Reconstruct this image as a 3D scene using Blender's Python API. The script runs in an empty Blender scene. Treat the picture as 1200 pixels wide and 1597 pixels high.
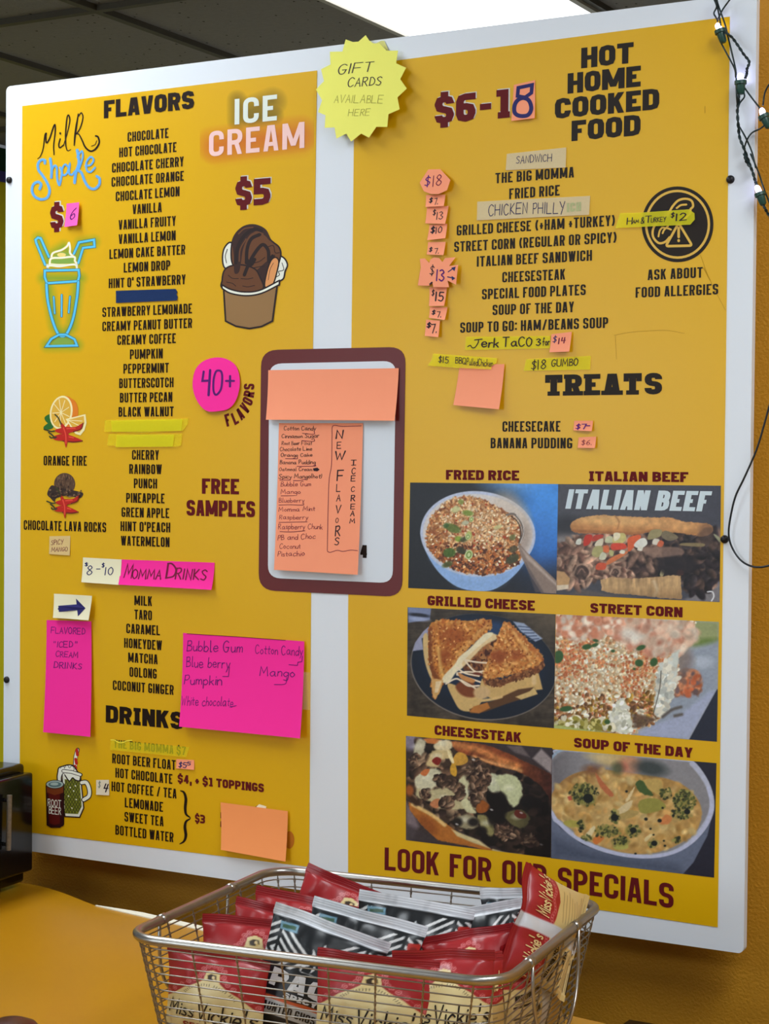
import bpy, bmesh, math, random
import numpy as np
from mathutils import Vector, Matrix
from mathutils.geometry import tessellate_polygon

# ------------------------------------------------------------------ camera
FPX = 2800.0
CAM = (1.3378, -2.235, 1.5)
ROT = ((0.8720187411098346, -0.019253575092016327, 0.48909366689765604),
       (0.4893875636269835, 0.0156825591082086, -0.8719253809283583),
       (0.009117440455766106, 0.9996916310472913, 0.02309794565631168))
scn = bpy.context.scene
COL = scn.collection
cam = bpy.data.cameras.new('camera')
cam.sensor_fit = 'HORIZONTAL'
cam.sensor_width = 36.0
cam.lens = FPX / 1200.0 * 36.0
cam_ob = bpy.data.objects.new('camera', cam)
COL.objects.link(cam_ob)
m4 = Matrix(ROT).to_4x4()
m4.translation = Vector(CAM)
cam_ob.matrix_world = m4
scn.camera = cam_ob

# ------------------------------------------------------------------ world, light, exposure
scn.view_settings.view_transform = 'Standard'
scn.view_settings.look = 'None'
scn.view_settings.gamma = 1.0
scn.view_settings.exposure = 0.0
world = bpy.data.worlds.new('room_air')
scn.world = world
world.use_nodes = True
world.node_tree.nodes['Background'].inputs[0].default_value = (0.85, 0.92, 1.0, 1)
world.node_tree.nodes['Background'].inputs[1].default_value = 0.16


def area(name, loc, size, power, col=(0.86, 0.94, 1.0), rot=(0, 0, 0)):
    l = bpy.data.lights.new(name, 'AREA')
    l.shape = 'RECTANGLE'
    l.size, l.size_y = size
    l.energy = power
    l.color = col
    o = bpy.data.objects.new(name, l)
    o.location = loc
    o.rotation_euler = rot
    COL.objects.link(o)
    return o


# the seen ceiling troffer, then unseen ones added to light the board: (x, y, watts)
TROFFERS = [(-0.8376, 2.26, 42), (-0.8376, -0.60, 23), (1.60, -1.10, 32), (-0.8376, -3.10, 12), (1.60, -3.40, 12)]
CEIL = 2.74
for _x, _y, _p in TROFFERS:
    area('troffer_tubes', (_x, _y, CEIL - 0.02), (0.54, 1.16), _p)


# ------------------------------------------------------------------ photogrammetry helpers
def ray(px, py):
    d = Vector(((px - 600.0) / FPX, -(py - 798.5) / FPX, -1.0))
    return Matrix(ROT) @ d


def at(px, py, Y=0.0):
    d = ray(px, py)
    k = (Y - CAM[1]) / d.y
    return Vector((CAM[0] + d.x * k, Y, CAM[2] + d.z * k))


def atz(px, py, Zv):
    d = ray(px, py)
    k = (Zv - CAM[2]) / d.z
    return Vector((CAM[0] + d.x * k, CAM[1] + d.y * k, Zv))


def crop(x0, y0, s):
    return lambda x, y: (x0 + x / s, y0 + y / s)


# ------------------------------------------------------------------ materials
def lin(c):
    return tuple(((v / 12.92) if v <= 0.04045 else ((v + 0.055) / 1.055) ** 2.4) for v in c)


def s8(r, g, b):
    return lin((r / 255.0, g / 255.0, b / 255.0))


MATS = {}


def mat(name, rgb, rough=0.6, spec=0.3, metal=0.0, emit=None, noise=0.0, nscale=30.0, bump=0.0, bscale=200.0, alpha=1.0):
    if name in MATS:
        return MATS[name]
    m = bpy.data.materials.new(name)
    m.use_nodes = True
    nt = m.node_tree
    b = nt.nodes['Principled BSDF']
    b.inputs['Base Color'].default_value = (*rgb, 1)
    b.inputs['Roughness'].default_value = rough
    b.inputs['Specular IOR Level'].default_value = spec
    b.inputs['Metallic'].default_value = metal
    b.inputs['Alpha'].default_value = alpha
    if emit:
        b.inputs['Emission Color'].default_value = (*emit[0], 1)
        b.inputs['Emission Strength'].default_value = emit[1]
    if noise or bump:
        tc = nt.nodes.new('ShaderNodeTexCoord')
    if noise:
        n = nt.nodes.new('ShaderNodeTexNoise')
        n.inputs['Scale'].default_value = nscale
        n.inputs['Detail'].default_value = 5
        nt.links.new(tc.outputs['Object'], n.inputs['Vector'])
        mx = nt.nodes.new('ShaderNodeMix')
        mx.data_type = 'RGBA'
        mx.inputs[6].default_value = (*[max(0, v * (1 - noise)) for v in rgb], 1)
        mx.inputs[7].default_value = (*[min(1, v * (1 + noise)) for v in rgb], 1)
        nt.links.new(n.outputs['Fac'], mx.inputs[0])
        nt.links.new(mx.outputs[2], b.inputs['Base Color'])
    if bump:
        n2 = nt.nodes.new('ShaderNodeTexNoise')
        n2.inputs['Scale'].default_value = bscale
        n2.inputs['Detail'].default_value = 4
        nt.links.new(tc.outputs['Object'], n2.inputs['Vector'])
        bp = nt.nodes.new('ShaderNodeBump')
        bp.inputs['Strength'].default_value = bump
        bp.inputs['Distance'].default_value = 0.004
        nt.links.new(n2.outputs['Fac'], bp.inputs['Height'])
        nt.links.new(bp.outputs['Normal'], b.inputs['Normal'])
    MATS[name] = m
    return m


def ink_mat(name, rough=0.5, spec=0.3, metal=0.0):
    """printed ink whose colours come from the mesh's own colour attribute"""
    if name in MATS:
        return MATS[name]
    m = bpy.data.materials.new(name)
    m.use_nodes = True
    nt = m.node_tree
    b = nt.nodes['Principled BSDF']
    a = nt.nodes.new('ShaderNodeAttribute')
    a.attribute_name = 'ink'
    nt.links.new(a.outputs['Color'], b.inputs['Base Color'])
    b.inputs['Roughness'].default_value = rough
    b.inputs['Specular IOR Level'].default_value = spec
    b.inputs['Metallic'].default_value = metal
    MATS[name] = m
    return m


YELLOW = s8(224, 174, 8)
M_WHITE = mat('white_board', s8(226, 232, 240), 0.35, 0.4, noise=0.02, nscale=6)
M_YEL = mat('yellow_print', YELLOW, 0.33, 0.32)
M_BLACK = mat('black_ink', s8(32, 18, 10), 0.55, 0.14)
M_HAZED = mat('hazed_black_ink', s8(44, 38, 34), 0.55, 0.14)  # black ink greyed, the haze over the right panel put into its colour
M_MAR = mat('maroon_ink', s8(98, 20, 24), 0.55, 0.14)
M_PALE = mat('pale_ink', s8(216, 214, 205), 0.45, 0.3)
M_PINKINK = mat('blush_ink', s8(247, 205, 200), 0.45, 0.3)
M_CREAM = mat('cream_paper', s8(236, 230, 196), 0.8, 0.1, noise=0.03)
M_MAG = mat('magenta_paper', s8(255, 52, 160), 0.75, 0.1, noise=0.02)
M_PINK = mat('pink_paper', s8(252, 96, 180), 0.75, 0.1, noise=0.02)
M_PEACH = mat('peach_paper', s8(255, 160, 124), 0.8, 0.1, noise=0.03)
M_ORANGE = mat('orange_paper', s8(255, 160, 98), 0.8, 0.1, noise=0.03)
M_LEMON = mat('lemon_paper', s8(240, 238, 116), 0.8, 0.1, noise=0.03)
M_MASK = mat('masking_tape', s8(240, 222, 178), 0.7, 0.15, noise=0.05, nscale=300, bump=0.1, bscale=900, alpha=0.62)
M_YTAPE = mat('yellow_tape', s8(255, 244, 30), 0.5, 0.3, noise=0.06, nscale=300, bump=0.1, bscale=900, alpha=0.36)
M_YTAPE2 = mat('sheer_yellow_tape', s8(255, 240, 30), 0.5, 0.3, noise=0.06, nscale=300, bump=0.1, bscale=900, alpha=0.27)
M_BTAPE = mat('blue_tape', s8(24, 48, 92), 0.7, 0.15, noise=0.12, nscale=400, bump=0.15, bscale=900)
M_CLEAR = mat('clear_tape', s8(235, 235, 225), 0.1, 0.8, alpha=0.06)
M_PEN = mat('black_pen', s8(44, 30, 40), 0.6, 0.2)
M_BPEN = mat('blue_pen', s8(38, 44, 96), 0.6, 0.2)
M_VPEN = mat('violet_pen', s8(88, 22, 110), 0.6, 0.2)
M_RPEN = mat('wine_pen', s8(120, 26, 60), 0.6, 0.2)
M_GPEN = mat('pencil', s8(146, 140, 62), 0.7, 0.2)
M_NAVY = mat('navy_marker', s8(42, 40, 100), 0.6, 0.2)


# ------------------------------------------------------------------ object helpers
def tag(o, label, cat, group=None, kind=None):
    if label:
        o['label'] = label
    if cat:
        o['category'] = cat
    if group:
        o['group'] = group
    if kind:
        o['kind'] = kind
    return o


def empty(name, loc, label, cat, group=None):
    o = bpy.data.objects.new(name, None)
    o.empty_display_size = 0.05
    o.location = loc
    COL.objects.link(o)
    return tag(o, label, cat, group)


def root_loc(o):
    while o.parent:
        o = o.parent
    return Vector(o.location)


def obj(name, verts, faces, mats, parent=None, smooth=False, loc=None, fmat=None, label=None):
    """verts are world coordinates; the mesh is stored relative to its thing's origin"""
    off = root_loc(parent) if parent else Vector(loc or (0, 0, 0))
    me = bpy.data.meshes.new(name)
    va = np.array([tuple(v) for v in verts], dtype=np.float64) - np.array(off)
    me.from_pydata(va.tolist(), [], [tuple(f) for f in faces])
    if not isinstance(mats, (list, tuple)):
        mats = [mats]
    for m in mats:
        me.materials.append(m)
    if fmat is not None:
        me.polygons.foreach_set('material_index', fmat)
    if smooth:
        me.polygons.foreach_set('use_smooth', [True] * len(me.polygons))
    me.update()
    o = bpy.data.objects.new(name, me)
    COL.objects.link(o)
    if parent:
        o.parent = parent
    else:
        o.location = off
    if label:
        o['label'] = label
    return o


class MB:
    def __init__(self):
        self.v, self.f, self.m = [], [], []

    def add(self, vs, fs, m=0):
        n = len(self.v)
        self.v += [tuple(p) for p in vs]
        self.f += [tuple(i + n for i in f) for f in fs]
        self.m += [m] * len(fs)

    def box(self, a, b, m=0):
        x0, y0, z0 = a
        x1, y1, z1 = b
        vs = [(x0, y0, z0), (x1, y0, z0), (x1, y1, z0), (x0, y1, z0), (x0, y0, z1), (x1, y0, z1), (x1, y1, z1), (x0, y1, z1)]
        self.add(vs, [(0, 3, 2, 1), (4, 5, 6, 7), (0, 1, 5, 4), (1, 2, 6, 5), (2, 3, 7, 6), (3, 0, 4, 7)], m)

    def tube(self, pts, r, n=8, closed=False, m=0, caps=True):
        pts = [Vector(p) for p in pts]
        N = len(pts)
        if not isinstance(r, (list, tuple)):
            r = [r] * N
        rings = []
        prev = None
        for i in range(N):
            a = pts[i - 1] if (i > 0 or closed) else pts[i]
            b = pts[(i + 1) % N] if (i < N - 1 or closed) else pts[i]
            t = (b - a)
            if t.length < 1e-9:
                t = Vector((0, 0, 1))
            t.normalize()
            if prev is None:
                up = Vector((0, 0, 1)) if abs(t.z) < 0.9 else Vector((1, 0, 0))
                nrm = t.cross(up).normalized()
            else:
                nrm = (prev - t * prev.dot(t))
                if nrm.length < 1e-6:
                    nrm = t.cross(Vector((0.3, 0.5, 0.8)))
                nrm.normalize()
            prev = nrm
            bn = t.cross(nrm)
            rings.append([pts[i] + (nrm * math.cos(2 * math.pi * k / n) + bn * math.sin(2 * math.pi * k / n)) * r[i] for k in range(n)])
        vs = [p for rg in rings for p in rg]
        fs = []
        for i in range(N if closed else N - 1):
            j = (i + 1) % N
            for k in range(n):
                l = (k + 1) % n
                fs.append((i * n + k, i * n + l, j * n + l, j * n + k))
        if caps and not closed:
            fs.append(tuple(reversed(range(n))))
            fs.append(tuple((N - 1) * n + k for k in range(n)))
        self.add(vs, fs, m)

    def lathe(self, c, prof, n=24, axis=Vector((0, 0, 1)), m=0):
        """prof: (radius, height along axis)"""
        axis = Vector(axis).normalized()
        u = axis.cross(Vector((0.2, 1, 0.1))).normalized()
        w = axis.cross(u)
        c = Vector(c)
        vs, fs = [], []
        for r, h in prof:
            for k in range(n):
                a = 2 * math.pi * k / n
                vs.append(c + axis * h + (u * math.cos(a) + w * math.sin(a)) * r)
        for i in range(len(prof) - 1):
            for k in range(n):
                l = (k + 1) % n
                fs.append((i * n + k, i * n + l, (i + 1) * n + l, (i + 1) * n + k))
        fs.append(tuple(reversed(range(n))))
        fs.append(tuple((len(prof) - 1) * n + k for k in range(n)))
        self.add(vs, fs, m)

    def build(self, name, mats, parent=None, smooth=False, loc=None, label=None):
        return obj(name, self.v, self.f, mats, parent, smooth, loc, self.m, label)


def autosmooth(o, ang=40):
    me = o.data
    me.polygons.foreach_set('use_smooth', [True] * len(me.polygons))
    bm = bmesh.new()
    bm.from_mesh(me)
    for e in bm.edges:
        if len(e.link_faces) == 2 and e.calc_face_angle(0) > math.radians(ang):
            e.smooth = False
    bm.to_mesh(me)
    bm.free()
    return o


def bevel(o, w, seg=3):
    md = o.modifiers.new('bevel', 'BEVEL')
    md.width = w
    md.segments = seg
    md.limit_method = 'ANGLE'
    return o


# ------------------------------------------------------------------ 2-D drawing kit
def catmull(pts, n=6, closed=False):
    P = [np.array(p[:2], float) for p in pts]
    N = len(P)
    out = []
    rng = N if closed else N - 1
    for i in range(rng):
        p0 = P[i - 1] if (i > 0 or closed) else 2 * P[0] - P[1]
        p1, p2 = P[i], P[(i + 1) % N]
        p3 = P[(i + 2) % N] if (i + 2 < N or closed) else 2 * P[-1] - P[-2]
        for k in range(n):
            t = k / n
            out.append(tuple(0.5 * (2 * p1 + (p2 - p0) * t + (2 * p0 - 5 * p1 + 4 * p2 - p3) * t * t + (3 * p1 - p0 - 3 * p2 + p3) * t ** 3)))
    if not closed:
        out.append(tuple(P[-1]))
    return out


def fillet(pts, R, closed=False, seg=5):
    """pts: (x, y) or (x, y, k) with k = corner rounding factor"""
    out = []
    N = len(pts)
    for i, p in enumerate(pts):
        k = p[2] if len(p) > 2 else 0
        if k == 0 or (not closed and i in (0, N - 1)):
            out.append((p[0], p[1]))
            continue
        a = np.array(pts[i - 1][:2], float)
        b = np.array(p[:2], float)
        c = np.array(pts[(i + 1) % N][:2], float)
        la, lc = np.linalg.norm(a - b), np.linalg.norm(c - b)
        fa = 0.5 if (len(pts[i - 1]) > 2 and pts[i - 1][2]) else 1.0
        fc = 0.5 if (len(pts[(i + 1) % N]) > 2 and pts[(i + 1) % N][2]) else 1.0
        r = min(R * k, la * fa * 0.98, lc * fc * 0.98)
        s, e = b + (a - b) / la * r, b + (c - b) / lc * r
        for j in range(seg + 1):
            t = j / seg
            out.append(tuple((1 - t) ** 2 * s + 2 * t * (1 - t) * b + t * t * e) if seg > 1 else tuple(s if j == 0 else e))
    return out


def strip(pts, w, closed=False, cap='butt', widths=None):
    """a polyline as a filled ribbon -> verts, faces (2-D)"""
    P = [np.array(p[:2], float) for p in pts]
    Q = [P[0]]
    W = [widths[0] if widths else w]
    for i, p in enumerate(P[1:], 1):
        if np.linalg.norm(p - Q[-1]) > 1e-7:
            Q.append(p)
            W.append(widths[i] if widths else w)
    if closed and np.linalg.norm(Q[0] - Q[-1]) < 1e-7:
        Q.pop()
        W.pop()
    P = Q
    N = len(P)
    if N == 1:
        r = W[0] / 2
        vs = [tuple(P[0] + r * np.array((math.cos(a), math.sin(a)))) for a in np.linspace(0, 2 * math.pi, 9)[:-1]]
        return vs, [tuple(range(8))]
    cp = cap if isinstance(cap, tuple) else (cap, cap)
    if not closed:
        d0, d1 = P[0] - P[1], P[-1] - P[-2]
        if cp[0] == 'square':
            P[0] = P[0] + d0 / np.linalg.norm(d0) * W[0] / 2
        if cp[1] == 'square':
            P[-1] = P[-1] + d1 / np.linalg.norm(d1) * W[-1] / 2
    vs = []
    for i in range(N):
        dirs = []
        if i > 0 or closed:
            d = P[i] - P[i - 1]
            dirs.append(d / np.linalg.norm(d))
        if i < N - 1 or closed:
            d = P[(i + 1) % N] - P[i]
            dirs.append(d / np.linalg.norm(d))
        if len(dirs) == 2:
            t = dirs[0] + dirs[1]
            if np.linalg.norm(t) < 1e-6:
                t = dirs[1]
            t = t / np.linalg.norm(t)
            nrm = np.array((-t[1], t[0]))
            c = nrm @ np.array((-dirs[0][1], dirs[0][0]))
            k = 1 / max(c, 0.42)
        else:
            nrm = np.array((-dirs[0][1], dirs[0][0]))
            k = 1
        vs.append(tuple(P[i] + nrm * W[i] / 2 * k))
        vs.append(tuple(P[i] - nrm * W[i] / 2 * k))
    fs = []
    for i in range(N if closed else N - 1):
        j = (i + 1) % N
        fs.append((2 * i, 2 * i + 1, 2 * j + 1, 2 * j))
    if cap == 'round' and not closed:
        for i, o in ((0, 1), (N - 1, N - 2)):
            d = P[i] - P[o]
            a0 = math.atan2(d[1], d[0])
            base = len(vs)
            ring = [tuple(P[i] + W[i] / 2 * np.array((math.cos(a0 + a), math.sin(a0 + a)))) for a in np.linspace(-math.pi / 2, math.pi / 2, 6)]
            vs += ring
            fs.append(tuple(range(base, base + 6)))
    return vs, fs


def polyfill(pts):
    tris = tessellate_polygon([[Vector((p[0], p[1], 0)) for p in pts]])
    return [tuple(p[:2]) for p in pts], [tuple(t) for t in tris]


# ------------------------------------------------------------------ lettering
CAPS = {
    'A': 'd 0,0 .36,1|d 1,0 .64,1|b .2,.27 .8,.27|b .36,.94 .64,.94', 'B': '0,.52 0,1 .95,1* .95,.52*  0,.52|0,.52 1,.52* 1,0* 0,0 0,.52',
    'C': '1,@.64 1,1* 0,1* 0,0* 1,0* 1,@.36', 'D': 'z 0,0 0,1 1,1* 1,0*', 'E': '1,1 0,1 0,0 1,0|b 0,.5 .85,.5', 'F': '1,1 0,1 0,0|b 0,.48 .85,.48',
    'G': '1,@.70 1,1* 0,1* 0,0* 1,0* 1,.42 .72,.42', 'H': '0,0 0,1|1,0 1,1|b 0,.5 1,.5', 'I': 'I .5,0 .5,1', 'J': '0,@.36 0,0* 1,0* 1,1',
    'K': '0,0 0,1|d .1,.36 .98,1|d .98,0 .42,.66', 'L': '0,1 0,0 1,0', 'M': 'M 0,0 0,1|1,0 1,1|d .04,1 .5,.12|d .96,1 .5,.12', 'N': '0,0 0,1|1,0 1,1|d .04,1 .96,0',
    'O': 'z 0,0* 0,1* 1,1* 1,0*', 'P': '0,0 0,1 1,1* 1,.42* 0,.42', 'Q': 'z 0,0* 0,1* 1,1* 1,0*|d .55,.3 1.05,-.06', 'R': '0,0 0,1 1,1* 1,.47* 0,.47|d .98,0 .6,.5',
    'S': '1,@.70 1,1* 0,1* 0,.52* 1,.48* 1,0* 0,0* 0,@.30', 'T': '0,1 1,1|.5,0 .5,.97', 'U': '0,1 0,0* 1,0* 1,1', 'V': 'd 0,1 .38,0|d 1,1 .62,0|b .38,.05 .62,.05',
    'W': 'M d 0,1 .24,0|d .5,1 .26,0|d .5,1 .74,0|d 1,1 .76,0', 'X': 'd 0,0 1,1|d 1,0 0,1', 'Y': 'd 0,1 .5,.36|d 1,1 .5,.36|.5,0 .5,.42', 'Z': '0,1 1,1|0,0 1,0|d .05,.03 .95,.97',
    '0': 'z 0,0* 0,1* 1,1* 1,0*', '1': '.1,1 .62,1 .62,0', '2': '0,@.68 0,1* 1,1* 1,.52* 0,.48* 0,0 1,0', '3': '0,1 1,1* 1,.5* .35,.5|.35,.5 1,.5* 1,0* 0,0',
    '4': 'd .14,.36 .64,1|b -.25,.3 1.2,.3|.72,0 .72,1', '5': '1,1 0,1 0,.54 1,.54* 1,0* 0,0', '6': '1,1 0,1* 0,0* 1,0* 1,.55* 0,.55', '7': '0,1 1,1|d .3,0 .96,.97',
    '8': 'z 0,.5* 0,1* 1,1* 1,.5*|z 0,0* 0,.5* 1,.5* 1,0*', '9': '1,.45 0,.45* 0,1* 1,1* 1,0* 0,0',
    '$': '1,@.70 1,1* 0,1* 0,.52* 1,.48* 1,0* 0,0* 0,@.30|b .5,-.14 .5,.06|b .5,.94 .5,1.14',
    '+': 's b -.3,.42 1.3,.42|b .5,.14 .5,.70', '-': 's b -.2,.46 1.2,.46', '/': 'd .05,0 .95,1', ',': 'I .5,.0 .5,.06|d .25,-.2 .55,.02', '.': 'I b .5,0 .5,.12',
    ':': 'I b .5,.1 .5,.28|b .5,.62 .5,.8', "'": 'I b .5,.68 .5,1.02', '(': 'I .95,1 .25,.72* .25,.28* .95,0', ')': 'I .05,1 .75,.72* .75,.28* .05,0', '!': 'I b .5,0 .5,.12|b .5,.3 .5,1',
    '&': '1,.0 .1,.75* .3,1* .7,1* .7,.65* 0,.3* 0,0* .6,0* 1,.4', '"': 'b .3,.7 .3,1|b .7,.7 .7,1', '?': '0,@.7 0,1* 1,1* 1,.5* .5,.45 .5,.25|b .5,0 .5,.1',
}
LOW = {
    'a': '~.48,.45 .28,.55 .04,.3 .2,.02 .42,.18 .48,.5 .5,.1 .6,.02', 'b': '~.05,1 .05,.5 .05,.05|~.05,.3 .25,.52 .48,.3 .3,.02 .05,.08', 'c': '~.48,.45 .28,.55 .05,.28 .22,.0 .5,.1',
    'd': '~.45,.4 .25,.52 .04,.28 .2,.0 .45,.2|.48,1 .48,.0', 'e': '~.06,.28 .46,.3 .38,.52 .15,.5 .05,.25 .22,.0 .5,.1', 'f': '~.42,.95 .25,1 .18,.8 .18,.4 .18,.0|.02,.5 .38,.5',
    'g': '~.46,.42 .25,.55 .05,.3 .22,.05 .46,.25|~.48,.5 .48,.0 .4,-.35 .1,-.3', 'h': '.05,1 .05,0|~.05,.35 .25,.53 .42,.4 .44,.0', 'i': '.08,.5 .08,.0|.08,.72 .08,.76',
    'j': '~.25,.5 .25,-.1 .05,-.3|.25,.72 .25,.76', 'k': '.05,1 .05,0|.42,.52 .07,.25|.2,.33 .45,0', 'l': '~.08,1 .08,.3 .1,.02 .2,.03', 'm': '.05,.52 .05,0|~.05,.35 .2,.53 .32,.4 .33,.0|~.33,.35 .48,.53 .6,.4 .62,.0',
    'n': '.05,.52 .05,0|~.05,.35 .25,.53 .42,.4 .44,.0', 'o': '~.25,.54 .05,.28 .25,.0 .47,.27 .25,.54', 'p': '.05,.52 .05,-.38|~.05,.38 .28,.55 .48,.28 .28,.0 .05,.1', 'q': '~.46,.42 .25,.55 .05,.3 .22,.05 .46,.25|.48,.52 .48,-.38',
    'r': '.06,.52 .06,0|~.06,.3 .2,.5 .38,.5', 's': '~.4,.45 .2,.54 .08,.4 .35,.2 .3,.03 .04,.06', 't': '~.2,.85 .2,.4 .2,.1 .35,.02|.02,.55 .4,.55', 'u': '~.05,.52 .06,.15 .22,.0 .42,.18|.44,.52 .44,0',
    'v': '.03,.52 .22,0 .42,.52', 'w': '.03,.52 .16,0 .32,.4 .46,0 .62,.52', 'x': '.03,.52 .44,0|.44,.52 .03,0', 'y': '.05,.52 .24,.05|~.46,.52 .25,.0 .1,-.35', 'z': '.03,.52 .44,.52 .03,0 .46,0',
}
HCAPS = {
    'C': '~.98,.84 .6,1.0 .16,.8 .04,.4 .3,.03 .66,.0 1.0,.16', 'S': '~.92,.86 .55,1.0 .12,.82 .4,.56 .86,.34 .6,.02 .04,.1', 'G': '~.96,.86 .6,1.0 .16,.8 .04,.4 .3,.03 .74,.05 .94,.4|.5,.42 1.0,.42',
    'O': '~.5,1 .1,.78 .06,.3 .45,.0 .88,.25 .94,.72 .5,1', 'D': '~.08,1 .5,.98 .95,.6 .8,.15 .06,.0|.1,1 .08,.0', '$': '~.9,.8 .5,.95 .12,.76 .45,.54 .86,.3 .5,.06 .04,.16|.52,1.12 .48,-.1',
    '5': '.9,1 .2,1|~.2,1 .16,.56 .6,.6 .9,.34 .6,.0 .06,.08', '3': '~.08,.9 .5,1 .82,.78 .4,.54 .9,.3 .5,.0 .04,.12', '6': '~.8,.98 .3,.7 .08,.25 .45,.0 .86,.22 .6,.5 .12,.3', '8': '~.5,.54 .14,.78 .5,1 .84,.78 .5,.54 .08,.24 .5,.0 .92,.26 .5,.54',
    '2': '~.08,.8 .4,1 .84,.76 .5,.36 .04,.0|.04,.0 .95,.02', '0': '~.5,1 .1,.7 .12,.25 .5,.0 .88,.3 .86,.75 .5,1', '7': '.04,.98 .9,1 .5,.0', '4': '.2,1 .12,.45 .9,.45|.72,.95 .66,.0', '9': '~.86,.7 .5,1 .14,.75 .5,.5 .86,.7 .8,.0',
    'P': '.1,1 .08,0|~.06,.96 .7,1 .85,.7 .5,.48 .1,.5', 'R': '.1,1 .08,0|~.06,.96 .7,1 .85,.75 .5,.52 .1,.5|.4,.5 .95,0', 'B': '.1,1 .08,0|~.06,.98 .7,.98 .75,.66 .12,.54|~.12,.54 .85,.45 .85,.1 .06,.0', 'M': '.0,0 .12,1 .5,.3 .9,1 1.02,0', 'N': '.06,0 .1,1 .88,.02 .94,1', 'W': '.0,1 .25,0 .5,.75 .75,0 1.05,1.02',
    'A': '.0,.0 .5,1 .95,.0|.2,.38 .78,.38', 'V': '.0,1 .45,.0 .95,1.02', 'K': '.1,1 .08,0|.85,1 .1,.45 .95,0', 'Y': '.0,1 .45,.5|.95,1 .3,-.1', 'J': '~.7,1 .72,.3 .4,.0 .02,.2',
}
FONTS = {
    'cond': dict(W=.44, t=.168, th=.145, gap=.10, sp=.24, R=.17, seg=4),
    'block': dict(W=.84, t=.32, th=.235, gap=.085, sp=.38, R=.24, seg=2, serifI=True),
    'round': dict(W=.62, t=.19, th=.17, gap=.15, sp=.4, R=.30, seg=5),
    'heavy': dict(W=.62, t=.25, th=.2, gap=.07, sp=.3, R=.2, seg=3),
    'deco': dict(W=.66, t=.22, th=.17, gap=.10, sp=.45, R=.34, seg=6),
    'slab': dict(W=.82, t=.33, th=.23, gap=.16, sp=.4, R=.24, seg=4, slab=True),
    'hand': dict(W=.56, t=.10, gap=.20, sp=.42, R=.28, seg=4, hand=True),
}
SLABS = {'T': [(.5, 0, .42), (0, 1, 0), (1, 1, 0)], 'R': [(0, 0, .34), (0, 1, .2), (1, 0, .2)], 'E': [(0, 0, .2), (0, 1, .2)], 'A': [(0, 0, .34), (1, 0, .34)], 'S': []}


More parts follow.
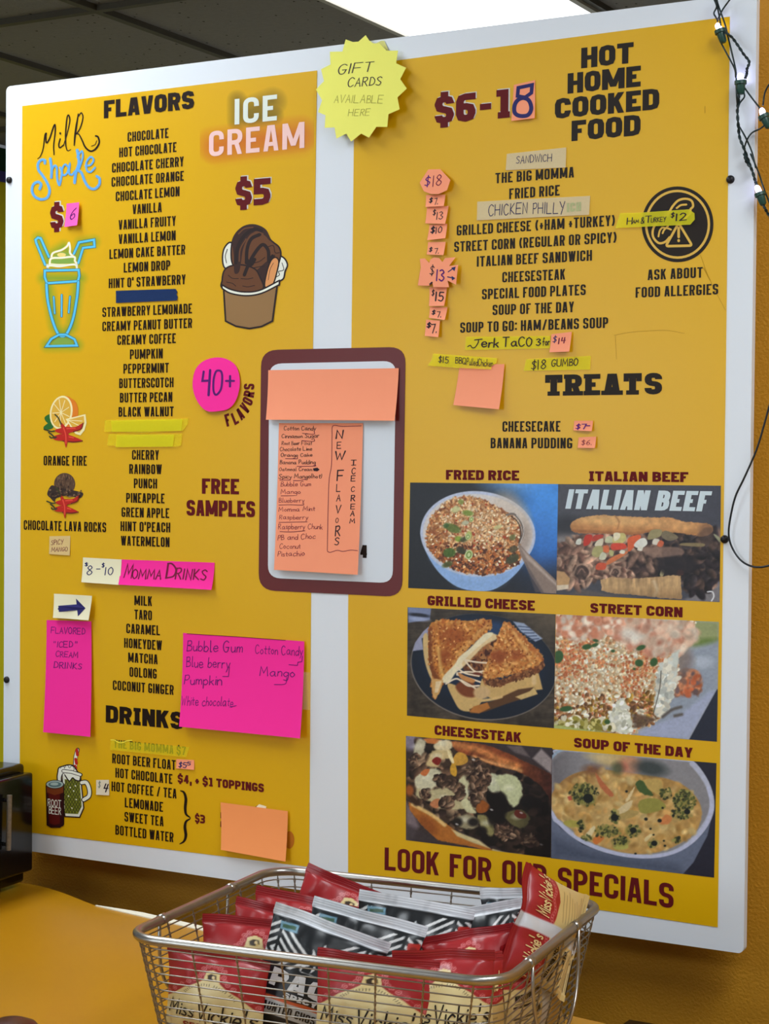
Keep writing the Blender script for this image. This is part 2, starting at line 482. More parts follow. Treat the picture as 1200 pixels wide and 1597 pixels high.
def glyph(ch, F):
    """-> list of (verts2d, faces) and the advance width"""
    t, W, R = F['t'], F['W'], F['R']
    hand = F.get('hand')
    th = F.get('th', t)
    K = t / th
    out = []
    if hand and (ch in LOW or ch in HCAPS):
        w = 0
        kx = 1.0 if ch in LOW else (W if ch not in 'MW' else W * 1.25)
        for st in (LOW[ch] if ch in LOW else HCAPS[ch]).split('|'):
            sm = st.startswith('~')
            pts = [(float(p.split(',')[0]) * kx, float(p.split(',')[1])) for p in st.lstrip('~').split()]
            w = max(w, max(p[0] for p in pts))
            out.append((catmull(pts, 4) if sm else pts, False))
        return [strip(p, t, c, 'round') for p, c in out], w + F['gap'] * (.55 if ch in LOW else .85)
    d = CAPS.get(ch.upper())
    if d is None:
        return [], F['sp']
    strokes = d.split('|')
    w = W
    hd = strokes[0].split()[0]
    if hd == 'I':
        w = t if not (F.get('serifI') and ch == 'I') else W * .62
        strokes[0] = strokes[0][2:]
        if ch in '()':
            w = t * 1.7
        if hand:
            w = .1 if ch != 'I' else .06
        if F.get('serifI') and ch == 'I':
            strokes += ['b -.7,.9 1.7,.9', 'b -.7,.1 1.7,.1']
    elif hd == 'M':
        w = W * (1.42 if not hand else 1.2)
        strokes[0] = strokes[0][2:]
    elif hd == 's':
        w = W * .8
        strokes[0] = strokes[0][2:]
    elif ch == '1':
        w = W * .8
        if F.get('serifI'):
            strokes.append('b -.2,.1 1.3,.1')
        if hand:
            strokes = ['.5,0 .5,1']
            w = .12
    elif ch in 'EFL' and not hand:
        w = W * .9
    res = []
    for st in strokes:
        tk = st.split()
        mode = ''
        if tk[0] in ('d', 'b', 'z'):
            mode = tk[0]
            tk = tk[1:]
        pts = []
        open0 = open1 = False
        for p in tk:
            k = 1 if p.endswith('*') else 0
            a, b = p.rstrip('*').split(',')
            if b[0] == '@':
                b = float(b[1:])
                if not hand:
                    b = (b - th / 2) / (1 - th)
                if not pts:
                    open0 = True
                else:
                    open1 = True
            pts.append((float(a), float(b), k))
        if hand:
            q = [(x * w, y, k) for x, y, k in pts]
            if mode == 'z':
                res.append(strip(fillet(q, R, True, F['seg']), t, True))
            else:
                res.append(strip(fillet(q, R, False, F['seg']), t, False, 'round'))
            continue

        def mx(x):
            return t / 2 + x * (w - t) if w > t + 1e-6 else t / 2 + (x - .5) * t * .0

        def my(y):
            return (th / 2 + y * (1 - th)) * K
        if mode == 'd':
            (x0, y0, _), (x1, y1, _) = pts
            ax, bx = mx(x0), mx(x1)
            y0, y1 = y0 * K, y1 * K
            L = math.hypot(bx - ax, y1 - y0)
            hx = t / 2 * L / max(abs(y1 - y0), 1e-3) * .93
            res.append(([(ax - hx, y0), (ax + hx, y0), (bx + hx, y1), (bx - hx, y1)], [(0, 1, 2, 3)]))
        elif mode == 'b':
            q = [(mx(x), y * K if abs(pts[0][0] - pts[1][0]) < 1e-6 else min(max(y, th * .45), 1 - th * .45) * K) for x, y, k in pts]
            tt = t if abs(q[0][0] - q[1][0]) < 1e-6 else t * .92
            res.append(strip(q, tt))
        elif mode == 'z':
            res.append(strip(fillet([(mx(x), my(y), k) for x, y, k in pts], R, True, F['seg']), t, True))
        else:
            res.append(strip(fillet([(mx(x), my(y), k) for x, y, k in pts], R, False, F['seg']), t, False, ('butt' if open0 else 'square', 'butt' if open1 else 'square')))
    if not hand and K != 1:
        res = [([(x, y / K) for x, y in vs], fs) for vs, fs in res]
    if F.get('slab') and ch in SLABS:
        for x, y, e in SLABS[ch]:
            cx = mx(x)
            if e:
                res.append(([(cx - t / 2 - e * t, y - (0 if y < .5 else t * .62)), (cx + t / 2 + e * t, y - (0 if y < .5 else t * .62)),
                             (cx + t / 2 + e * t, y + (t * .62 if y < .5 else 0)), (cx - t / 2 - e * t, y + (t * .62 if y < .5 else 0))], [(0, 1, 2, 3)]))
            else:
                res.append(([(cx - t / 2 - .02, .62), (cx + t * .2, .62), (cx + t * .2, 1), (cx - t / 2 - .02, 1)] if x < .5 else
                            [(cx - t * .2, .62), (cx + t / 2 + .02, .62), (cx + t / 2 + .02, 1), (cx - t * .2, 1)], [(0, 1, 2, 3)]))
    return res, w + F['gap']


def layout(s, font, jitter=0.0, seed=1, weight=None):
    F = dict(FONTS[font])
    if weight:
        F['t'] = weight
    rnd = random.Random(seed)
    x = 0
    polys = []
    for ch in s:
        if ch == ' ':
            x += F['sp']
            continue
        g, adv = glyph(ch, F)
        dx, dy, sc, sh = 0, 0, 1, 0
        if jitter:
            dy = rnd.uniform(-1, 1) * .06 * jitter
            sc = 1 + rnd.uniform(-1, 1) * .08 * jitter
            sh = rnd.uniform(-1, 1) * .06 * jitter + .05
        for vs, fs in g:
            polys.append(([(x + (px + sh * py) * sc, py * sc + dy) for px, py in vs], fs))
        x += adv * sc
    width = x - F['gap'] if s.strip() else x
    return polys, width


def flat_mesh(polys, fn, zstep=1.5e-5):
    """2-D pieces -> 3-D through fn(x, y, lift)"""
    mb = MB()
    for i, (vs, fs) in enumerate(polys):
        mb.add([fn(x, y, (i % 16) * zstep + k * 1e-6) for k, (x, y) in enumerate(vs)], fs)
    return mb


def text_affine(s, font, p0, ex, ey, name, material, parent, jitter=0, seed=1, weight=None, fn=None, width=None, italic=0.0, arc=0.0, label=None):
    """p0 = baseline start (world), ex = vector of the whole line, ey = vector of one cap height"""
    polys, W = layout(s, font, jitter, seed, weight)
    p0, ex, ey = Vector(p0), Vector(ex), Vector(ey)

    def f(x, y, l):
        a = (x + italic * y) / W
        p = p0 + ex * a + ey * (y + arc * (4 * a * (1 - a)))
        if fn:
            p = fn(p)
        p = Vector(p)
        p.y -= l
        return p
    return flat_mesh(polys, f).build(name, material, parent, label=label)


# ------------------------------------------------------------------ numpy painter for the printed pictures
def vnoise(X, Y, scale, octv=3, seed=0):
    rs = np.random.RandomState(seed)
    tot = np.zeros_like(X)
    amp, s, norm = 1.0, scale, 0
    for o in range(octv):
        T = rs.rand(64, 64)
        xs, ys = X / s + 7.3 * o, Y / s + 3.1 * o
        x0, y0 = np.floor(xs).astype(int), np.floor(ys).astype(int)
        fx, fy = xs - x0, ys - y0
        fx, fy = fx * fx * (3 - 2 * fx), fy * fy * (3 - 2 * fy)
        g = lambda a, b: T[b % 64, a % 64]
        tot += amp * ((g(x0, y0) * (1 - fx) + g(x0 + 1, y0) * fx) * (1 - fy) + (g(x0, y0 + 1) * (1 - fx) + g(x0 + 1, y0 + 1) * fx) * fy)
        norm += amp
        amp *= .5
        s /= 2.0
    return tot / norm


class Paint:
    def __init__(self, X, Y, base):
        self.X, self.Y = X, Y
        self.C = np.zeros(X.shape + (3,))
        self.C[:] = np.array(base) / 255.0

    def put(self, m, c):
        m = np.clip(m, 0, 1)[..., None]
        c = np.array(c, float) / 255.0
        self.C = self.C * (1 - m) + c * m

    def ell(self, cx, cy, rx, ry, rot=0, soft=4):
        a = math.radians(rot)
        dx, dy = self.X - cx, self.Y - cy
        x, y = dx * math.cos(a) + dy * math.sin(a), -dx * math.sin(a) + dy * math.cos(a)
        d = (1 - np.sqrt((x / rx) ** 2 + (y / ry) ** 2)) * min(rx, ry)
        return np.clip(d / soft + .5, 0, 1)

    def sd(self, pts, closed=True):
        d = np.full(self.X.shape, 1e9)
        ins = np.zeros(self.X.shape, bool)
        n = len(pts)
        for i in range(n if closed else n - 1):
            ax, ay = pts[i]
            bx, by = pts[(i + 1) % n]
            ex, ey = bx - ax, by - ay
            wx, wy = self.X - ax, self.Y - ay
            t = np.clip((wx * ex + wy * ey) / (ex * ex + ey * ey + 1e-12), 0, 1)
            d = np.minimum(d, np.hypot(wx - ex * t, wy - ey * t))
            if closed:
                c = ((ay > self.Y) != (by > self.Y))
                with np.errstate(divide='ignore', invalid='ignore'):
                    xi = (bx - ax) * (self.Y - ay) / (by - ay + 1e-12) + ax
                ins ^= c & (self.X < xi)
        return np.where(ins, d, -d) if closed else d

    def poly(self, pts, soft=4, smooth=False, wob=0.0, seed=3):
        if smooth:
            pts = catmull(pts, 5, True)
        d = self.sd(pts)
        if wob:
            d = d + (vnoise(self.X, self.Y, wob * 3, 3, seed) - .5) * wob * 2
        return np.clip(d / soft + .5, 0, 1)

    def line(self, pts, w, soft=3, smooth=True):
        if smooth and len(pts) > 2:
            pts = catmull(pts, 6)
        return np.clip((w / 2 - self.sd(pts, False)) / soft + .5, 0, 1)

    def scatter(self, mask, n, size, cols, seed=1, soft=2.0, aspect=(1, 2.2), light=0.0):
        rs = np.random.RandomState(seed)
        w = np.clip(mask, 0, 1).ravel()
        if w.sum() <= 0:
            return
        idx = rs.choice(w.size, n, p=w / w.sum())
        H, Wd = self.X.shape
        stepx = abs(self.X[0, -1] - self.X[0, 0]) / (Wd - 1)
        stepy = abs(self.Y[-1, 0] - self.Y[0, 0]) / (H - 1)
        for q in idx:
            r, c = divmod(q, Wd)
            sz = rs.uniform(*size)
            asp = rs.uniform(*aspect)
            rot = rs.uniform(0, math.pi)
            R = sz * asp + soft
            a, b = int(R / stepx) + 1, int(R / stepy) + 1
            r0, r1, c0, c1 = max(0, r - b), min(H, r + b + 1), max(0, c - a), min(Wd, c + a + 1)
            dx, dy = self.X[r0:r1, c0:c1] - self.X[r, c], self.Y[r0:r1, c0:c1] - self.Y[r, c]
            x, y = dx * math.cos(rot) + dy * math.sin(rot), -dx * math.sin(rot) + dy * math.cos(rot)
            d = (1 - np.sqrt((x / (sz * asp)) ** 2 + (y / sz) ** 2)) * sz
            m = np.clip(d / soft + .5, 0, 1)[..., None]
            col = np.array(cols[rs.randint(len(cols))], float) / 255.0 * (1 + rs.uniform(-.13, .13))
            if light:
                col = np.clip(col[None, None, :] * (1 - light * (y / sz))[..., None], 0, 1)
            self.C[r0:r1, c0:c1] = self.C[r0:r1, c0:c1] * (1 - m) + col * m

    def mul(self, f):
        self.C = self.C * f[..., None]

    def grain(self, amt, scale, seed=5):
        self.mul(1 + amt * (vnoise(self.X, self.Y, scale, 3, seed) - .5) * 2)


def srgb2lin(C):
    C = np.clip(C, 0, 1)
    return np.where(C <= .04045, C / 12.92, ((C + .055) / 1.055) ** 2.4)


def ink_grid(name, pos, C, material, parent, label=None, smooth=False):
    """pos (h, w, 3) world points, C (h, w, 3) sRGB"""
    h, w = pos.shape[:2]
    off = np.array(root_loc(parent))
    me = bpy.data.meshes.new(name)
    n = h * w
    me.vertices.add(n)
    me.vertices.foreach_set('co', (pos.reshape(-1, 3) - off).astype(np.float32).ravel())
    i = np.arange(n).reshape(h, w)
    q = np.stack([i[1:, :-1], i[1:, 1:], i[:-1, 1:], i[:-1, :-1]], -1).reshape(-1, 4)
    nf = len(q)
    me.loops.add(nf * 4)
    me.loops.foreach_set('vertex_index', q.ravel().astype(np.int32))
    me.polygons.add(nf)
    me.polygons.foreach_set('loop_start', (np.arange(nf) * 4).astype(np.int32))
    me.polygons.foreach_set('loop_total', np.full(nf, 4, np.int32))
    me.update(calc_edges=True)
    me.validate()
    at_ = me.color_attributes.new('ink', 'FLOAT_COLOR', 'POINT')
    rgba = np.ones((n, 4), np.float32)
    rgba[:, :3] = srgb2lin(C).reshape(-1, 3)
    at_.data.foreach_set('color', rgba.ravel())
    me.materials.append(material)
    if smooth:
        me.polygons.foreach_set('use_smooth', [True] * nf)
    o = bpy.data.objects.new(name, me)
    COL.objects.link(o)
    o.parent = parent
    if label:
        o['label'] = label
    return o


# ------------------------------------------------------------------ the room
def struct(o):
    o['kind'] = 'structure'
    return o


M_WALL = mat('orange_wall_paint', s8(200, 140, 34), 0.55, 0.35, noise=0.10, nscale=9, bump=0.38, bscale=260)
M_FAR = mat('yellow_wall_paint', s8(232, 214, 20), 0.6, 0.3, noise=0.05, nscale=3)
M_GREEN = mat('green_wall_paint', s8(22, 66, 38), 0.6, 0.3, noise=0.1, nscale=5)
M_PURPLE = mat('purple_trim', s8(74, 70, 140), 0.5, 0.3)
M_TILE = mat('ceiling_tile', s8(150, 146, 140), 0.9, 0.1, noise=0.10, nscale=60, bump=0.5, bscale=160)
M_TBAR = mat('ceiling_grid', s8(92, 88, 76), 0.6, 0.3, noise=0.1)
M_FLOOR = mat('floor_tile', s8(84, 80, 76), 0.5, 0.4, noise=0.2, nscale=4)
M_GREY = mat('pale_wall_paint', s8(186, 186, 182), 0.7, 0.2, noise=0.04, nscale=4)
M_BEIGE = mat('shop_wall_paint', s8(196, 188, 168), 0.7, 0.2, noise=0.05, nscale=4)

WX0, WX1, WY0, WY1 = -3.4, 3.2, -5.0, 3.3
mb = MB(); mb.box((WX0, WY0, -0.1), (WX1, WY1, 0)); struct(mb.build('floor', M_FLOOR))
# ceiling with its acoustic tiles: small pin-holes in the tile surface
mb = MB(); mb.box((WX0, WY0, CEIL + 0.012), (WX1, WY1, CEIL + 0.1))
ceil = struct(mb.build('ceiling', M_TILE))
# the hanging T-grid (0.61 m across the shop, 1.22 m deep)
mb = MB()
xg = [-0.8376 + 0.61 * (k + .5) for k in range(-5, 7)]
for x in xg:
    mb.box((x - .012, WY0, CEIL - 0.004), (x + .012, WY1, CEIL + 0.012))
for k in range(-6, 3):
    y = 1.648 + 1.22 * k
    if WY0 < y < WY1:
        mb.box((WX0, y - .012, CEIL - 0.0045), (WX1, y + .012, CEIL + 0.0115))
struct(mb.build('trim_1', M_TBAR))
# pin holes of the tiles in view
rnd = random.Random(4)
mb = MB()
for k in range(900):
    x, y = rnd.uniform(-2.6, -0.2), rnd.uniform(1.0, 3.2)
    r = rnd.uniform(.0015, .004)
    mb.add([(x + r * math.cos(a), y + r * 1.3 * math.sin(a), CEIL + .0112) for a in np.linspace(0, 2 * math.pi, 7)[:-1]], [tuple(range(6))])
struct(mb.build('trim_2', mat('pin_hole', s8(60, 56, 50), 0.9, 0.1)))

_d = ray(3, 276)
zp = CAM[2] + _d.z * (WX0 - CAM[0]) / _d.x
mb = MB()
mb.box((WX0 - .1, WY0, 0), (WX0, 1.2, CEIL), 2)
mb.box((WX0 - .1, 1.2, 0), (WX0, WY1, zp - .02), 0)
mb.box((WX0 - .1, 1.2, zp - .02), (WX0, WY1, CEIL), 1)
struct(mb.build('wall_left', [M_FAR, M_GREEN, M_GREY]))
mb = MB(); mb.box((WX0, 1.2, zp - .02), (WX0 + .012, WY1, zp + .02))
struct(mb.build('trim_3', M_PURPLE))
mb = MB(); mb.box((WX1, WY0, 0), (WX1 + .1, WY1, CEIL)); struct(mb.build('wall_right', M_BEIGE))
mb = MB(); mb.box((WX0, WY0 - .1, 0), (WX1, WY0, CEIL)); struct(mb.build('wall_front', M_BEIGE))
# unseen window added behind the camera: its glowing pane hazes and fills the board
M_PANE = mat('glowing_fill_pane', (0.8, 0.85, 0.9), 0.2, 0.5, emit=((0.80, 0.91, 1.0), 6.5))
M_WFR = mat('fill_frame_paint', s8(210, 206, 196), 0.5, 0.3)
wx0, wx1, wz0, wz1 = -2.9, -1.0, 1.15, 2.25
mb = MB(); mb.box((wx0, WY0, wz0), (wx1, WY0 + .006, wz1)); w1 = struct(mb.build('fill_window_1', M_PANE))
mb = MB()
for a, b in (((wx0 - .06, WY0, wz0 - .06), (wx0, WY0 + .04, wz1 + .06)), ((wx1, WY0, wz0 - .06), (wx1 + .06, WY0 + .04, wz1 + .06)), ((wx0, WY0, wz1), (wx1, WY0 + .04, wz1 + .06)), ((wx0, WY0, wz0 - .06), (wx1, WY0 + .04, wz0)), (((wx0 + wx1) / 2 - .025, WY0, wz0), ((wx0 + wx1) / 2 + .025, WY0 + .035, wz1))):
    mb.box(a, b)
mb.build('fill_window_frame', M_WFR, w1)
mb = MB(); mb.box((WX0, WY1, 0), (WX1, WY1 + .1, CEIL)); struct(mb.build('wall_far', M_GREY))
# wall behind the board: low in the middle, full height to the right of the board
mb = MB()
WB = 0.065
mb.box((-0.65, WB, 0), (0.585, WB + .14, 2.07))
mb.box((0.585, WB, 0), (WX1, WB + .14, CEIL))
struct(mb.build('wall_back', M_WALL))

# visible ceiling light, then the unseen fixtures added to light the board
M_DIFF = mat('light_diffuser', (0.9, 0.9, 0.9), 0.5, 0.2, emit=((0.96, 0.98, 1.0), 3.2))
M_LFRAME = mat('light_frame', s8(196, 192, 178), 0.5, 0.3)
labels = ['long fluorescent ceiling light glowing white above the menu board',
          'ceiling light overhead in front of the left half of the board', 'ceiling light overhead in front of the right half of the board',
          'ceiling light farther into the shop on the left', 'ceiling light farther into the shop on the right']
for (x, y, p), lb in zip(TROFFERS, labels):
    r = empty('ceiling_light', (x, y, CEIL), lb, 'ceiling light', 'ceiling lights of the shop')
    b = MB()
    for a, c in (((x - .30, y - .60, CEIL - .012), (x - .282, y + .60, CEIL + .01)), ((x + .282, y - .60, CEIL - .012), (x + .30, y + .60, CEIL + .01)),
                 ((x - .282, y - .60, CEIL - .012), (x + .282, y - .582, CEIL + .01)), ((x - .282, y + .582, CEIL - .012), (x + .282, y + .60, CEIL + .01))):
        b.box(a, c)
    b.build('light_frame', M_LFRAME, r)
    b = MB(); b.box((x - .282, y - .582, CEIL - .006), (x + .282, y + .582, CEIL + .004)); b.build('diffuser', M_DIFF, r)

# ------------------------------------------------------------------ the menu board
BX0, BX1 = at(8.5, 430).x, at(1170.5, 760).x
BZ1, BZ0 = at(345, 93).z, at(600, 1407).z
BY = 0.0                                   # front face of the board
board = empty('menu_board', (0, BY, BZ0), 'large white menu board with two yellow printed panels hung on the orange wall', 'menu board')


def rounded(x0, z0, x1, z1, r, n=6):
    pts = []
    for cx, cz, a0 in ((x1 - r, z1 - r, 0), (x0 + r, z1 - r, 90), (x0 + r, z0 + r, 180), (x1 - r, z0 + r, 270)):
        for k in range(n + 1):
            a = math.radians(a0 + 90 * k / n)
            pts.append((cx + r * math.cos(a), cz + r * math.sin(a)))
    return pts


def slab(pts, y0, y1, name, material, parent, label=None, loc=None):
    """outline in X-Z given as points, front at y0 (nearer the viewer), back at y1"""
    mb = MB()
    n = len(pts)
    tris = tessellate_polygon([[Vector((p[0], p[1], 0)) for p in pts]])
    area2 = sum(pts[i][0] * pts[(i + 1) % n][1] - pts[(i + 1) % n][0] * pts[i][1] for i in range(n))
    vs = [(p[0], y0, p[1]) for p in pts] + [(p[0], y1, p[1]) for p in pts]
    fs = []
    for t in tris:
        a, b, c = t
        s = (pts[b][0] - pts[a][0]) * (pts[c][1] - pts[a][1]) - (pts[c][0] - pts[a][0]) * (pts[b][1] - pts[a][1])
        t = t if s > 0 else (a, c, b)
        fs.append(tuple(t))
        fs.append(tuple(i + n for i in reversed(t)))
    for i in range(n):
        j = (i + 1) % n
        fs.append((i, i + n, j + n, j) if area2 > 0 else (j, j + n, i + n, i))
    mb.add(vs, fs)
    return mb.build(name, material, parent, label=label, loc=loc)


slab(rounded(BX0, BZ0, BX1, BZ1, .008), BY, 0.012, 'backing_panel', M_WHITE, board)
# standoff battens between board and wall
for zc in (BZ0 + .16, BZ1 - .16):
    mb = MB(); mb.box((-.52, 0.012, zc - .02), (.55, WB - .001, zc + .02)); mb.build('batten', mat('batten_wood', s8(120, 84, 40)), board)


def pz(pts):
    return [(p.x, p.z) for p in (at(*q) for q in pts)]


PRINT = BY - 0.0006
pl = pz([(35, 165.5), (495, 110), (488.5, 540), (482.5, 1352), (31, 1296), (31.5, 1020)])
pr = pz([(554, 103), (1139, 26), (1133, 560), (1120, 1446), (543.5, 1361), (543.5, 960)])
panel_l = slab(pl, PRINT, BY, 'printed_panel', M_YEL, board, 'yellow drinks and ice cream menu panel')
panel_r = slab(pr, PRINT, BY, 'printed_panel', M_YEL, board, 'yellow hot food menu panel')

for i, (x, y) in enumerate(((15, 281), (11, 1060), (1140, 280), (1131, 841))):
    p = at(x, y, BY)
    b = MB()
    b.lathe(p, [(.0001, -.0045), (.003, -.0042), (.0048, -.003), (.0054, -.001), (.0054, .002)], 20, (0, 1, 0))
    autosmooth(b.build('screw', mat('dark_screw', s8(40, 38, 40), 0.4, 0.5, 0.6), board))


def xatz(px, py, z, Y):
    """board point on pixel column px at height z"""
    for _ in range(4):
        p = at(px, py, Y)
        q = at(px, py + 1, Y)
        py += (z - p.z) / (q.z - p.z)
    return at(px, py, Y)


def board_text(s, xl, xr, yc, hpx, font, material, parent, name='menu_text', y=None, italic=0, weight=None, arc=0, label=None):
    y = PRINT - 0.0003 if y is None else y
    xm = (xl + xr) / 2
    z1, z0 = at(xm, yc - hpx / 2, y).z, at(xm, yc + hpx / 2, y).z
    a, b = xatz(xl, yc + hpx / 2, z0, y), xatz(xr, yc + hpx / 2, z0, y)
    return text_affine(s, font, a, b - a, Vector((0, 0, z1 - z0)), name, material, parent, italic=italic, weight=weight, arc=arc, label=label)


FLAV = [('CHOCOLATE', 199, 263, 210.5), ('HOT CHOCOLATE', 186, 275.5, 233.6), ('CHOCOLATE CHERRY', 174.7, 286.7, 256.8), ('CHOCOLATE ORANGE', 174, 287, 279),
        ('CHOCLATE LEMON', 180.5, 280, 302.4), ('VANILLA', 206.7, 252.3, 324.8), ('VANILLA FRUITY', 185, 274.4, 347.5), ('VANILLA LEMON', 185, 274, 370),
        ('LEMON CAKE BATTER', 170.7, 289, 392.8), ('LEMON DROP', 193, 265.6, 415.5), ("HINT O' STRAWBERRY", 169.6, 289.6, 438.8),
        ('STRAWBERRY LEMONADE', 159.7, 299.7, 484), ('CREAMY PEANUT BUTTER', 159.7, 299.7, 506.5), ('CREAMY COFFEE', 183, 274.4, 529), ('PUMPKIN', 202.7, 253.9, 551.9),
        ('PEPPERMINT', 192.5, 263.5, 574.3), ('BUTTERSCOTCH', 186, 270.7, 597), ('BUTTER PECAN', 187, 268.8, 619.6), ('BLACK WALNUT', 185, 271, 642),
        ('CHERRY', 206, 248, 709.5), ('RAINBOW', 201.6, 252.5, 731.6), ('PUNCH', 208.8, 245, 754), ('PINEAPPLE', 196.8, 256.8, 776.8), ('GREEN APPLE', 189.6, 264, 799.5),
        ("HINT O'PEACH", 188, 265.6, 821.6), ('WATERMELON', 188.5, 264.5, 844.3), ('ORANGE FIRE', 68, 135.5, 718.5), ('CHOCOLATE LAVA ROCKS', 37, 165.6, 820.5),
        ('MILK', 209.6, 237.3, 937), ('TARO', 209.6, 237, 959), ('CARAMEL', 197, 249.6, 981.6), ('HONEYDEW', 193.6, 252.8, 1004.5), ('MATCHA', 200, 246, 1026.7),
        ('OOLONG', 202, 244.5, 1049.3), ('COCONUT GINGER', 176, 271, 1072.3), ('ROOT BEER FLOAT', 175, 274, 1188), ('HOT CHOCOLATE', 180, 269, 1210),
        ('HOT COFFEE / TEA', 174, 275.5, 1232), ('LEMONADE', 194.7, 254.4, 1255), ('SWEET TEA', 194.2, 255.2, 1277.3), ('BOTTLED WATER', 180, 270.7, 1300)]
for s, a, b, yc in FLAV:
    board_text(s, a, b, yc, 15.2, 'cond', M_BLACK, panel_l)
FOOD = [('THE BIG MOMMA', 772.8, 895.7, 273.2), ('FRIED RICE', 794.5, 873.4, 299.4), ('GRILLED CHEESE (+HAM +TURKEY)', 712.6, 960, 351.5),
        ('STREET CORN (REGULAR OR SPICY)', 708.7, 962.5, 377.5), ('ITALIAN BEEF SANDWICH', 744, 923.7, 403), ('CHEESESTEAK', 783.7, 882, 430), ('SPECIAL FOOD PLATES', 752, 914, 455.3),
        ('SOUP OF THE DAY', 768.5, 895.7, 481), ('SOUP TO GO: HAM/BEANS SOUP', 718, 949, 507), ('ASK ABOUT', 1010.5, 1096.5, 426.7), ('FOOD ALLERGIES', 991.7, 1120.7, 453.5),
        ('CHEESECAKE', 784, 874.5, 665), ('BANANA PUDDING', 765.5, 893, 691)]
for s, a, b, yc in FOOD:
    board_text(s, a, b, yc, 16.4, 'cond', M_HAZED, panel_r)
board_text('FLAVORS', 162, 303, 163, 28, 'block', M_BLACK, panel_l, 'heading_text')
board_text('DRINKS', 165, 286, 1118.7, 27, 'block', M_BLACK, panel_l, 'heading_text')
board_text('FREE', 315, 373, 758.5, 24, 'heavy', M_MAR, panel_l, 'heading_text')
board_text('SAMPLES', 291, 398, 793, 25, 'heavy', M_MAR, panel_l, 'heading_text')
for s, a, b, yc in (('HOT', 906.8, 988.4, 86.2), ('HOME', 885.5, 999.7, 124.4), ('COOKED', 865.7, 1028.6, 161.8), ('FOOD', 891.7, 999.4, 199.5)):
    board_text(s, a, b, yc, 32, 'block', M_HAZED, panel_r, 'heading_text')
board_text('TREATS', 851, 1033, 599.5, 33, 'slab', M_HAZED, panel_r, 'heading_text')
for s, a, b, yc in (('FRIED RICE', 695.8, 810, 741), ('ITALIAN BEEF', 918.8, 1074, 743.3), ('GRILLED CHEESE', 667, 834.5, 940.4), ('STREET CORN', 921, 1065, 951.5),
                    ('CHEESESTEAK', 678, 813.5, 1144.3), ('SOUP OF THE DAY', 895.5, 1081, 1166)):
    board_text(s, a, b, yc, 15.5, 'block', M_MAR, panel_r, 'caption_text')
board_text('LOOK FOR OUR SPECIALS', 600, 1051, 1368.5, 37, 'deco', M_MAR, panel_r, 'heading_text', arc=.12)


# prices with a pale printed edge
def price(s, xl, xr, yc, h, parent, w=None):
    board_text(s, xl + 1.6, xr + 1.6, yc - 1.4, h, 'block', M_PALE, parent, 'price_shadow', weight=.37 if w is None else w)
    board_text(s, xl, xr, yc, h, 'block', M_MAR, parent, 'price_text', y=PRINT - 0.0005, weight=.335)


price('$5', 367, 422, 300, 41, panel_l)
price('$', 78, 99, 338.5, 37, panel_l)
price('$6-1', 678, 798, 166.5, 44, panel_r)
board_text('$4, + $1 TOPPINGS', 277, 412, 1221.5, 13.5, 'block', M_MAR, panel_l, 'price_text')
board_text('$3', 304, 320, 1277, 13.5, 'block', M_MAR, panel_l, 'price_text')
board_text('ICE', 366, 432, 171, 40, 'round', mat('snow_ink', s8(228, 236, 226), 0.4, 0.3), panel_l, 'heading_text', y=PRINT - 0.0006)
board_text('CREAM', 326, 475, 217.5, 40, 'round', M_PINKINK, panel_l, 'heading_text', y=PRINT - 0.0006)
# the curved word beside the pink blob
for i, (ch, x, y, a) in enumerate((('F', 355.5, 655, 17), ('L', 366.5, 652.5, 26), ('A', 375, 645.6, 36), ('V', 382, 636.4, 48), ('O', 386.4, 625.6, 64), ('R', 388.5, 614.3, 79), ('S', 388.6, 603, 88))):
    r = math.radians(a)
    c = at(x, y, PRINT - .0003)
    s = .0000 + (at(x + 1, y).x - c.x)
    s = at(x, y - 1, PRINT).z - c.z
    ex = Vector((math.cos(r), 0, math.sin(r))) * s * 9.2
    ey = Vector((-math.sin(r), 0, math.cos(r))) * s * 19.5
    if i == 0:
        grp = MB()
    polys, W = layout(ch, 'heavy', weight=.27)
    for vs, fs in polys:
        grp.add([c + ex * (px / W - .5) + ey * (py - .5) - Vector((0, 1e-5, 0)) for px, py in vs], fs)
grp.build('heading_text', M_MAR, panel_l)
# the curly brace
br = catmull([(281, 1233), (287, 1236), (290, 1246), (289, 1260), (290.5, 1270), (297, 1276), (290.5, 1281), (288.5, 1290), (290, 1303), (287, 1312), (280, 1316.5)], 6)
n = len(br)
ws = [(1.2 + 3.4 * abs(math.sin(2 * math.pi * k / (n - 1))) ** .8) for k in range(n)]
vs, fs = strip(br, 2, widths=ws)
mb = MB(); mb.add([at(x, y, PRINT - .0003) for x, y in vs], fs); mb.build('brace_mark', M_BLACK, panel_l)
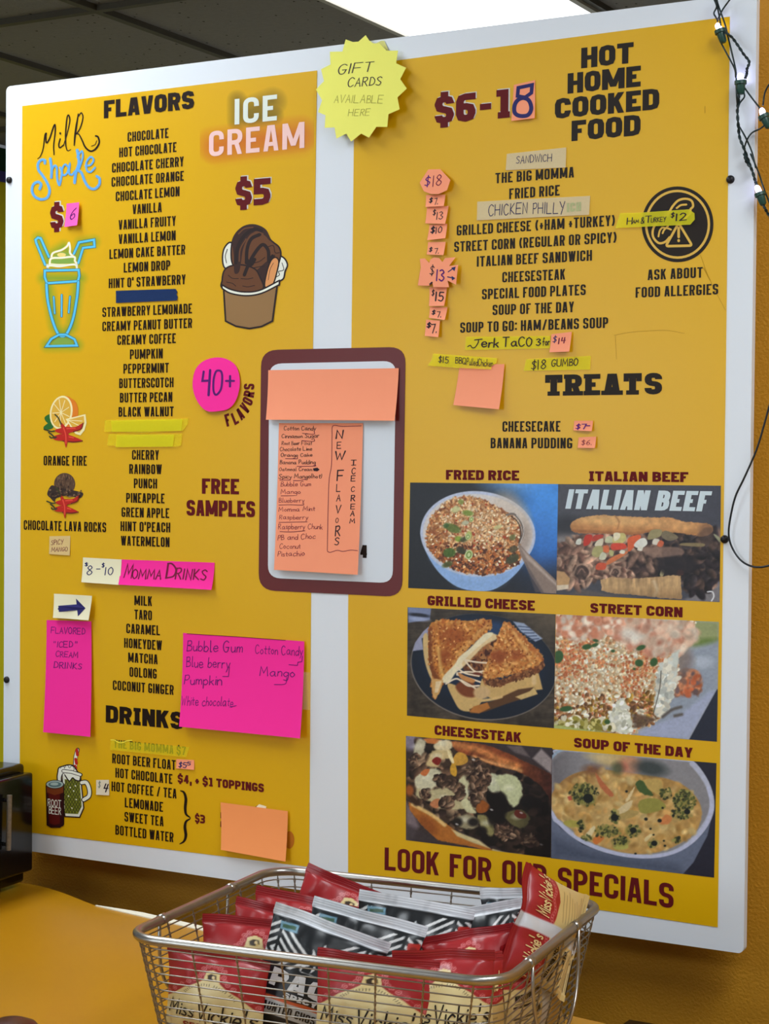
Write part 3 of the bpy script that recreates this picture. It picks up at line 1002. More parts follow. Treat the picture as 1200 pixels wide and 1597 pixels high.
# ------------------------------------------------------------------ printed drawings on the panels
class Draw:
    def __init__(self, cr, y=None):
        self.cr, self.y, self.mats, self.mb, self.k = cr, (PRINT - 0.0004 if y is None else y), [], MB(), 0

    def _add(self, vs, fs, m):
        if m not in self.mats:
            self.mats.append(m)
        self.k += 1
        self.mb.add([at(*self.cr(x, y), self.y - self.k * 1e-5 - i * 1e-7) for i, (x, y) in enumerate(vs)], fs, self.mats.index(m))

    def fill(self, pts, m, smooth=False):
        if smooth:
            pts = catmull(pts, 6, True)
        self._add(*polyfill(pts), m)

    def line(self, pts, w, m, smooth=True, closed=False, taper=None):
        p = catmull(pts, 6, closed) if smooth and len(pts) > 2 else pts
        ws = None
        if taper:
            n = len(p)
            ws = [max(.3, w * (taper[0] + (1 - taper[0]) * min(1, 3 * i / n)) * (taper[1] + (1 - taper[1]) * min(1, 3 * (n - 1 - i) / n))) for i in range(n)]
        self._add(*strip(p, w, closed, 'round', ws), m)

    def ell(self, cx, cy, rx, ry, m, rot=0, n=28):
        a = math.radians(rot)
        self.fill([(cx + rx * math.cos(t) * math.cos(a) - ry * math.sin(t) * math.sin(a), cy + rx * math.cos(t) * math.sin(a) + ry * math.sin(t) * math.cos(a)) for t in np.linspace(0, 2 * math.pi, n + 1)[:-1]], m)

    def build(self, name, parent, label=None):
        return self.mb.build(name, self.mats, parent, label=label)


def patch(name, px0, py0, px1, py1, nx, ny, fn, parent, y, material, label=None):
    """a printed rectangle in board pixels painted by fn(Paint)"""
    xs, ys = np.linspace(px0, px1, nx), np.linspace(py0, py1, ny)
    X, Y = np.meshgrid(xs, ys)
    P = Paint(X, Y, (224, 174, 8))
    fn(P)
    R = np.array(ROT)
    d = np.stack([(X - 600) / FPX, -(Y - 798.5) / FPX, -np.ones_like(X)], -1) @ R.T
    k = (y - CAM[1]) / d[..., 1]
    pos = np.array(CAM) + d * k[..., None]
    return ink_grid(name, pos, P.C, material, parent, label)


M_PRINT = ink_mat('panel_ink', 0.33, 0.32)
M_PHOTO = ink_mat('photo_ink', 0.33, 0.25)
M_SKY = mat('neon_blue_ink', s8(92, 196, 238), 0.45, 0.3)
M_DBLUE = mat('deep_blue_ink', s8(36, 96, 132), 0.45, 0.3)
M_GLASSG = mat('soft_green_ink', s8(132, 168, 70), 0.45, 0.3)
M_SCRIPTB = mat('script_blue_ink', s8(92, 166, 232), 0.45, 0.3)
M_LBLUE = mat('light_blue_ink', s8(150, 170, 190), 0.45, 0.3)
M_OFFW = mat('offwhite_ink', s8(238, 240, 226), 0.45, 0.3)
M_CREAMI = mat('whipped_ink', s8(238, 214, 120), 0.45, 0.3)

# script word: Milk (dark) and Shake (blue)
c1 = crop(0, 120, 3.75)
D = Draw(c1)
D.line([(220, 478), (235, 465), (252, 420), (262, 345), (270, 330), (268, 350), (272, 385), (290, 360), (310, 300), (322, 280), (322, 330), (314, 400), (316, 455)], 9, M_BLACK, taper=(.5, .7))
D.line([(352, 362), (344, 395), (350, 414), (372, 398)], 8, M_BLACK)
D.line([(352, 328), (353, 332)], 11, M_BLACK)
D.line([(372, 398), (390, 340), (408, 260), (402, 224), (392, 240), (384, 320), (384, 390), (394, 430), (414, 425)], 8, M_BLACK, taper=(.5, .6))
D.line([(458, 216), (446, 290), (438, 350), (434, 400)], 11, M_BLACK, taper=(.6, .6))
D.line([(458, 230), (476, 210), (485, 240), (468, 300), (446, 334)], 7, M_BLACK)
D.line([(446, 334), (462, 336), (480, 370), (500, 412), (530, 434), (560, 420), (580, 385), (574, 352), (560, 345)], 10, M_BLACK, taper=(.5, 1))
D.line([(535, 405), (556, 395), (566, 372)], 4, M_BLACK)
D.build('script_drawing', panel_l, 'flowing dark script of the milk word')
for w, m, k in ((17, M_LBLUE, 0), (11, M_SCRIPTB, 3e-4)):
    D = Draw(c1, PRINT - .0005 - k)
    D.line([(262, 505), (262, 488), (240, 486), (222, 510), (226, 545), (248, 575), (276, 620), (290, 665), (276, 705), (240, 716), (204, 700), (187, 665), (196, 628), (222, 614), (240, 628), (232, 655)], w, m)
    D.line([(294, 478), (302, 540), (300, 588)], w, m)
    D.line([(302, 545), (318, 520), (332, 530), (334, 590), (348, 632), (362, 560), (352, 530)], w * .8, m)
    D.line([(402, 530), (380, 512), (362, 545), (370, 575), (394, 560), (408, 510), (404, 560), (420, 572), (440, 550)], w * .75, m)
    D.line([(452, 428), (462, 500), (444, 560), (436, 618)], w * 1.1, m)
    D.line([(452, 470), (478, 434), (484, 470), (462, 540)], w * .7, m)
    D.line([(452, 545), (476, 560), (496, 610), (520, 645), (552, 655), (580, 630), (582, 595), (566, 580)], w, m)
    D.line([(500, 520), (530, 515), (548, 485), (530, 468), (506, 500), (508, 545), (530, 556), (556, 530)], w * .75, m)
    D.build('script_drawing', panel_l, 'flowing blue script of the shake word')


# neon glow halos (printed)
def glow_shake(P):
    c = lambda x, y: c1(x, y)
    d = np.full(P.X.shape, 1e9)
    for pts in ([(60, 372), (78, 412)], [(118, 412), (126, 380), (146, 377)], [(76, 400), (100, 385), (120, 410)], [(68, 434), (126, 434)], [(74, 440), (86, 510), (98, 522), (112, 510), (122, 440)], [(74, 538), (98, 524), (120, 538), (74, 539)]):
        d = np.minimum(d, P.sd(pts, False))
    m = np.clip(1 - d / 15.0, 0, 1) ** 1.4
    ex = np.clip(np.minimum(np.minimum(P.X - P.X.min(), P.X.max() - P.X), np.minimum(P.Y - P.Y.min(), P.Y.max() - P.Y)) / 4, 0, 1)
    P.put(m * ex * .72, (104, 158, 60))


patch('glow_print', 38, 355, 166, 556, 100, 150, glow_shake, panel_l, PRINT - .0002, M_PRINT, 'green glow printed round the neon milkshake')


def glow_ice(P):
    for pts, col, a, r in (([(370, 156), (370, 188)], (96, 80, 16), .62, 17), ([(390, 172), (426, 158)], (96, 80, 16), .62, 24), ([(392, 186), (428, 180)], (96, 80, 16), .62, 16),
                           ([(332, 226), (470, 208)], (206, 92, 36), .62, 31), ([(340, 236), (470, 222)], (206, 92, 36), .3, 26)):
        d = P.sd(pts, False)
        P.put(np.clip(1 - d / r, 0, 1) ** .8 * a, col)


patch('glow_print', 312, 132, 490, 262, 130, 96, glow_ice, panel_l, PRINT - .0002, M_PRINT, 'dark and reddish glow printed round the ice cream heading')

# neon milkshake glass
D = Draw(lambda x, y: (c1(x, y) if y < 1130 else crop(0, 430, 3.75)(x, y - 1200)))
Z3 = lambda pts: [(x, y + 1200) for x, y in pts]
D.fill([(272, 1146), (300, 1060), (360, 1020), (430, 1040), (450, 1140)], M_GLASSG)


def neon(pts, w=15, closed=False, smooth=True, m=None):
    D.line(pts, w + 6, M_DBLUE, smooth, closed)
    D.line(pts, w, m or M_SKY, smooth, closed)


neon([(286, 1052), (238, 944), (222, 940), (208, 952), (212, 970), (264, 1098)], 12, False, False)
neon([(432, 1034), (462, 968), (550, 952), (553, 992), (486, 1000), (458, 1088)], 12, False, False)
for pts in ([(300, 1062), (310, 1030), (360, 1012), (392, 990), (404, 970), (410, 1000), (410, 1030), (432, 1052)], [(290, 1095), (300, 1062), (360, 1058), (432, 1052), (438, 1075), (440, 1095), (350, 1100), (290, 1095)],
            [(276, 1146), (286, 1105), (350, 1108), (440, 1098), (450, 1140)]):
    D.line(pts, 14, M_CREAMI)
    D.line(pts, 9, M_OFFW)
D.ell(360, 1040, 26, 12, M_CREAMI)
neon(Z3([(262, 8), (262, -30), (460, -34), (464, 0), (456, 32), (275, 44)]), 12, True, False)
neon(Z3([(272, 50), (280, 150), (310, 270), (345, 345), (385, 345), (425, 260), (450, 130), (458, 36)]), 13)
for a in ([(314, 124), (320, 220)], [(361, 112), (360, 238)], [(410, 122), (402, 216)]):
    neon(Z3(a), 8, False, False)
neon(Z3([(345, 345), (300, 370), (272, 412), (450, 408), (436, 372), (385, 345)]), 12, True, False)
D.fill(Z3([(300, 405), (330, 370), (365, 360), (410, 375), (430, 402)]), M_GLASSG)
D.build('neon_drawing', panel_l, 'blue neon milkshake glass with two straws')

# ice cream cup drawing (crop 280,330 x3.75)
c4 = crop(280, 330, 3.75)
K = mat('outline_ink', s8(34, 16, 14), 0.5, 0.3)
M_CHOC = mat('chocolate_ink', s8(104, 62, 32), 0.5, 0.3)
M_SAUCE = mat('sauce_ink', s8(54, 28, 22), 0.5, 0.3)
M_CUP = mat('kraft_ink', s8(150, 114, 70), 0.5, 0.3)
M_STICK = mat('stick_ink', s8(226, 154, 92), 0.5, 0.3)
D = Draw(c4)


def blob(pts, m, w=9, smooth=True):
    D.fill(pts, m, smooth)
    D.line(pts, w, K, smooth, True)


blob([(300, 180), (262, 215), (252, 280), (266, 330), (310, 330), (330, 240)], M_OFFW)
blob([(570, 262), (610, 270), (632, 310), (618, 350), (608, 392), (575, 410), (540, 420), (540, 330)], M_OFFW)
blob([(436, 78), (370, 92), (318, 150), (302, 240), (318, 320), (400, 400), (480, 410), (560, 340), (592, 262), (584, 210), (550, 180), (530, 160), (500, 105)], M_CHOC)
D.fill([(450, 345), (500, 300), (560, 250), (560, 380), (500, 440), (478, 430)], M_SAUCE)
blob([(262, 345), (300, 318), (370, 312), (440, 335), (470, 380), (490, 450), (400, 470), (256, 450), (250, 400)], M_CHOC)
# sauce running down
D.fill([(310, 170), (340, 110), (400, 78), (460, 80), (510, 110), (530, 170), (500, 140), (460, 120), (420, 130), (390, 170), (370, 230), (360, 300), (350, 350), (334, 364), (320, 350), (318, 260)], M_SAUCE, True)
for pts in ([(330, 300), (338, 220), (372, 150), (430, 105), (480, 110)], [(392, 300), (396, 220), (420, 160), (470, 134)], [(380, 370), (400, 320), (430, 260), (470, 205), (495, 195), (520, 230), (524, 290), (545, 260)], [(395, 280), (400, 300), (420, 310), (440, 280)]):
    D.line(pts, 20, K)
for pts in ([(350, 290), (356, 220), (390, 160)], [(420, 140), (450, 118), (490, 130)], [(346, 130), (380, 100), (430, 92)]):
    D.line(pts, 7, M_CHOC)
for pts in ([(276, 412), (310, 420), (330, 436)], [(370, 435), (400, 440), (440, 432)], [(360, 392), (400, 394), (430, 388)], [(286, 372), (310, 390), (345, 392)], [(440, 300), (470, 290), (500, 268)], [(430, 330), (470, 322), (500, 318)], [(520, 205), (550, 200), (560, 240), (585, 240)]):
    D.line(pts, 4, K)
blob([(500, 440), (510, 360), (534, 290), (560, 268), (580, 285), (576, 330), (545, 430)], M_STICK, 8)
D.line([(520, 400), (530, 340), (550, 300)], 3, K)
for pts in ([(275, 300), (268, 260), (280, 220)], [(600, 300), (610, 340), (580, 350), (585, 370), (560, 385)]):
    D.line(pts, 4, K)
blob([(258, 440), (330, 470), (400, 482), (480, 472), (572, 430), (560, 520), (544, 640), (480, 672), (410, 684), (330, 670), (270, 640)], M_CUP, 10, False)
D.fill([(248, 428), (300, 455), (380, 470), (470, 460), (586, 402), (582, 430), (480, 478), (390, 492), (300, 478), (250, 448)], M_OFFW)
for pts in ([(248, 428), (300, 455), (380, 470), (470, 460), (586, 402)], [(250, 450), (300, 478), (390, 492), (480, 478), (584, 428)]):
    D.line(pts, 9, K)
D.line([(248, 426), (250, 450)], 9, K)
D.line([(586, 402), (584, 430)], 9, K)
D.build('ice_cream_drawing', panel_l, 'chocolate ice cream scoops in a brown paper cup')

# orange slice with chillies, and the chocolate scoop with chillies
c3 = crop(0, 430, 3.75)
M_RED = mat('chilli_ink', s8(190, 34, 22), 0.45, 0.3)
M_DRED = mat('dark_chilli_ink', s8(116, 24, 18), 0.45, 0.3)
M_HRED = mat('bright_chilli_ink', s8(232, 80, 60), 0.45, 0.3)
M_LEAF = mat('leaf_ink', s8(40, 104, 40), 0.45, 0.3)
M_STEM = mat('stem_ink', s8(60, 60, 30), 0.45, 0.3)
M_RIND = mat('rind_ink', s8(246, 232, 176), 0.45, 0.3)
M_ORN = mat('orange_flesh_ink', s8(226, 176, 60), 0.45, 0.3)
M_ORD = mat('orange_peel_ink', s8(228, 128, 30), 0.45, 0.3)


def chilli_set(D, f):
    for pts in (((320, 905), (380, 885), (440, 884), (486, 862), (474, 896), (430, 912), (370, 926)), ((312, 940), (370, 925), (430, 940), (482, 966), (430, 972), (370, 966), (320, 960))):
        D.fill([f(*p) for p in pts], M_RED, True)
        D.line([f(*p) for p in pts[3:6]], 7, M_DRED)
        D.line([f(pts[1][0], pts[1][1] + 10), f(pts[2][0], pts[2][1] + 8)], 6, M_HRED)
    D.fill([f(*p) for p in ((352, 858), (380, 880), (402, 930), (394, 975), (386, 1006), (376, 970), (366, 920))], M_RED, True)
    D.line([f(*p) for p in ((372, 890), (384, 930), (386, 980))], 6, M_HRED)
    for a in (((358, 868), (340, 830), (322, 812)), ((318, 908), (296, 910), (258, 898)), ((322, 950), (304, 930), (284, 916)), ((330, 944), (300, 948), (290, 940))):
        D.line([f(*p) for p in a], 8, M_STEM)


D = Draw(c3)
for pts in ([(296, 812), (262, 826), (268, 852), (300, 870)], [(310, 850), (258, 880), (264, 902), (310, 890)]):
    D.fill(pts, M_LEAF, True)
D.ell(374, 800, 66, 98, M_ORD, 12)
D.ell(396, 812, 60, 96, M_ORD, 12)
D.ell(358, 800, 66, 99, M_RIND, 10)
D.ell(357, 800, 56, 88, M_ORN, 10)
for k in range(9):
    a = k * math.pi * 2 / 9 + .3
    D.line([(357, 800), (357 + 50 * math.cos(a), 800 + 80 * math.sin(a))], 4, M_RIND, False)
D.fill([(384, 838), (500, 810), (506, 860), (494, 905), (470, 934), (440, 924)], M_RIND)
D.fill([(396, 844), (490, 820), (494, 860), (482, 896), (464, 918), (440, 910)], M_ORN)
for a in ((420, 900), (470, 880), (480, 850)):
    D.line([(398, 845), a], 4, M_RIND, False)
chilli_set(D, lambda x, y: (x, y))
D.build('orange_drawing', panel_l, 'halved orange with red chillies and leaves')

c5 = crop(0, 720, 3.75)
M_SCOOP = mat('scoop_ink', s8(92, 66, 48), 0.5, 0.3)
M_SCOOPD = mat('scoop_dark_ink', s8(58, 42, 36), 0.5, 0.3)
M_SCOOPL = mat('scoop_light_ink', s8(132, 102, 76), 0.5, 0.3)
D = Draw(c5)
D.ell(378, 130, 62, 64, M_SCOOP)
D.fill([(300, 140), (340, 150), (440, 170), (486, 184), (470, 212), (430, 206), (380, 200), (330, 214), (320, 236), (296, 214), (276, 188)], M_SCOOPD, True)
rnd = random.Random(8)
for k in range(70):
    a, r = rnd.uniform(0, 6.28), math.sqrt(rnd.random())
    x, y = 378 + 56 * r * math.cos(a), 126 + 56 * r * math.sin(a)
    D.line([(x, y), (x + rnd.uniform(-3, 3), y + rnd.uniform(8, 18))], rnd.uniform(2, 4), rnd.choice((M_SCOOPD, M_SCOOPL, M_SCOOPL, M_SCOOPD)), False)
for k in range(30):
    D.ell(rnd.uniform(290, 475), rnd.uniform(165, 205), rnd.uniform(4, 9), rnd.uniform(3, 7), rnd.choice((M_SCOOP, M_SCOOPL, M_SCOOPD)), n=7)
chilli_set(D, lambda x, y: (274 + (x - 258) * .82, 198 + (y - 862) * .93))
for k in range(14):
    D.ell(rnd.uniform(290, 470), rnd.uniform(178, 205), rnd.uniform(4, 8), rnd.uniform(3, 6), rnd.choice((M_SCOOP, M_SCOOPD)), n=7)
D.build('scoop_drawing', panel_l, 'chocolate ice cream scoop resting on red chillies')

# root beer can and mug (crop 0,1020 x3.75)
c6 = crop(0, 1020, 3.75)
M_CANR = mat('can_red_ink', s8(92, 22, 18), 0.4, 0.4)
M_CAND = mat('can_dark_ink', s8(52, 14, 16), 0.4, 0.4)
M_CANB = mat('can_rust_ink', s8(120, 56, 24), 0.4, 0.4)
M_STEEL = mat('steel_ink', s8(170, 190, 186), 0.4, 0.4)
M_STEELD = mat('steel_dark_ink', s8(88, 118, 122), 0.4, 0.4)
M_MUGG = mat('mug_green_ink', s8(126, 132, 40), 0.45, 0.3)
M_MUGD = mat('mug_net_ink', s8(62, 66, 28), 0.45, 0.3)
D = Draw(c6)
blob([(372, 690), (470, 700), (474, 740), (490, 900), (466, 955), (380, 950), (360, 800)], M_OFFW, 7, False)
D.line([(478, 752), (505, 752), (522, 790), (520, 830), (490, 852)], 30, K)
D.line([(478, 752), (505, 752), (522, 790), (520, 830), (490, 852)], 19, M_OFFW)
D.line([(436, 690), (442, 600), (454, 560)], 24, K, False)
D.line([(438, 690), (443, 600), (453, 562)], 18, M_OFFW, False)
for a, b in ((560, 590), (615, 640), (655, 668)):
    t = lambda y: 453 - (y - 560) * .12
    D.line([(t(a) - 4, a), (t(b) + 4, b)], 17, M_RED, False)
D.fill([(372, 730), (400, 735), (430, 722), (466, 740), (478, 890), (456, 936), (380, 932)], M_MUGG)
for k in range(-4, 14):
    x0 = 366 + k * 17
    seg = []
    for (ax, ay, bx, by) in ((x0, 740, x0 + 110, 930), (x0 + 60, 740, x0 - 50, 930)):
        n_ = [(ax + (bx - ax) * q / 40, ay + (by - ay) * q / 40) for q in range(41)]
        n_ = [p for p in n_ if 376 < p[0] < 462 + (p[1] - 740) * .08 and not (p[1] > 900 and p[0] > 478 - (p[1] - 900))]
        if len(n_) > 2:
            D.line([n_[0], n_[-1]], 4, M_MUGD, False)
for x, y in ((430, 800), (400, 830), (445, 850), (410, 780), (420, 900), (440, 770)):
    D.line([(x, y), (x + 2, y + 2)], 7, M_OFFW, False)
blob([(338, 690), (345, 665), (372, 655), (400, 648), (430, 655), (455, 690), (470, 700), (466, 740), (440, 736), (425, 724), (410, 742), (398, 736), (372, 700), (360, 720), (358, 752), (340, 752), (334, 720)], M_OFFW, 7)
D.line([(370, 684), (420, 690), (472, 706)], 22, K, False)
D.line([(370, 684), (420, 690), (470, 706)], 14, M_OFFW, False)
D.line([(372, 705), (374, 760)], 10, M_OFFW, False)
for x, y in ((366, 664), (392, 660), (420, 664), (440, 680)):
    D.line(catmull([(x - 12, y + 4), (x - 4, y - 8), (x + 8, y - 6), (x + 12, y + 6)], 4), 3, K, False)
D.fill([(270, 770), (276, 1000), (300, 1012), (350, 1012), (372, 996), (374, 760), (320, 790)], M_CANR)
D.fill([(268, 770), (374, 765), (374, 810), (320, 826), (268, 806)], M_CANB)
D.fill([(350, 820), (374, 808), (372, 996), (350, 1010)], M_CAND)
D.fill([(268, 810), (284, 818), (290, 1008), (274, 998)], M_CAND)
D.fill([(274, 985), (320, 1000), (374, 985), (370, 1006), (330, 1016), (290, 1010)], M_CAND)
D.line([(270, 770), (276, 1000), (300, 1013), (350, 1013), (372, 996), (374, 760)], 6, K, False)
D.ell(321, 762, 54, 26, K)
D.ell(321, 762, 49, 22, M_STEEL)
D.ell(321, 763, 38, 16, M_STEELD)
D.ell(318, 760, 24, 9, M_STEEL)
D.build('root_beer_drawing', panel_l, 'dark red soda can beside a foaming mug with a striped straw')
yy = PRINT - .0019
for s, a, b, yc, dz in (('ROOT', 279, 357, 872, 1), ('BEER', 286, 356, 916, 1)):
    p, q = c6(a, yc), c6(b, yc)
    board_text(s, p[0], q[0], p[1], 10.5, 'hand', M_OFFW, panel_l, 'drawing_text', y=yy, weight=.11)

# allergy roundel (crop 880,270 x4)
cA = crop(880, 270, 4)
D = Draw(cA)
M_YINK = mat('knockout_ink', s8(222, 178, 66), 0.4, 0.4)


def circ(cx, cy, rx, ry, n=48):
    return [(cx + rx * math.cos(t), cy + ry * math.sin(t)) for t in np.linspace(0, 2 * math.pi, n + 1)[:-1]]


D.ell(709, 319, 224, 236, M_HAZED, n=64)
D.line(circ(709, 319, 196, 208), 15, M_YINK, False, True)
# the peanut outline
pn = [(790, 225), (806, 205), (796, 172), (760, 160), (715, 170), (680, 205), (650, 250), (600, 290), (560, 340), (556, 395), (590, 435), (630, 430), (660, 400)]
D.line(pn, 14, M_YINK)
D.line([(790, 225), (785, 250), (750, 290)], 14, M_YINK)
D.line([(704, 218), (730, 200), (764, 196)], 12, M_YINK)
for a in ([(590, 395), (598, 360), (612, 340)], [(616, 375), (625, 355), (650, 330)], [(618, 340), (650, 345), (668, 352)]):
    D.line(a, 11, M_YINK)
D.line(fillet([(636, 456, 1), (800, 452, 1), (716, 312, 1)], 18, True), 16, M_YINK, False, True)
D.fill([(650, 446), (786, 442), (716, 326)], M_HAZED)
D.line([(716, 342), (716, 398)], 16, M_YINK, False)
D.line([(716, 420), (716, 422)], 17, M_YINK, False)
D.build('allergy_drawing', panel_r, 'dark round allergy sign with a peanut and a warning triangle')
# scratches and old tape outline left on the panel
D = Draw(lambda x, y: (x, y), PRINT - .0002)
M_SCR = mat('scratch_mark', s8(186, 140, 20), 0.6, 0.2)
D.line([(1093, 398), (1108, 437), (1132, 484)], .7, M_SCR)
D.line([(1098, 418), (1108, 437)], 1.6, M_SCR, False)
D.line([(958, 523), (985, 518), (1012, 516), (1040, 515), (1068, 520)], .5, M_SCR)
D.line([(960, 524), (962, 560)], .5, M_SCR, False)
D.line([(1100, 166), (1100, 176)], 1.2, M_SCR, False)
D.build('scratch_marks', panel_r)


# ------------------------------------------------------------------ the six food photographs printed on the right panel
def food(name_label, quad, cr, nx, ny, fn, base, box):
    """quad: board pixels TL TR BR BL; fn paints in the pixels of the close-up crop cr"""
    x0, y0, s = box
    q = [at(*p, PRINT - .0003) for p in quad]
    u, v = np.meshgrid(np.linspace(0, 1, nx), np.linspace(0, 1, ny))
    def bil(a, b, c, d):
        return a * (1 - u) * (1 - v) + b * u * (1 - v) + c * u * v + d * (1 - u) * v
    X = (bil(*[p[0] for p in quad]) - x0) * s
    Y = (bil(*[p[1] for p in quad]) - y0) * s
    pos = np.stack([bil(*[p[i] for p in q]) for i in range(3)], -1)
    P = Paint(X, Y, base)
    fn(P)
    return ink_grid('food_photo', pos, P.C, M_PHOTO, panel_r, name_label)


def fried_rice(P):
    X, Y = P.X, P.Y
    P.put(np.clip((X - 780) / 260, 0, 1) * np.clip((900 - Y) / 300, .0, 1), (40, 110, 200))
    P.put(P.ell(880, 120, 230, 110, 0, 120) * .8, (122, 182, 246))
    P.put(P.ell(1100, 330, 190, 230, 0, 180) * .9, (72, 150, 236))
    P.put(P.ell(1040, 560, 120, 200, 0, 150) * .6, (58, 118, 200))
    P.put(np.clip((Y - 680) / 200, 0, 1) * np.clip((X - 760) / 250, 0, 1) * .85, (38, 44, 62))
    # bowl
    P.put(P.poly([(170, 500), (190, 600), (250, 720), (330, 820), (440, 900), (560, 930), (680, 928), (780, 880), (870, 800), (930, 715), (985, 600), (960, 500), (800, 400), (400, 400), (210, 470)], 6, True), (150, 184, 232))
    P.put(P.poly([(240, 700), (420, 820), (620, 850), (820, 790), (920, 720), (780, 880), (680, 928), (560, 930), (440, 900)], 60) * .4, (122, 160, 216))
    P.put(P.ell(585, 520, 416, 308, 4, 6), (188, 198, 222))
    P.put(P.ell(585, 522, 396, 288, 4, 10), (214, 208, 206))
    P.put(P.ell(820, 420, 140, 200, -20, 60) * .6, (206, 190, 172))
    P.put(P.ell(905, 560, 60, 120, 10, 40) * .6, (150, 130, 118))
    # rice
    rm = P.poly([(216, 540), (226, 470), (280, 370), (380, 280), (520, 248), (640, 280), (740, 330), (850, 400), (900, 500), (880, 590), (905, 690), (830, 760), (700, 808), (560, 808), (420, 770), (300, 700), (230, 620)], 10, True, 10)
    P.put(rm, (150, 92, 52))
    P.scatter(rm, 1900, (5, 9), [(178, 120, 66), (200, 146, 92), (150, 84, 44), (120, 66, 36), (206, 160, 110), (168, 96, 50)], 1, 6, (1.1, 2.2), .2)
    lm = rm * P.ell(600, 480, 250, 190, 30, 150)
    P.scatter(lm, 800, (5, 8), [(226, 186, 138), (208, 160, 110), (232, 204, 166), (186, 130, 84)], 2, 6, (1.3, 2.5), .2)
    P.scatter(rm * np.clip((Y - 560) / 150, 0, 1), 420, (6, 10), [(110, 60, 34), (166, 90, 44), (196, 120, 60), (86, 48, 30)], 3, 4, (1.2, 2.3), .2)
    P.scatter(rm, 200, (4, 7), [(244, 226, 196), (236, 190, 130), (170, 60, 30)], 9, 3, (1, 2))
    for x, y, rx, ry, c in ((430, 345, 34, 22, (200, 208, 150)), (470, 290, 22, 18, (130, 150, 70)), (520, 370, 40, 20, (110, 140, 50)), (410, 480, 60, 30, (82, 108, 40)), (360, 460, 22, 18, (60, 92, 40)), (385, 655, 46, 34, (62, 104, 36)),
                            (450, 556, 26, 20, (124, 160, 50)), (525, 532, 22, 32, (170, 190, 100)), (490, 560, 30, 18, (60, 70, 40)), (470, 640, 40, 24, (46, 52, 30)), (840, 700, 50, 30, (60, 70, 46)), (845, 630, 34, 24, (80, 74, 50)),
                            (735, 470, 30, 14, (200, 200, 140)), (500, 440, 26, 16, (180, 190, 160)), (370, 740, 40, 20, (70, 86, 40)), (840, 545, 24, 20, (100, 110, 60))):
        P.put(P.ell(x, y, rx, ry, x % 60 - 30, 10) * .85, c)
    for x, y, r in ((527, 670, 28), (545, 415, 16), (520, 540, 18)):
        P.put(P.ell(x, y, r, r * 1.25, 15, 4), (196, 212, 150))
        P.put(P.ell(x, y, r * .68, r * .9, 15, 4), (110, 140, 60))
        P.put(P.ell(x, y, r * .4, r * .55, 15, 4), (206, 216, 160))
    # spoon
    P.put(P.ell(850, 480, 58, 108, -22, 8) * .0, (0, 0, 0))
    P.put(P.line([(800, 382), (850, 378), (895, 430), (918, 510), (888, 590)], 16), (116, 104, 96))
    P.put(P.line([(830, 392), (880, 440), (900, 520), (884, 580)], 8), (60, 50, 44))
    P.put(P.line([(868, 384), (908, 440), (920, 510), (894, 588)], 4), (226, 220, 214))
    P.put(P.poly([(876, 600), (895, 598), (940, 650), (1150, 860), (1148, 950), (1040, 944), (960, 810), (900, 680)], 5), (140, 122, 112))
    P.put(P.poly([(900, 620), (1150, 880), (1150, 900), (940, 700)], 12) * .7, (196, 178, 166))
    P.put(P.poly([(930, 720), (1060, 945), (1000, 940), (940, 770)], 12) * .7, (92, 82, 84))
    P.grain(.07, 14)


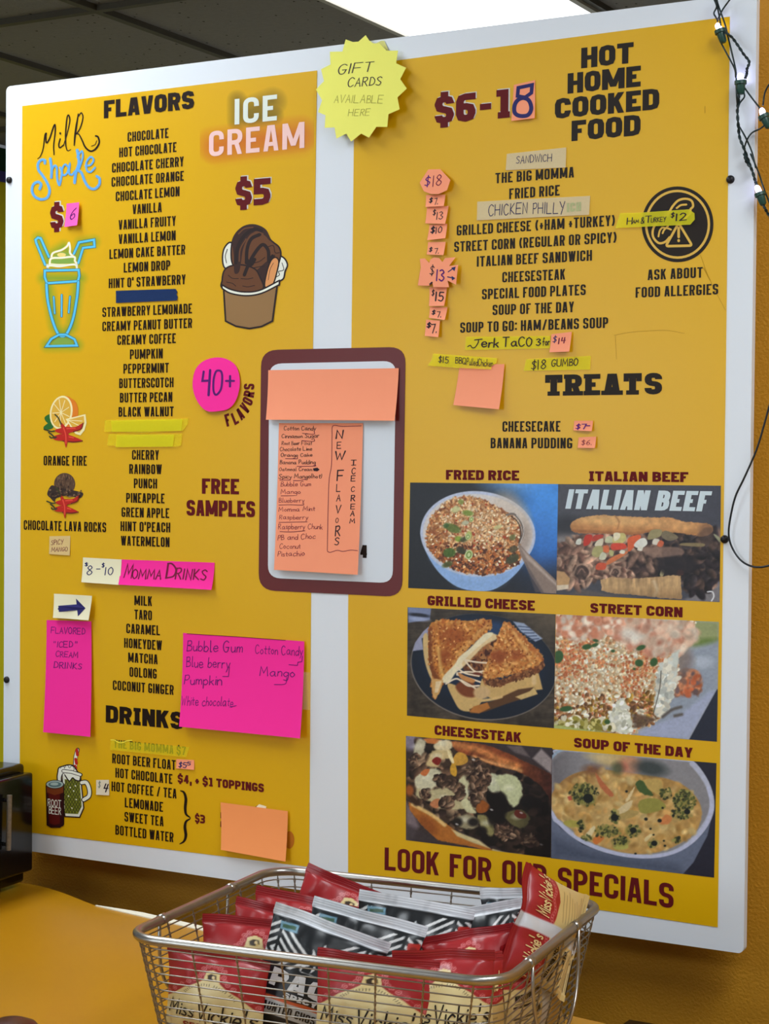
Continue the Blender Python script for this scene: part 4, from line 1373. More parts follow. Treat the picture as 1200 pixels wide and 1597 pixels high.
def italian_beef(P):
    X, Y = P.X, P.Y
    P.put(np.clip((X - 300) / 900, 0, 1) * .5, (62, 64, 78))
    P.put(P.ell(110, 530, 130, 70, 0, 80) * .8, (150, 142, 138))
    P.put(P.ell(100, 430, 140, 60, 0, 60) * .8, (36, 36, 42))
    P.put(P.poly([(880, 930), (1130, 820), (1135, 940), (900, 940)], 20), (122, 118, 122))
    P.put(P.poly([(1110, 780), (1135, 640), (1135, 830), (1100, 850)], 20) * .7, (130, 130, 140))
    P.put(P.poly([(200, 850), (420, 890), (700, 920), (690, 940), (100, 900)], 20) * .8, (96, 88, 84))
    # meat body
    meat = P.poly([(40, 720), (60, 620), (130, 530), (220, 500), (500, 480), (1000, 480), (1100, 480), (1120, 640), (1100, 800), (930, 900), (880, 780), (500, 790), (260, 800), (140, 840), (60, 800)], 12, True, 14)
    P.put(meat, (86, 66, 58))
    P.scatter(meat, 420, (14, 26), [(108, 84, 72), (70, 52, 46), (128, 100, 86), (56, 42, 40), (136, 108, 92)], 4, 12, (1.2, 3.2), .3)
    P.scatter(meat * np.clip((X - 700) / 250, 0, 1), 260, (14, 28), [(40, 32, 34), (52, 44, 46), (70, 54, 48), (34, 28, 32)], 5, 10, (1, 2.4), .4)
    P.scatter(meat * np.clip((620 - X) / 300, 0, 1), 130, (12, 22), [(160, 128, 108), (120, 90, 76), (90, 64, 54), (160, 130, 110)], 6, 9, (1.5, 3.4), .3)
    for x, y, r in ((210, 740, 60), (440, 740, 34)):
        P.put(P.ell(x, y, r, r * .8, 20, 10) * .8, (60, 46, 42))
        P.put(P.line([(x - r, y + r * .3), (x - r * .4, y - r * .8), (x + r * .5, y - r * .8), (x + r, y), (x + r * .6, y + r * .7)], 14, 8), (170, 138, 118))
        P.put(P.line([(x - r * .5, y + r * .2), (x, y - r * .4), (x + r * .4, y)], 9, 6), (120, 92, 80))
    P.mul(1 + meat * .45 * (vnoise(X, Y, 34, 4, 21) - .5) * 2)
    # top bun
    bun = P.poly([(132, 440), (150, 400), (220, 372), (330, 356), (440, 362), (500, 366), (660, 372), (800, 374), (900, 400), (1040, 412), (1084, 440), (1070, 480), (1010, 500), (880, 480), (700, 470), (560, 490), (330, 480), (170, 474)], 5, True, 5)
    P.put(bun, (190, 132, 78))
    P.put(bun * P.ell(420, 390, 300, 40, 2, 40) * .8, (222, 176, 116))
    P.put(bun * P.ell(820, 420, 240, 40, 6, 40) * .8, (212, 160, 104))
    P.put(bun * P.line([(150, 465), (330, 472), (560, 484), (720, 462)], 24, 16) * .8, (150, 94, 56))
    P.put(bun * P.line([(440, 362), (466, 400), (456, 450)], 10, 8) * .6, (150, 98, 60))
    P.put(bun * P.ell(1040, 460, 50, 50, 0, 30) * .7, (120, 86, 64))
    P.mul(1 + bun * .16 * (vnoise(X, Y, 40, 4, 3) - .5) * 2)
    P.put(P.poly([(980, 490), (1030, 440), (1084, 440), (1090, 560), (1000, 560)], 14) * .55, (92, 72, 62))
    # giardiniera
    for pts, c in (([(224, 560), (232, 500), (262, 486), (286, 500), (262, 552)], (190, 52, 36)), ([(280, 530), (300, 492), (360, 490), (340, 520)], (178, 60, 44)), ([(300, 560), (320, 526), (356, 514), (356, 552), (330, 572)], (214, 206, 180)),
                   ([(372, 540), (380, 504), (420, 500), (420, 540)], (196, 196, 160)), ([(424, 540), (440, 490), (500, 478), (514, 520), (480, 548)], (200, 188, 120)), ([(430, 480), (470, 478), (470, 510), (436, 530)], (228, 220, 190)),
                   ([(524, 560), (530, 510), (600, 488), (612, 512), (560, 580), (530, 600)], (216, 96, 54)), ([(420, 590), (420, 548), (500, 548), (514, 580)], (206, 70, 50)), ([(566, 560), (600, 520), (640, 512), (656, 550), (610, 580)], (226, 226, 216)),
                   ([(356, 600), (362, 564), (396, 564), (396, 606)], (214, 110, 64)), ([(280, 620), (300, 570), (350, 566), (356, 610), (320, 640)], (170, 164, 110)), ([(330, 650), (350, 606), (380, 620), (370, 655)], (206, 206, 180)),
                   ([(660, 520), (680, 460), (750, 456), (740, 500)], (150, 140, 100)), ([(750, 500), (770, 462), (830, 480), (860, 510), (800, 530)], (120, 108, 84)), ([(690, 550), (700, 516), (736, 522), (730, 556)], (214, 206, 190)),
                   ([(720, 560), (740, 526), (766, 540), (750, 572)], (200, 100, 66)), ([(380, 690), (400, 650), (510, 600), (520, 614), (430, 670)], (206, 116, 70)), ([(310, 720), (320, 680), (376, 680), (370, 720)], (200, 84, 54)),
                   ([(170, 550), (180, 520), (208, 516), (204, 552)], (206, 208, 196)), ([(880, 560), (890, 544), (1020, 546), (1016, 568)], (130, 114, 80)), ([(850, 750), (860, 724), (892, 728), (890, 756)], (190, 80, 56)), ([(470, 610), (480, 590), (506, 596), (500, 616)], (224, 220, 200)),
                   ([(400, 620), (404, 590), (430, 600), (424, 632)], (180, 176, 120)), ([(590, 590), (600, 566), (626, 572), (620, 596)], (226, 222, 206)), ([(740, 760), (750, 720), (770, 730), (760, 764)], (170, 160, 120)), ([(1090, 490), (1100, 486), (1140, 520), (1130, 540)], (150, 150, 120))):
        P.put(P.poly(pts, 5, True), c)
    # slice edge and lower bun
    P.put(P.poly([(630, 600), (650, 576), (840, 570), (900, 600), (860, 630), (700, 640)], 12, True) * .8, (140, 112, 98))
    P.put(P.poly([(730, 660), (900, 630), (1000, 700), (900, 760), (760, 750)], 24, True) * .85, (36, 30, 34))
    low = P.poly([(340, 790), (420, 772), (560, 782), (720, 770), (820, 758), (876, 764), (884, 920), (800, 916), (560, 890), (420, 880), (350, 860)], 5, False, 5)
    P.put(low, (186, 152, 108))
    P.mul(1 + low * .22 * (vnoise(X * 2.4, Y * .5, 40, 3, 6) - .5) * 2)
    P.put(low * P.line([(700, 800), (720, 860), (700, 900)], 20, 16) * .6, (224, 204, 170))
    P.put(low * np.clip((Y - 840) / 60, 0, 1) * .6, (140, 108, 72))
    P.put(P.poly([(38, 730), (90, 736), (130, 780), (120, 830), (38, 850)], 8), (190, 150, 104))
    P.put(P.poly([(38, 826), (120, 822), (120, 850), (38, 862)], 6), (216, 200, 176))
    P.put(P.line([(1050, 870), (1080, 870), (1090, 900), (1076, 930)], 9, 4), (214, 216, 220))
    P.grain(.08, 18)


def grilled_cheese(P):
    X, Y = P.X, P.Y
    P.grain(.35, 60, 2)
    P.mul(1 + .25 * (vnoise(X * .25 + Y * .15, Y * 1.3, 26, 3, 8) - .5) * 2)
    P.put(np.clip((X - 800) / 300, 0, 1) * np.clip((400 - Y) / 200, 0, 1) * .7, (104, 92, 74))
    P.put(P.poly([(76, 124), (250, 134), (240, 216), (80, 236)], 8), (120, 132, 166))
    P.put(P.ell(160, 182, 80, 14, 6, 10), (38, 40, 52))
    P.put(P.ell(160, 210, 70, 16, 6, 14) * .8, (160, 172, 206))
    # plate
    P.put(P.ell(622, 556, 528, 380, 8, 6), (120, 112, 104))
    P.put(P.ell(624, 552, 522, 376, 8, 6), (24, 32, 46))
    P.put(P.ell(622, 500, 420, 300, 8, 100) * .7, (28, 44, 72))
    P.put(P.poly([(112, 440), (130, 380), (190, 300), (232, 264), (226, 330), (180, 350), (192, 430)], 8), (150, 152, 178))
    P.put(P.poly([(844, 228), (920, 240), (1050, 350), (1000, 372), (900, 300)], 10), (150, 164, 190))
    for k in range(5):
        P.put(P.line([(880 + 20 * k, 262 + 24 * k), (960 + 16 * k, 270 + 20 * k)], 7, 5, False), (70, 82, 110))
    P.put(P.ell(720, 290, 70, 60, 0, 40) * .7, (40, 70, 112))
    # under slices
    P.put(P.poly([(190, 340), (226, 330), (240, 560), (300, 640), (250, 640), (200, 500)], 8, True), (206, 176, 120))
    P.put(P.poly([(370, 680), (440, 690), (560, 740), (640, 700), (620, 800), (560, 870), (470, 866), (420, 800)], 8, True), (206, 172, 110))
    P.put(P.poly([(430, 690), (520, 640), (580, 700), (570, 770), (480, 760)], 16, True), (120, 62, 34))
    P.put(P.poly([(480, 540), (560, 400), (720, 340), (730, 360), (680, 500), (640, 610), (540, 620)], 10, True), (92, 52, 34))
    P.scatter(P.poly([(500, 540), (580, 410), (700, 350), (690, 480), (640, 590)], 10), 160, (6, 14), [(120, 70, 40), (150, 92, 52), (70, 36, 26), (176, 120, 70)], 3, 4)
    P.put(P.poly([(640, 316), (720, 320), (732, 350), (640, 400), (560, 480), (480, 560), (440, 560), (520, 440)], 10, True), (226, 200, 150))
    # left toast
    t1 = P.poly([(234, 300), (250, 236), (330, 216), (420, 222), (500, 224), (690, 214), (696, 262), (640, 316), (540, 400), (460, 500), (360, 620), (340, 680), (280, 788), (264, 770), (250, 680), (262, 640), (236, 520), (226, 400)], 5, False, 5)
    P.put(t1, (188, 120, 52))
    P.scatter(t1, 700, (5, 10), [(206, 138, 64), (176, 102, 42), (196, 126, 54), (214, 154, 82), (160, 88, 36)], 5, 8, (1, 1.8))
    P.put(t1 * P.ell(400, 330, 90, 70, 0, 50) * .7, (146, 70, 26))
    P.put(t1 * P.ell(350, 480, 60, 60, 0, 40) * .7, (140, 66, 26))
    P.put(t1 * P.line([(236, 280), (236, 420), (250, 560), (300, 650)], 40, 20) * .85, (110, 56, 26))
    P.put(t1 * P.line([(300, 420), (320, 560), (350, 640)], 24, 20) * .8, (222, 176, 96))
    P.put(t1 * P.line([(660, 250), (560, 350), (440, 480)], 30, 24) * .6, (222, 168, 96))
    P.scatter(t1, 110, (3, 6), [(136, 68, 28), (226, 172, 100), (124, 60, 26)], 8, 5)
    # cheese pull
    P.put(P.poly([(640, 318), (560, 400), (460, 480), (420, 540), (350, 610), (330, 660), (380, 668), (430, 600), (480, 560), (480, 520), (560, 440), (700, 320)], 10, True), (232, 220, 184))
    P.put(P.poly([(250, 640), (290, 640), (340, 650), (320, 720), (282, 788), (264, 770)], 8), (206, 160, 96))
    P.put(P.poly([(284, 660), (330, 655), (300, 740), (276, 740)], 8) * .8, (232, 214, 176))
    for pts in ([(500, 505), (580, 520), (660, 526)], [(500, 510), (540, 560), (580, 590), (640, 584)], [(440, 600), (520, 590), (620, 600)], [(440, 610), (540, 640), (610, 664)], [(360, 676), (440, 640), (520, 690), (600, 690)], [(470, 650), (560, 700), (580, 720)], [(440, 560), (500, 600), (600, 620)]):
        P.put(P.line(pts, 12, 5), (234, 216, 188))
    P.put(P.ell(590, 604, 34, 10, 6, 5), (110, 50, 34))
    P.put(P.poly([(450, 596), (500, 620), (570, 650), (550, 670), (470, 640)], 6, True), (196, 134, 76))
    # right toast
    P.put(P.poly([(620, 640), (720, 690), (1020, 590), (1050, 716), (1010, 720), (880, 780), (760, 800), (680, 780), (600, 720)], 8), (204, 168, 106))
    P.put(P.poly([(720, 790), (880, 716), (990, 700), (1015, 750), (800, 820), (640, 880), (540, 890), (530, 860)], 10), (90, 60, 36))
    P.put(P.poly([(530, 880), (560, 840), (660, 810), (680, 850), (600, 890)], 8), (176, 112, 52))
    P.put(P.poly([(860, 770), (960, 730), (990, 700), (1015, 750), (900, 790)], 8), (206, 176, 116))
    P.put(P.line([(600, 800), (680, 790), (760, 770)], 20, 10), (214, 180, 120))
    side = P.poly([(624, 630), (760, 650), (1056, 510), (1066, 548), (1020, 596), (730, 700), (640, 680)], 6)
    P.put(side, (122, 74, 44))
    P.scatter(side, 200, (5, 10), [(96, 56, 34), (150, 100, 60), (112, 64, 36)], 4, 4)
    t2 = P.poly([(776, 232), (820, 234), (870, 290), (1020, 440), (1060, 500), (1020, 536), (860, 600), (700, 640), (624, 626), (660, 520), (720, 370)], 5, False, 5)
    P.put(t2, (196, 128, 62))
    P.scatter(t2, 640, (5, 10), [(214, 150, 80), (184, 112, 52), (204, 138, 68), (170, 98, 44), (220, 166, 96)], 6, 8, (1, 1.8))
    P.put(t2 * P.ell(740, 480, 60, 50, 0, 40) * .8, (136, 62, 28))
    P.put(t2 * P.ell(860, 470, 60, 46, 0, 40) * .7, (150, 74, 34))
    P.put(t2 * P.line([(820, 240), (940, 380), (1050, 500)], 26, 18) * .6, (166, 92, 46))
    P.put(t2 * P.line([(850, 310), (930, 430), (960, 500)], 20, 14) * .7, (228, 176, 104))
    P.scatter(t2, 90, (3, 6), [(140, 70, 30), (230, 182, 112), (128, 64, 30)], 9, 5)
    P.put(P.ell(620, 740, 60, 46, 0, 16), (206, 172, 124))
    P.put(P.line([(990, 630), (990, 670)], 30, 14, False) * .6, (232, 206, 160))
    P.grain(.06, 16)


def street_corn(P):
    X, Y = P.X, P.Y
    P.put(P.poly([(1000, 160), (1170, 170), (1165, 290), (1010, 330)], 40), (150, 158, 110))
    P.put(P.ell(1080, 310, 90, 30, -8, 30), (110, 132, 70))
    P.put(P.poly([(980, 350), (1165, 300), (1160, 620), (1150, 640), (960, 960), (600, 960), (700, 860), (900, 560)], 40), (150, 160, 176))
    P.put(P.poly([(640, 900), (900, 800), (1100, 640), (1152, 630), (980, 950), (640, 940)], 30) * .8, (170, 178, 208))
    P.put(P.poly([(1152, 622), (1160, 622), (1155, 975), (972, 960)], 8), (44, 48, 62))
    P.put(P.ell(1060, 440, 70, 40, 0, 30) * .7, (190, 200, 214))
    P.put(P.ell(950, 580, 100, 80, -20, 40), (166, 108, 80))
    P.scatter(P.ell(950, 580, 100, 80, -20, 40), 120, (10, 20), [(196, 104, 66), (130, 96, 82), (210, 140, 100), (110, 90, 90)], 3, 12)
    P.put(P.ell(920, 430, 80, 90, 0, 60) * .8, (130, 116, 112))
    corn = P.poly([(60, 110), (500, 110), (880, 160), (1010, 170), (1000, 300), (900, 380), (900, 560), (860, 700), (780, 820), (640, 890), (600, 920), (260, 900), (60, 850)], 16, False, 16)
    P.put(corn, (200, 176, 138))
    P.scatter(corn, 2600, (6, 12), [(232, 222, 196), (214, 190, 150), (206, 156, 112), (226, 206, 170), (240, 234, 214), (190, 136, 92)], 1, 6, (1, 1.35), .15)
    redm = corn * np.clip((vnoise(X, Y, 150, 3, 12) - .42) * 4, 0, 1)
    P.scatter(redm, 1300, (5, 10), [(206, 126, 84), (194, 106, 68), (216, 146, 98), (184, 104, 66), (210, 160, 104)], 2, 7, (1, 1.35), .1)
    P.scatter(corn * P.ell(760, 250, 240, 110, 10, 80), 360, (14, 30), [(202, 150, 126), (214, 182, 158), (190, 130, 106), (222, 204, 184)], 5, 26, (1, 1.6))
    P.scatter(corn * P.ell(250, 190, 260, 80, 0, 60), 200, (12, 24), [(214, 160, 132), (228, 212, 194), (200, 130, 100)], 6, 18, (1, 1.5))
    P.scatter(corn * np.clip((Y - 620) / 120, 0, 1), 300, (8, 15), [(150, 104, 66), (130, 92, 40), (110, 76, 52), (232, 222, 196), (176, 140, 60)], 7, 5, (1, 1.8), .3)
    P.put(P.ell(590, 260, 80, 40, 20, 40) * .8, (232, 230, 220))
    P.put(P.poly([(770, 480), (820, 440), (860, 380), (910, 360), (890, 560), (830, 780), (760, 810), (740, 760)], 12, False, 10), (206, 212, 204))
    P.scatter(P.poly([(770, 480), (860, 400), (890, 560), (830, 780), (760, 800)], 12), 90, (8, 18), [(232, 236, 228), (186, 190, 182), (220, 216, 200)], 8, 6)
    P.put(P.line([(790, 500), (780, 620), (740, 780)], 7, 4) * .8, (80, 72, 60))
    P.put(P.poly([(470, 720), (540, 690), (580, 780), (610, 910), (540, 920), (440, 890)], 12, False, 12), (216, 218, 200))
    P.scatter(P.poly([(470, 720), (540, 690), (600, 900), (450, 880)], 12), 80, (8, 16), [(238, 238, 226), (200, 200, 180)], 9, 5)
    P.put(P.poly([(590, 780), (700, 800), (760, 820), (660, 880), (610, 880)], 20) * .8, (92, 74, 62))
    P.put(P.ell(260, 870, 180, 40, 4, 30) * .8, (130, 122, 50))
    P.scatter(P.ell(260, 870, 190, 50, 4, 30), 90, (9, 18), [(150, 140, 60), (110, 104, 40), (190, 180, 110), (232, 226, 200)], 10, 5)
    P.put(P.poly([(62, 856), (200, 880), (420, 910), (62, 900)], 12), (180, 190, 110))
    for x, y, rx, ry, r in ((290, 338, 34, 18, -10), (345, 326, 26, 12, -20), (656, 344, 32, 16, -20), (644, 446, 28, 24, 10), (742, 440, 24, 30, 30), (92, 405, 34, 44, 20), (146, 752, 44, 18, -6), (430, 840, 20, 16, 0), (468, 366, 14, 10, 0), (612, 486, 10, 8, 0), (350, 296, 20, 10, 10)):
        P.put(P.ell(x, y, rx, ry, r, 7), (58, 92, 52))
    for pts in ([(800, 806), (860, 760), (920, 740)], [(880, 800), (925, 790)]):
        P.put(P.line(pts, 20, 14), (98, 92, 88))
    P.grain(.06, 14)


def cheesesteak(P):
    X, Y = P.X, P.Y
    P.put(P.poly([(700, 180), (1118, 215), (1116, 410), (960, 300)], 20), (58, 50, 54))
    P.put(P.poly([(980, 290), (1040, 220), (1116, 300), (1110, 400)], 16), (150, 138, 138))
    P.put(P.poly([(800, 200), (900, 200), (960, 280), (860, 250)], 16), (104, 92, 92))
    P.put(P.poly([(62, 600), (130, 700), (160, 780), (120, 860), (62, 880)], 30), (120, 106, 112))
    P.put(P.poly([(62, 760), (200, 820), (300, 880), (240, 900), (62, 880)], 30) * .8, (58, 50, 54))
    P.put(P.ell(100, 170, 70, 60, 0, 40), (130, 122, 140))
    fill = P.poly([(70, 560), (110, 300), (150, 160), (400, 160), (560, 260), (800, 380), (1090, 500), (1106, 600), (1110, 1010), (860, 980), (600, 850), (360, 780), (160, 640)], 16)
    P.put(fill, (62, 46, 36))
    P.scatter(fill, 320, (14, 30), [(84, 62, 48), (110, 84, 64), (44, 32, 28), (130, 106, 84), (34, 26, 24)], 2, 10, (1, 2), .5)
    P.scatter(fill * np.clip((X + Y - 1250) / 250, 0, 1), 260, (18, 40), [(20, 15, 16), (32, 24, 22), (46, 34, 28), (14, 11, 12)], 3, 14, (1, 1.8), .3)
    # top bun crust
    crust = P.poly([(400, 170), (520, 176), (660, 196), (800, 250), (940, 320), (1060, 380), (1112, 430), (1112, 620), (1080, 540), (980, 440), (860, 380), (700, 340), (560, 280), (440, 240)], 8, True, 6)
    P.put(crust, (130, 66, 36))
    P.put(crust * P.line([(430, 190), (600, 230), (740, 300), (880, 350)], 50, 30) * .8, (206, 132, 74))
    P.put(crust * P.line([(560, 280), (720, 330), (900, 380)], 24, 20) * .8, (224, 166, 104))
    P.put(crust * np.clip((X - 860) / 240, 0, 1) * .85, (52, 26, 24))
    P.mul(1 + crust * .3 * (vnoise(X, Y, 30, 3, 4) - .5) * 2)
    P.put(P.poly([(190, 150), (260, 140), (330, 160), (300, 190), (220, 180)], 8), (196, 116, 60))
    # lower bun
    lb = P.poly([(80, 600), (140, 640), (330, 740), (460, 830), (660, 930), (800, 990), (560, 930), (300, 880), (180, 770), (90, 660)], 8, False, 4)
    P.put(lb, (176, 106, 42))
    P.put(P.line([(110, 620), (260, 700), (350, 770)], 26, 14), (222, 186, 120))
    P.put(lb * P.ell(220, 770, 90, 50, 40, 40) * .7, (130, 66, 26))
    P.put(P.poly([(400, 800), (470, 830), (600, 880), (680, 940), (560, 900), (440, 850)], 12), (206, 190, 140))
    P.put(P.line([(700, 950), (800, 975), (900, 985)], 14, 10), (196, 176, 120))
    P.put(P.line([(70, 500), (90, 560), (140, 610)], 44, 20), (56, 36, 24))
    P.put(P.ell(90, 520, 30, 40, 0, 20), (150, 84, 40))
    # cheese
    for pts, c in (([(130, 440), (170, 400), (270, 360), (330, 400), (300, 470), (240, 520), (150, 520)], (206, 200, 168)), ([(150, 500), (220, 520), (360, 500), (440, 560), (520, 620), (600, 660), (520, 650), (420, 660), (280, 640), (240, 600), (140, 560)], (190, 178, 136)),
                   ([(440, 460), (500, 412), (546, 430), (520, 520), (540, 620), (580, 680), (520, 680), (470, 600), (480, 520)], (206, 202, 160)), ([(640, 460), (690, 400), (760, 440), (740, 540), (680, 520)], (196, 198, 164)),
                   ([(730, 420), (840, 410), (900, 480), (900, 580), (850, 640), (790, 580), (750, 520)], (196, 200, 156)), ([(230, 300), (260, 240), (380, 220), (400, 280), (330, 300), (300, 350), (220, 340)], (206, 182, 130)),
                   ([(120, 270), (130, 190), (170, 150), (210, 170), (200, 230), (150, 300)], (186, 178, 150)), ([(270, 200), (330, 160), (400, 170), (400, 220), (300, 230)], (222, 206, 164)), ([(420, 730), (520, 690), (600, 740), (560, 800), (440, 780)], (150, 140, 110)),
                   ([(590, 700), (680, 720), (730, 790), (680, 850), (620, 800)], (140, 132, 84)), ([(780, 690), (900, 660), (960, 720), (920, 790), (840, 770)], (96, 90, 56))):
        P.put(P.poly(pts, 14, True, 8), c)
        cx, cy = np.mean([p[0] for p in pts]), np.mean([p[1] for p in pts])
        P.put(P.ell(cx - 10, cy - 16, 34, 20, 0, 24) * .5, (236, 234, 212))
    for pts, c in (([(400, 330), (440, 250), (500, 260), (520, 310), (470, 340)], (200, 150, 60)), ([(392, 350), (420, 320), (440, 380), (430, 420), (396, 400)], (206, 156, 50)), ([(256, 310), (290, 280), (326, 300), (300, 340)], (122, 30, 26)),
                   ([(580, 640), (620, 590), (680, 640), (640, 680), (590, 680)], (150, 84, 36)), ([(170, 400), (200, 370), (240, 370), (210, 416)], (196, 110, 60)), ([(240, 620), (290, 580), (340, 600), (290, 650)], (190, 122, 80)), ([(850, 690), (870, 660), (930, 690), (930, 720), (880, 720)], (100, 40, 30)),
                   ([(370, 230), (400, 260), (420, 320), (400, 320), (376, 270)], (236, 220, 170))):
        P.put(P.poly(pts, 8, True), c)
    meatp = [(560, 380, 60, 90), (600, 480, 60, 80), (580, 560, 50, 50), (430, 490, 60, 40), (320, 450, 50, 36), (370, 610, 50, 50), (470, 560, 30, 20), (640, 420, 40, 50), (210, 550, 40, 34), (120, 300, 26, 50), (790, 820, 90, 50), (960, 880, 60, 40)]
    mm = np.zeros_like(X)
    for x, y, rx, ry in meatp:
        mm = np.maximum(mm, P.ell(x, y, rx, ry, 20, 16))
    P.put(mm * .6, (58, 42, 36))
    P.scatter(mm, 300, (8, 18), [(104, 80, 62), (70, 52, 42), (128, 104, 84), (48, 34, 30), (86, 64, 50)], 6, 6, (1, 2), .5)
    for x, y, rx, ry in ((740, 590, 60, 60), (440, 750, 40, 34), (560, 750, 40, 30), (950, 600, 60, 50), (700, 700, 40, 80), (620, 820, 40, 40), (760, 640, 40, 90)):
        P.put(P.ell(x, y, rx, ry, 0, 22) * .9, (16, 12, 14))
    for x, y in ((440, 765), (900, 682), (560, 300), (1040, 910), (690, 660)):
        P.put(P.ell(x, y, 12, 6, 20, 6) * .8, (214, 210, 206))
    P.put(np.clip((X - 850) / 260, 0, 1) * np.clip((Y - 500) / 300, 0, 1) * .75, (14, 9, 10))
    P.grain(.1, 16)


def soup(P):
    X, Y = P.X, P.Y
    # bowl outside
    P.put(P.poly([(44, 540), (100, 640), (260, 760), (460, 830), (700, 850), (900, 790), (1050, 690), (1130, 520), (1090, 700), (1000, 880), (930, 960), (44, 850)], 8), (104, 112, 134))
    P.put(P.poly([(44, 700), (300, 800), (640, 860), (900, 900), (930, 960), (44, 850)], 80) * .7, (66, 74, 92))
    P.put(P.poly([(60, 160), (140, 120), (900, 190), (1000, 200), (1100, 340), (1136, 500), (1090, 640), (980, 760), (840, 830), (660, 852), (440, 820), (240, 740), (100, 630), (44, 550), (44, 200)], 6, True), (184, 188, 208))
    P.put(P.poly([(80, 160), (140, 136), (900, 200), (980, 230), (1080, 370), (1104, 500), (1060, 620), (960, 740), (840, 806), (660, 828), (450, 796), (260, 720), (120, 610), (52, 530), (48, 200)], 10, True), (140, 138, 142))
    P.put(np.clip((260 - X) / 200, 0, 1) * P.poly([(48, 200), (140, 130), (300, 150), (240, 260), (60, 420)], 30) * .8, (104, 100, 104))
    P.put(P.line([(48, 180), (80, 146), (130, 122)], 16, 8), (150, 170, 190))
    sp = P.poly([(48, 420), (140, 320), (260, 270), (420, 260), (640, 290), (830, 320), (960, 380), (1040, 480), (1050, 580), (1010, 680), (900, 760), (780, 806), (640, 824), (460, 796), (270, 716), (130, 610), (60, 540), (46, 500)], 10, True)
    P.put(sp, (184, 142, 80))
    P.put(sp * np.clip((vnoise(X, Y, 110, 4, 31) - .5) * 5, 0, 1) * .6, (214, 186, 130))
    P.put(sp * P.ell(500, 600, 400, 180, 6, 160) * .7, (206, 172, 110))
    P.put(sp * P.ell(170, 340, 170, 60, -10, 60) * .6, (130, 92, 56))
    P.mul(1 + sp * .16 * (vnoise(X, Y, 60, 4, 2) - .5) * 2)
    P.scatter(sp, 260, (8, 24), [(202, 168, 104), (188, 146, 82), (212, 184, 124), (180, 138, 74), (198, 154, 92)], 3, 18, (1, 1.8), .08)
    for x, y, rx, ry, c, a in ((480, 190, 110, 50, (196, 166, 110), 0), (390, 180, 90, 30, (212, 190, 140), 10), (580, 230, 80, 60, (196, 140, 110), 0), (530, 240, 30, 24, (186, 96, 80), 0), (720, 250, 110, 50, (58, 66, 66), 10), (500, 250, 40, 40, (86, 92, 66), 0),
                               (330, 260, 60, 30, (120, 80, 60), 0)):
        P.put(P.ell(x, y, rx, ry, a, 40) * .9, c)
    for pts, c in (([(350, 280), (400, 340), (470, 420), (450, 440), (380, 370)], (186, 108, 70)), ([(640, 350), (700, 320), (790, 330), (800, 390), (860, 460), (800, 440), (720, 400)], (190, 160, 92)), ([(620, 350), (660, 330), (700, 380), (740, 430), (690, 430), (640, 400)], (72, 92, 50)),
                   ([(640, 480), (700, 450), (780, 460), (820, 510), (760, 540), (660, 550)], (150, 144, 70)), ([(480, 560), (540, 530), (640, 540), (600, 580), (500, 590)], (176, 150, 90)), ([(780, 620), (820, 560), (860, 580), (840, 620)], (206, 130, 76)),
                   ([(330, 720), (380, 700), (410, 720), (350, 760)], (206, 120, 60)), ([(130, 610), (180, 596), (250, 610), (250, 640), (160, 640)], (172, 160, 76)), ([(470, 740), (520, 720), (570, 760), (560, 790), (480, 790)], (176, 170, 90)), ([(550, 470), (600, 390), (614, 380), (580, 460)], (222, 200, 150)),
                   ([(440, 570), (480, 540), (560, 480), (600, 470), (560, 540)], (216, 196, 150)), ([(160, 440), (190, 430), (196, 456), (170, 464)], (190, 90, 70)), ([(680, 720), (720, 690), (730, 700), (690, 740)], (224, 204, 150)), ([(280, 700), (330, 640), (350, 650), (310, 720)], (222, 206, 160))):
        P.put(P.poly(pts, 8, True, 4), c)
    for x, y, rx, ry in ((270, 420, 90, 70), (290, 470, 60, 30), (940, 470, 70, 80), (920, 560, 60, 30), (430, 670, 80, 40), (600, 670, 50, 40), (480, 570, 30, 44), (740, 750, 36, 22), (520, 740, 60, 30), (250, 630, 24, 36), (290, 720, 40, 18), (820, 420, 36, 36), (895, 730, 22, 22)):
        m = P.ell(x, y, rx, ry, 0, 16)
        P.put(m * .7, (128, 126, 64))
        P.scatter(m, int(rx * ry / 60) + 8, (4, 10), [(60, 64, 40), (46, 50, 38), (96, 102, 54), (146, 142, 78), (78, 84, 48), (170, 150, 90)], int(x), 7, (1, 1.5))
    for x, y, r in ((480, 580, 26), (300, 450, 34), (745, 752, 20), (960, 540, 20), (605, 665, 22), (690, 590, 12), (780, 600, 14), (800, 515, 8), (620, 822, 8), (815, 768, 8), (720, 655, 8), (560, 405, 9), (740, 695, 7), (870, 565, 9), (808, 735, 7), (250, 650, 12)):
        P.put(P.ell(x, y, r, r * .9, 0, 6), (30, 34, 32))
    P.put(P.line([(1096, 380), (1118, 500), (1080, 630), (980, 750), (840, 822), (660, 842), (440, 808), (240, 728), (100, 618), (48, 545)], 22, 8), (190, 194, 220))
    P.grain(.06, 16)


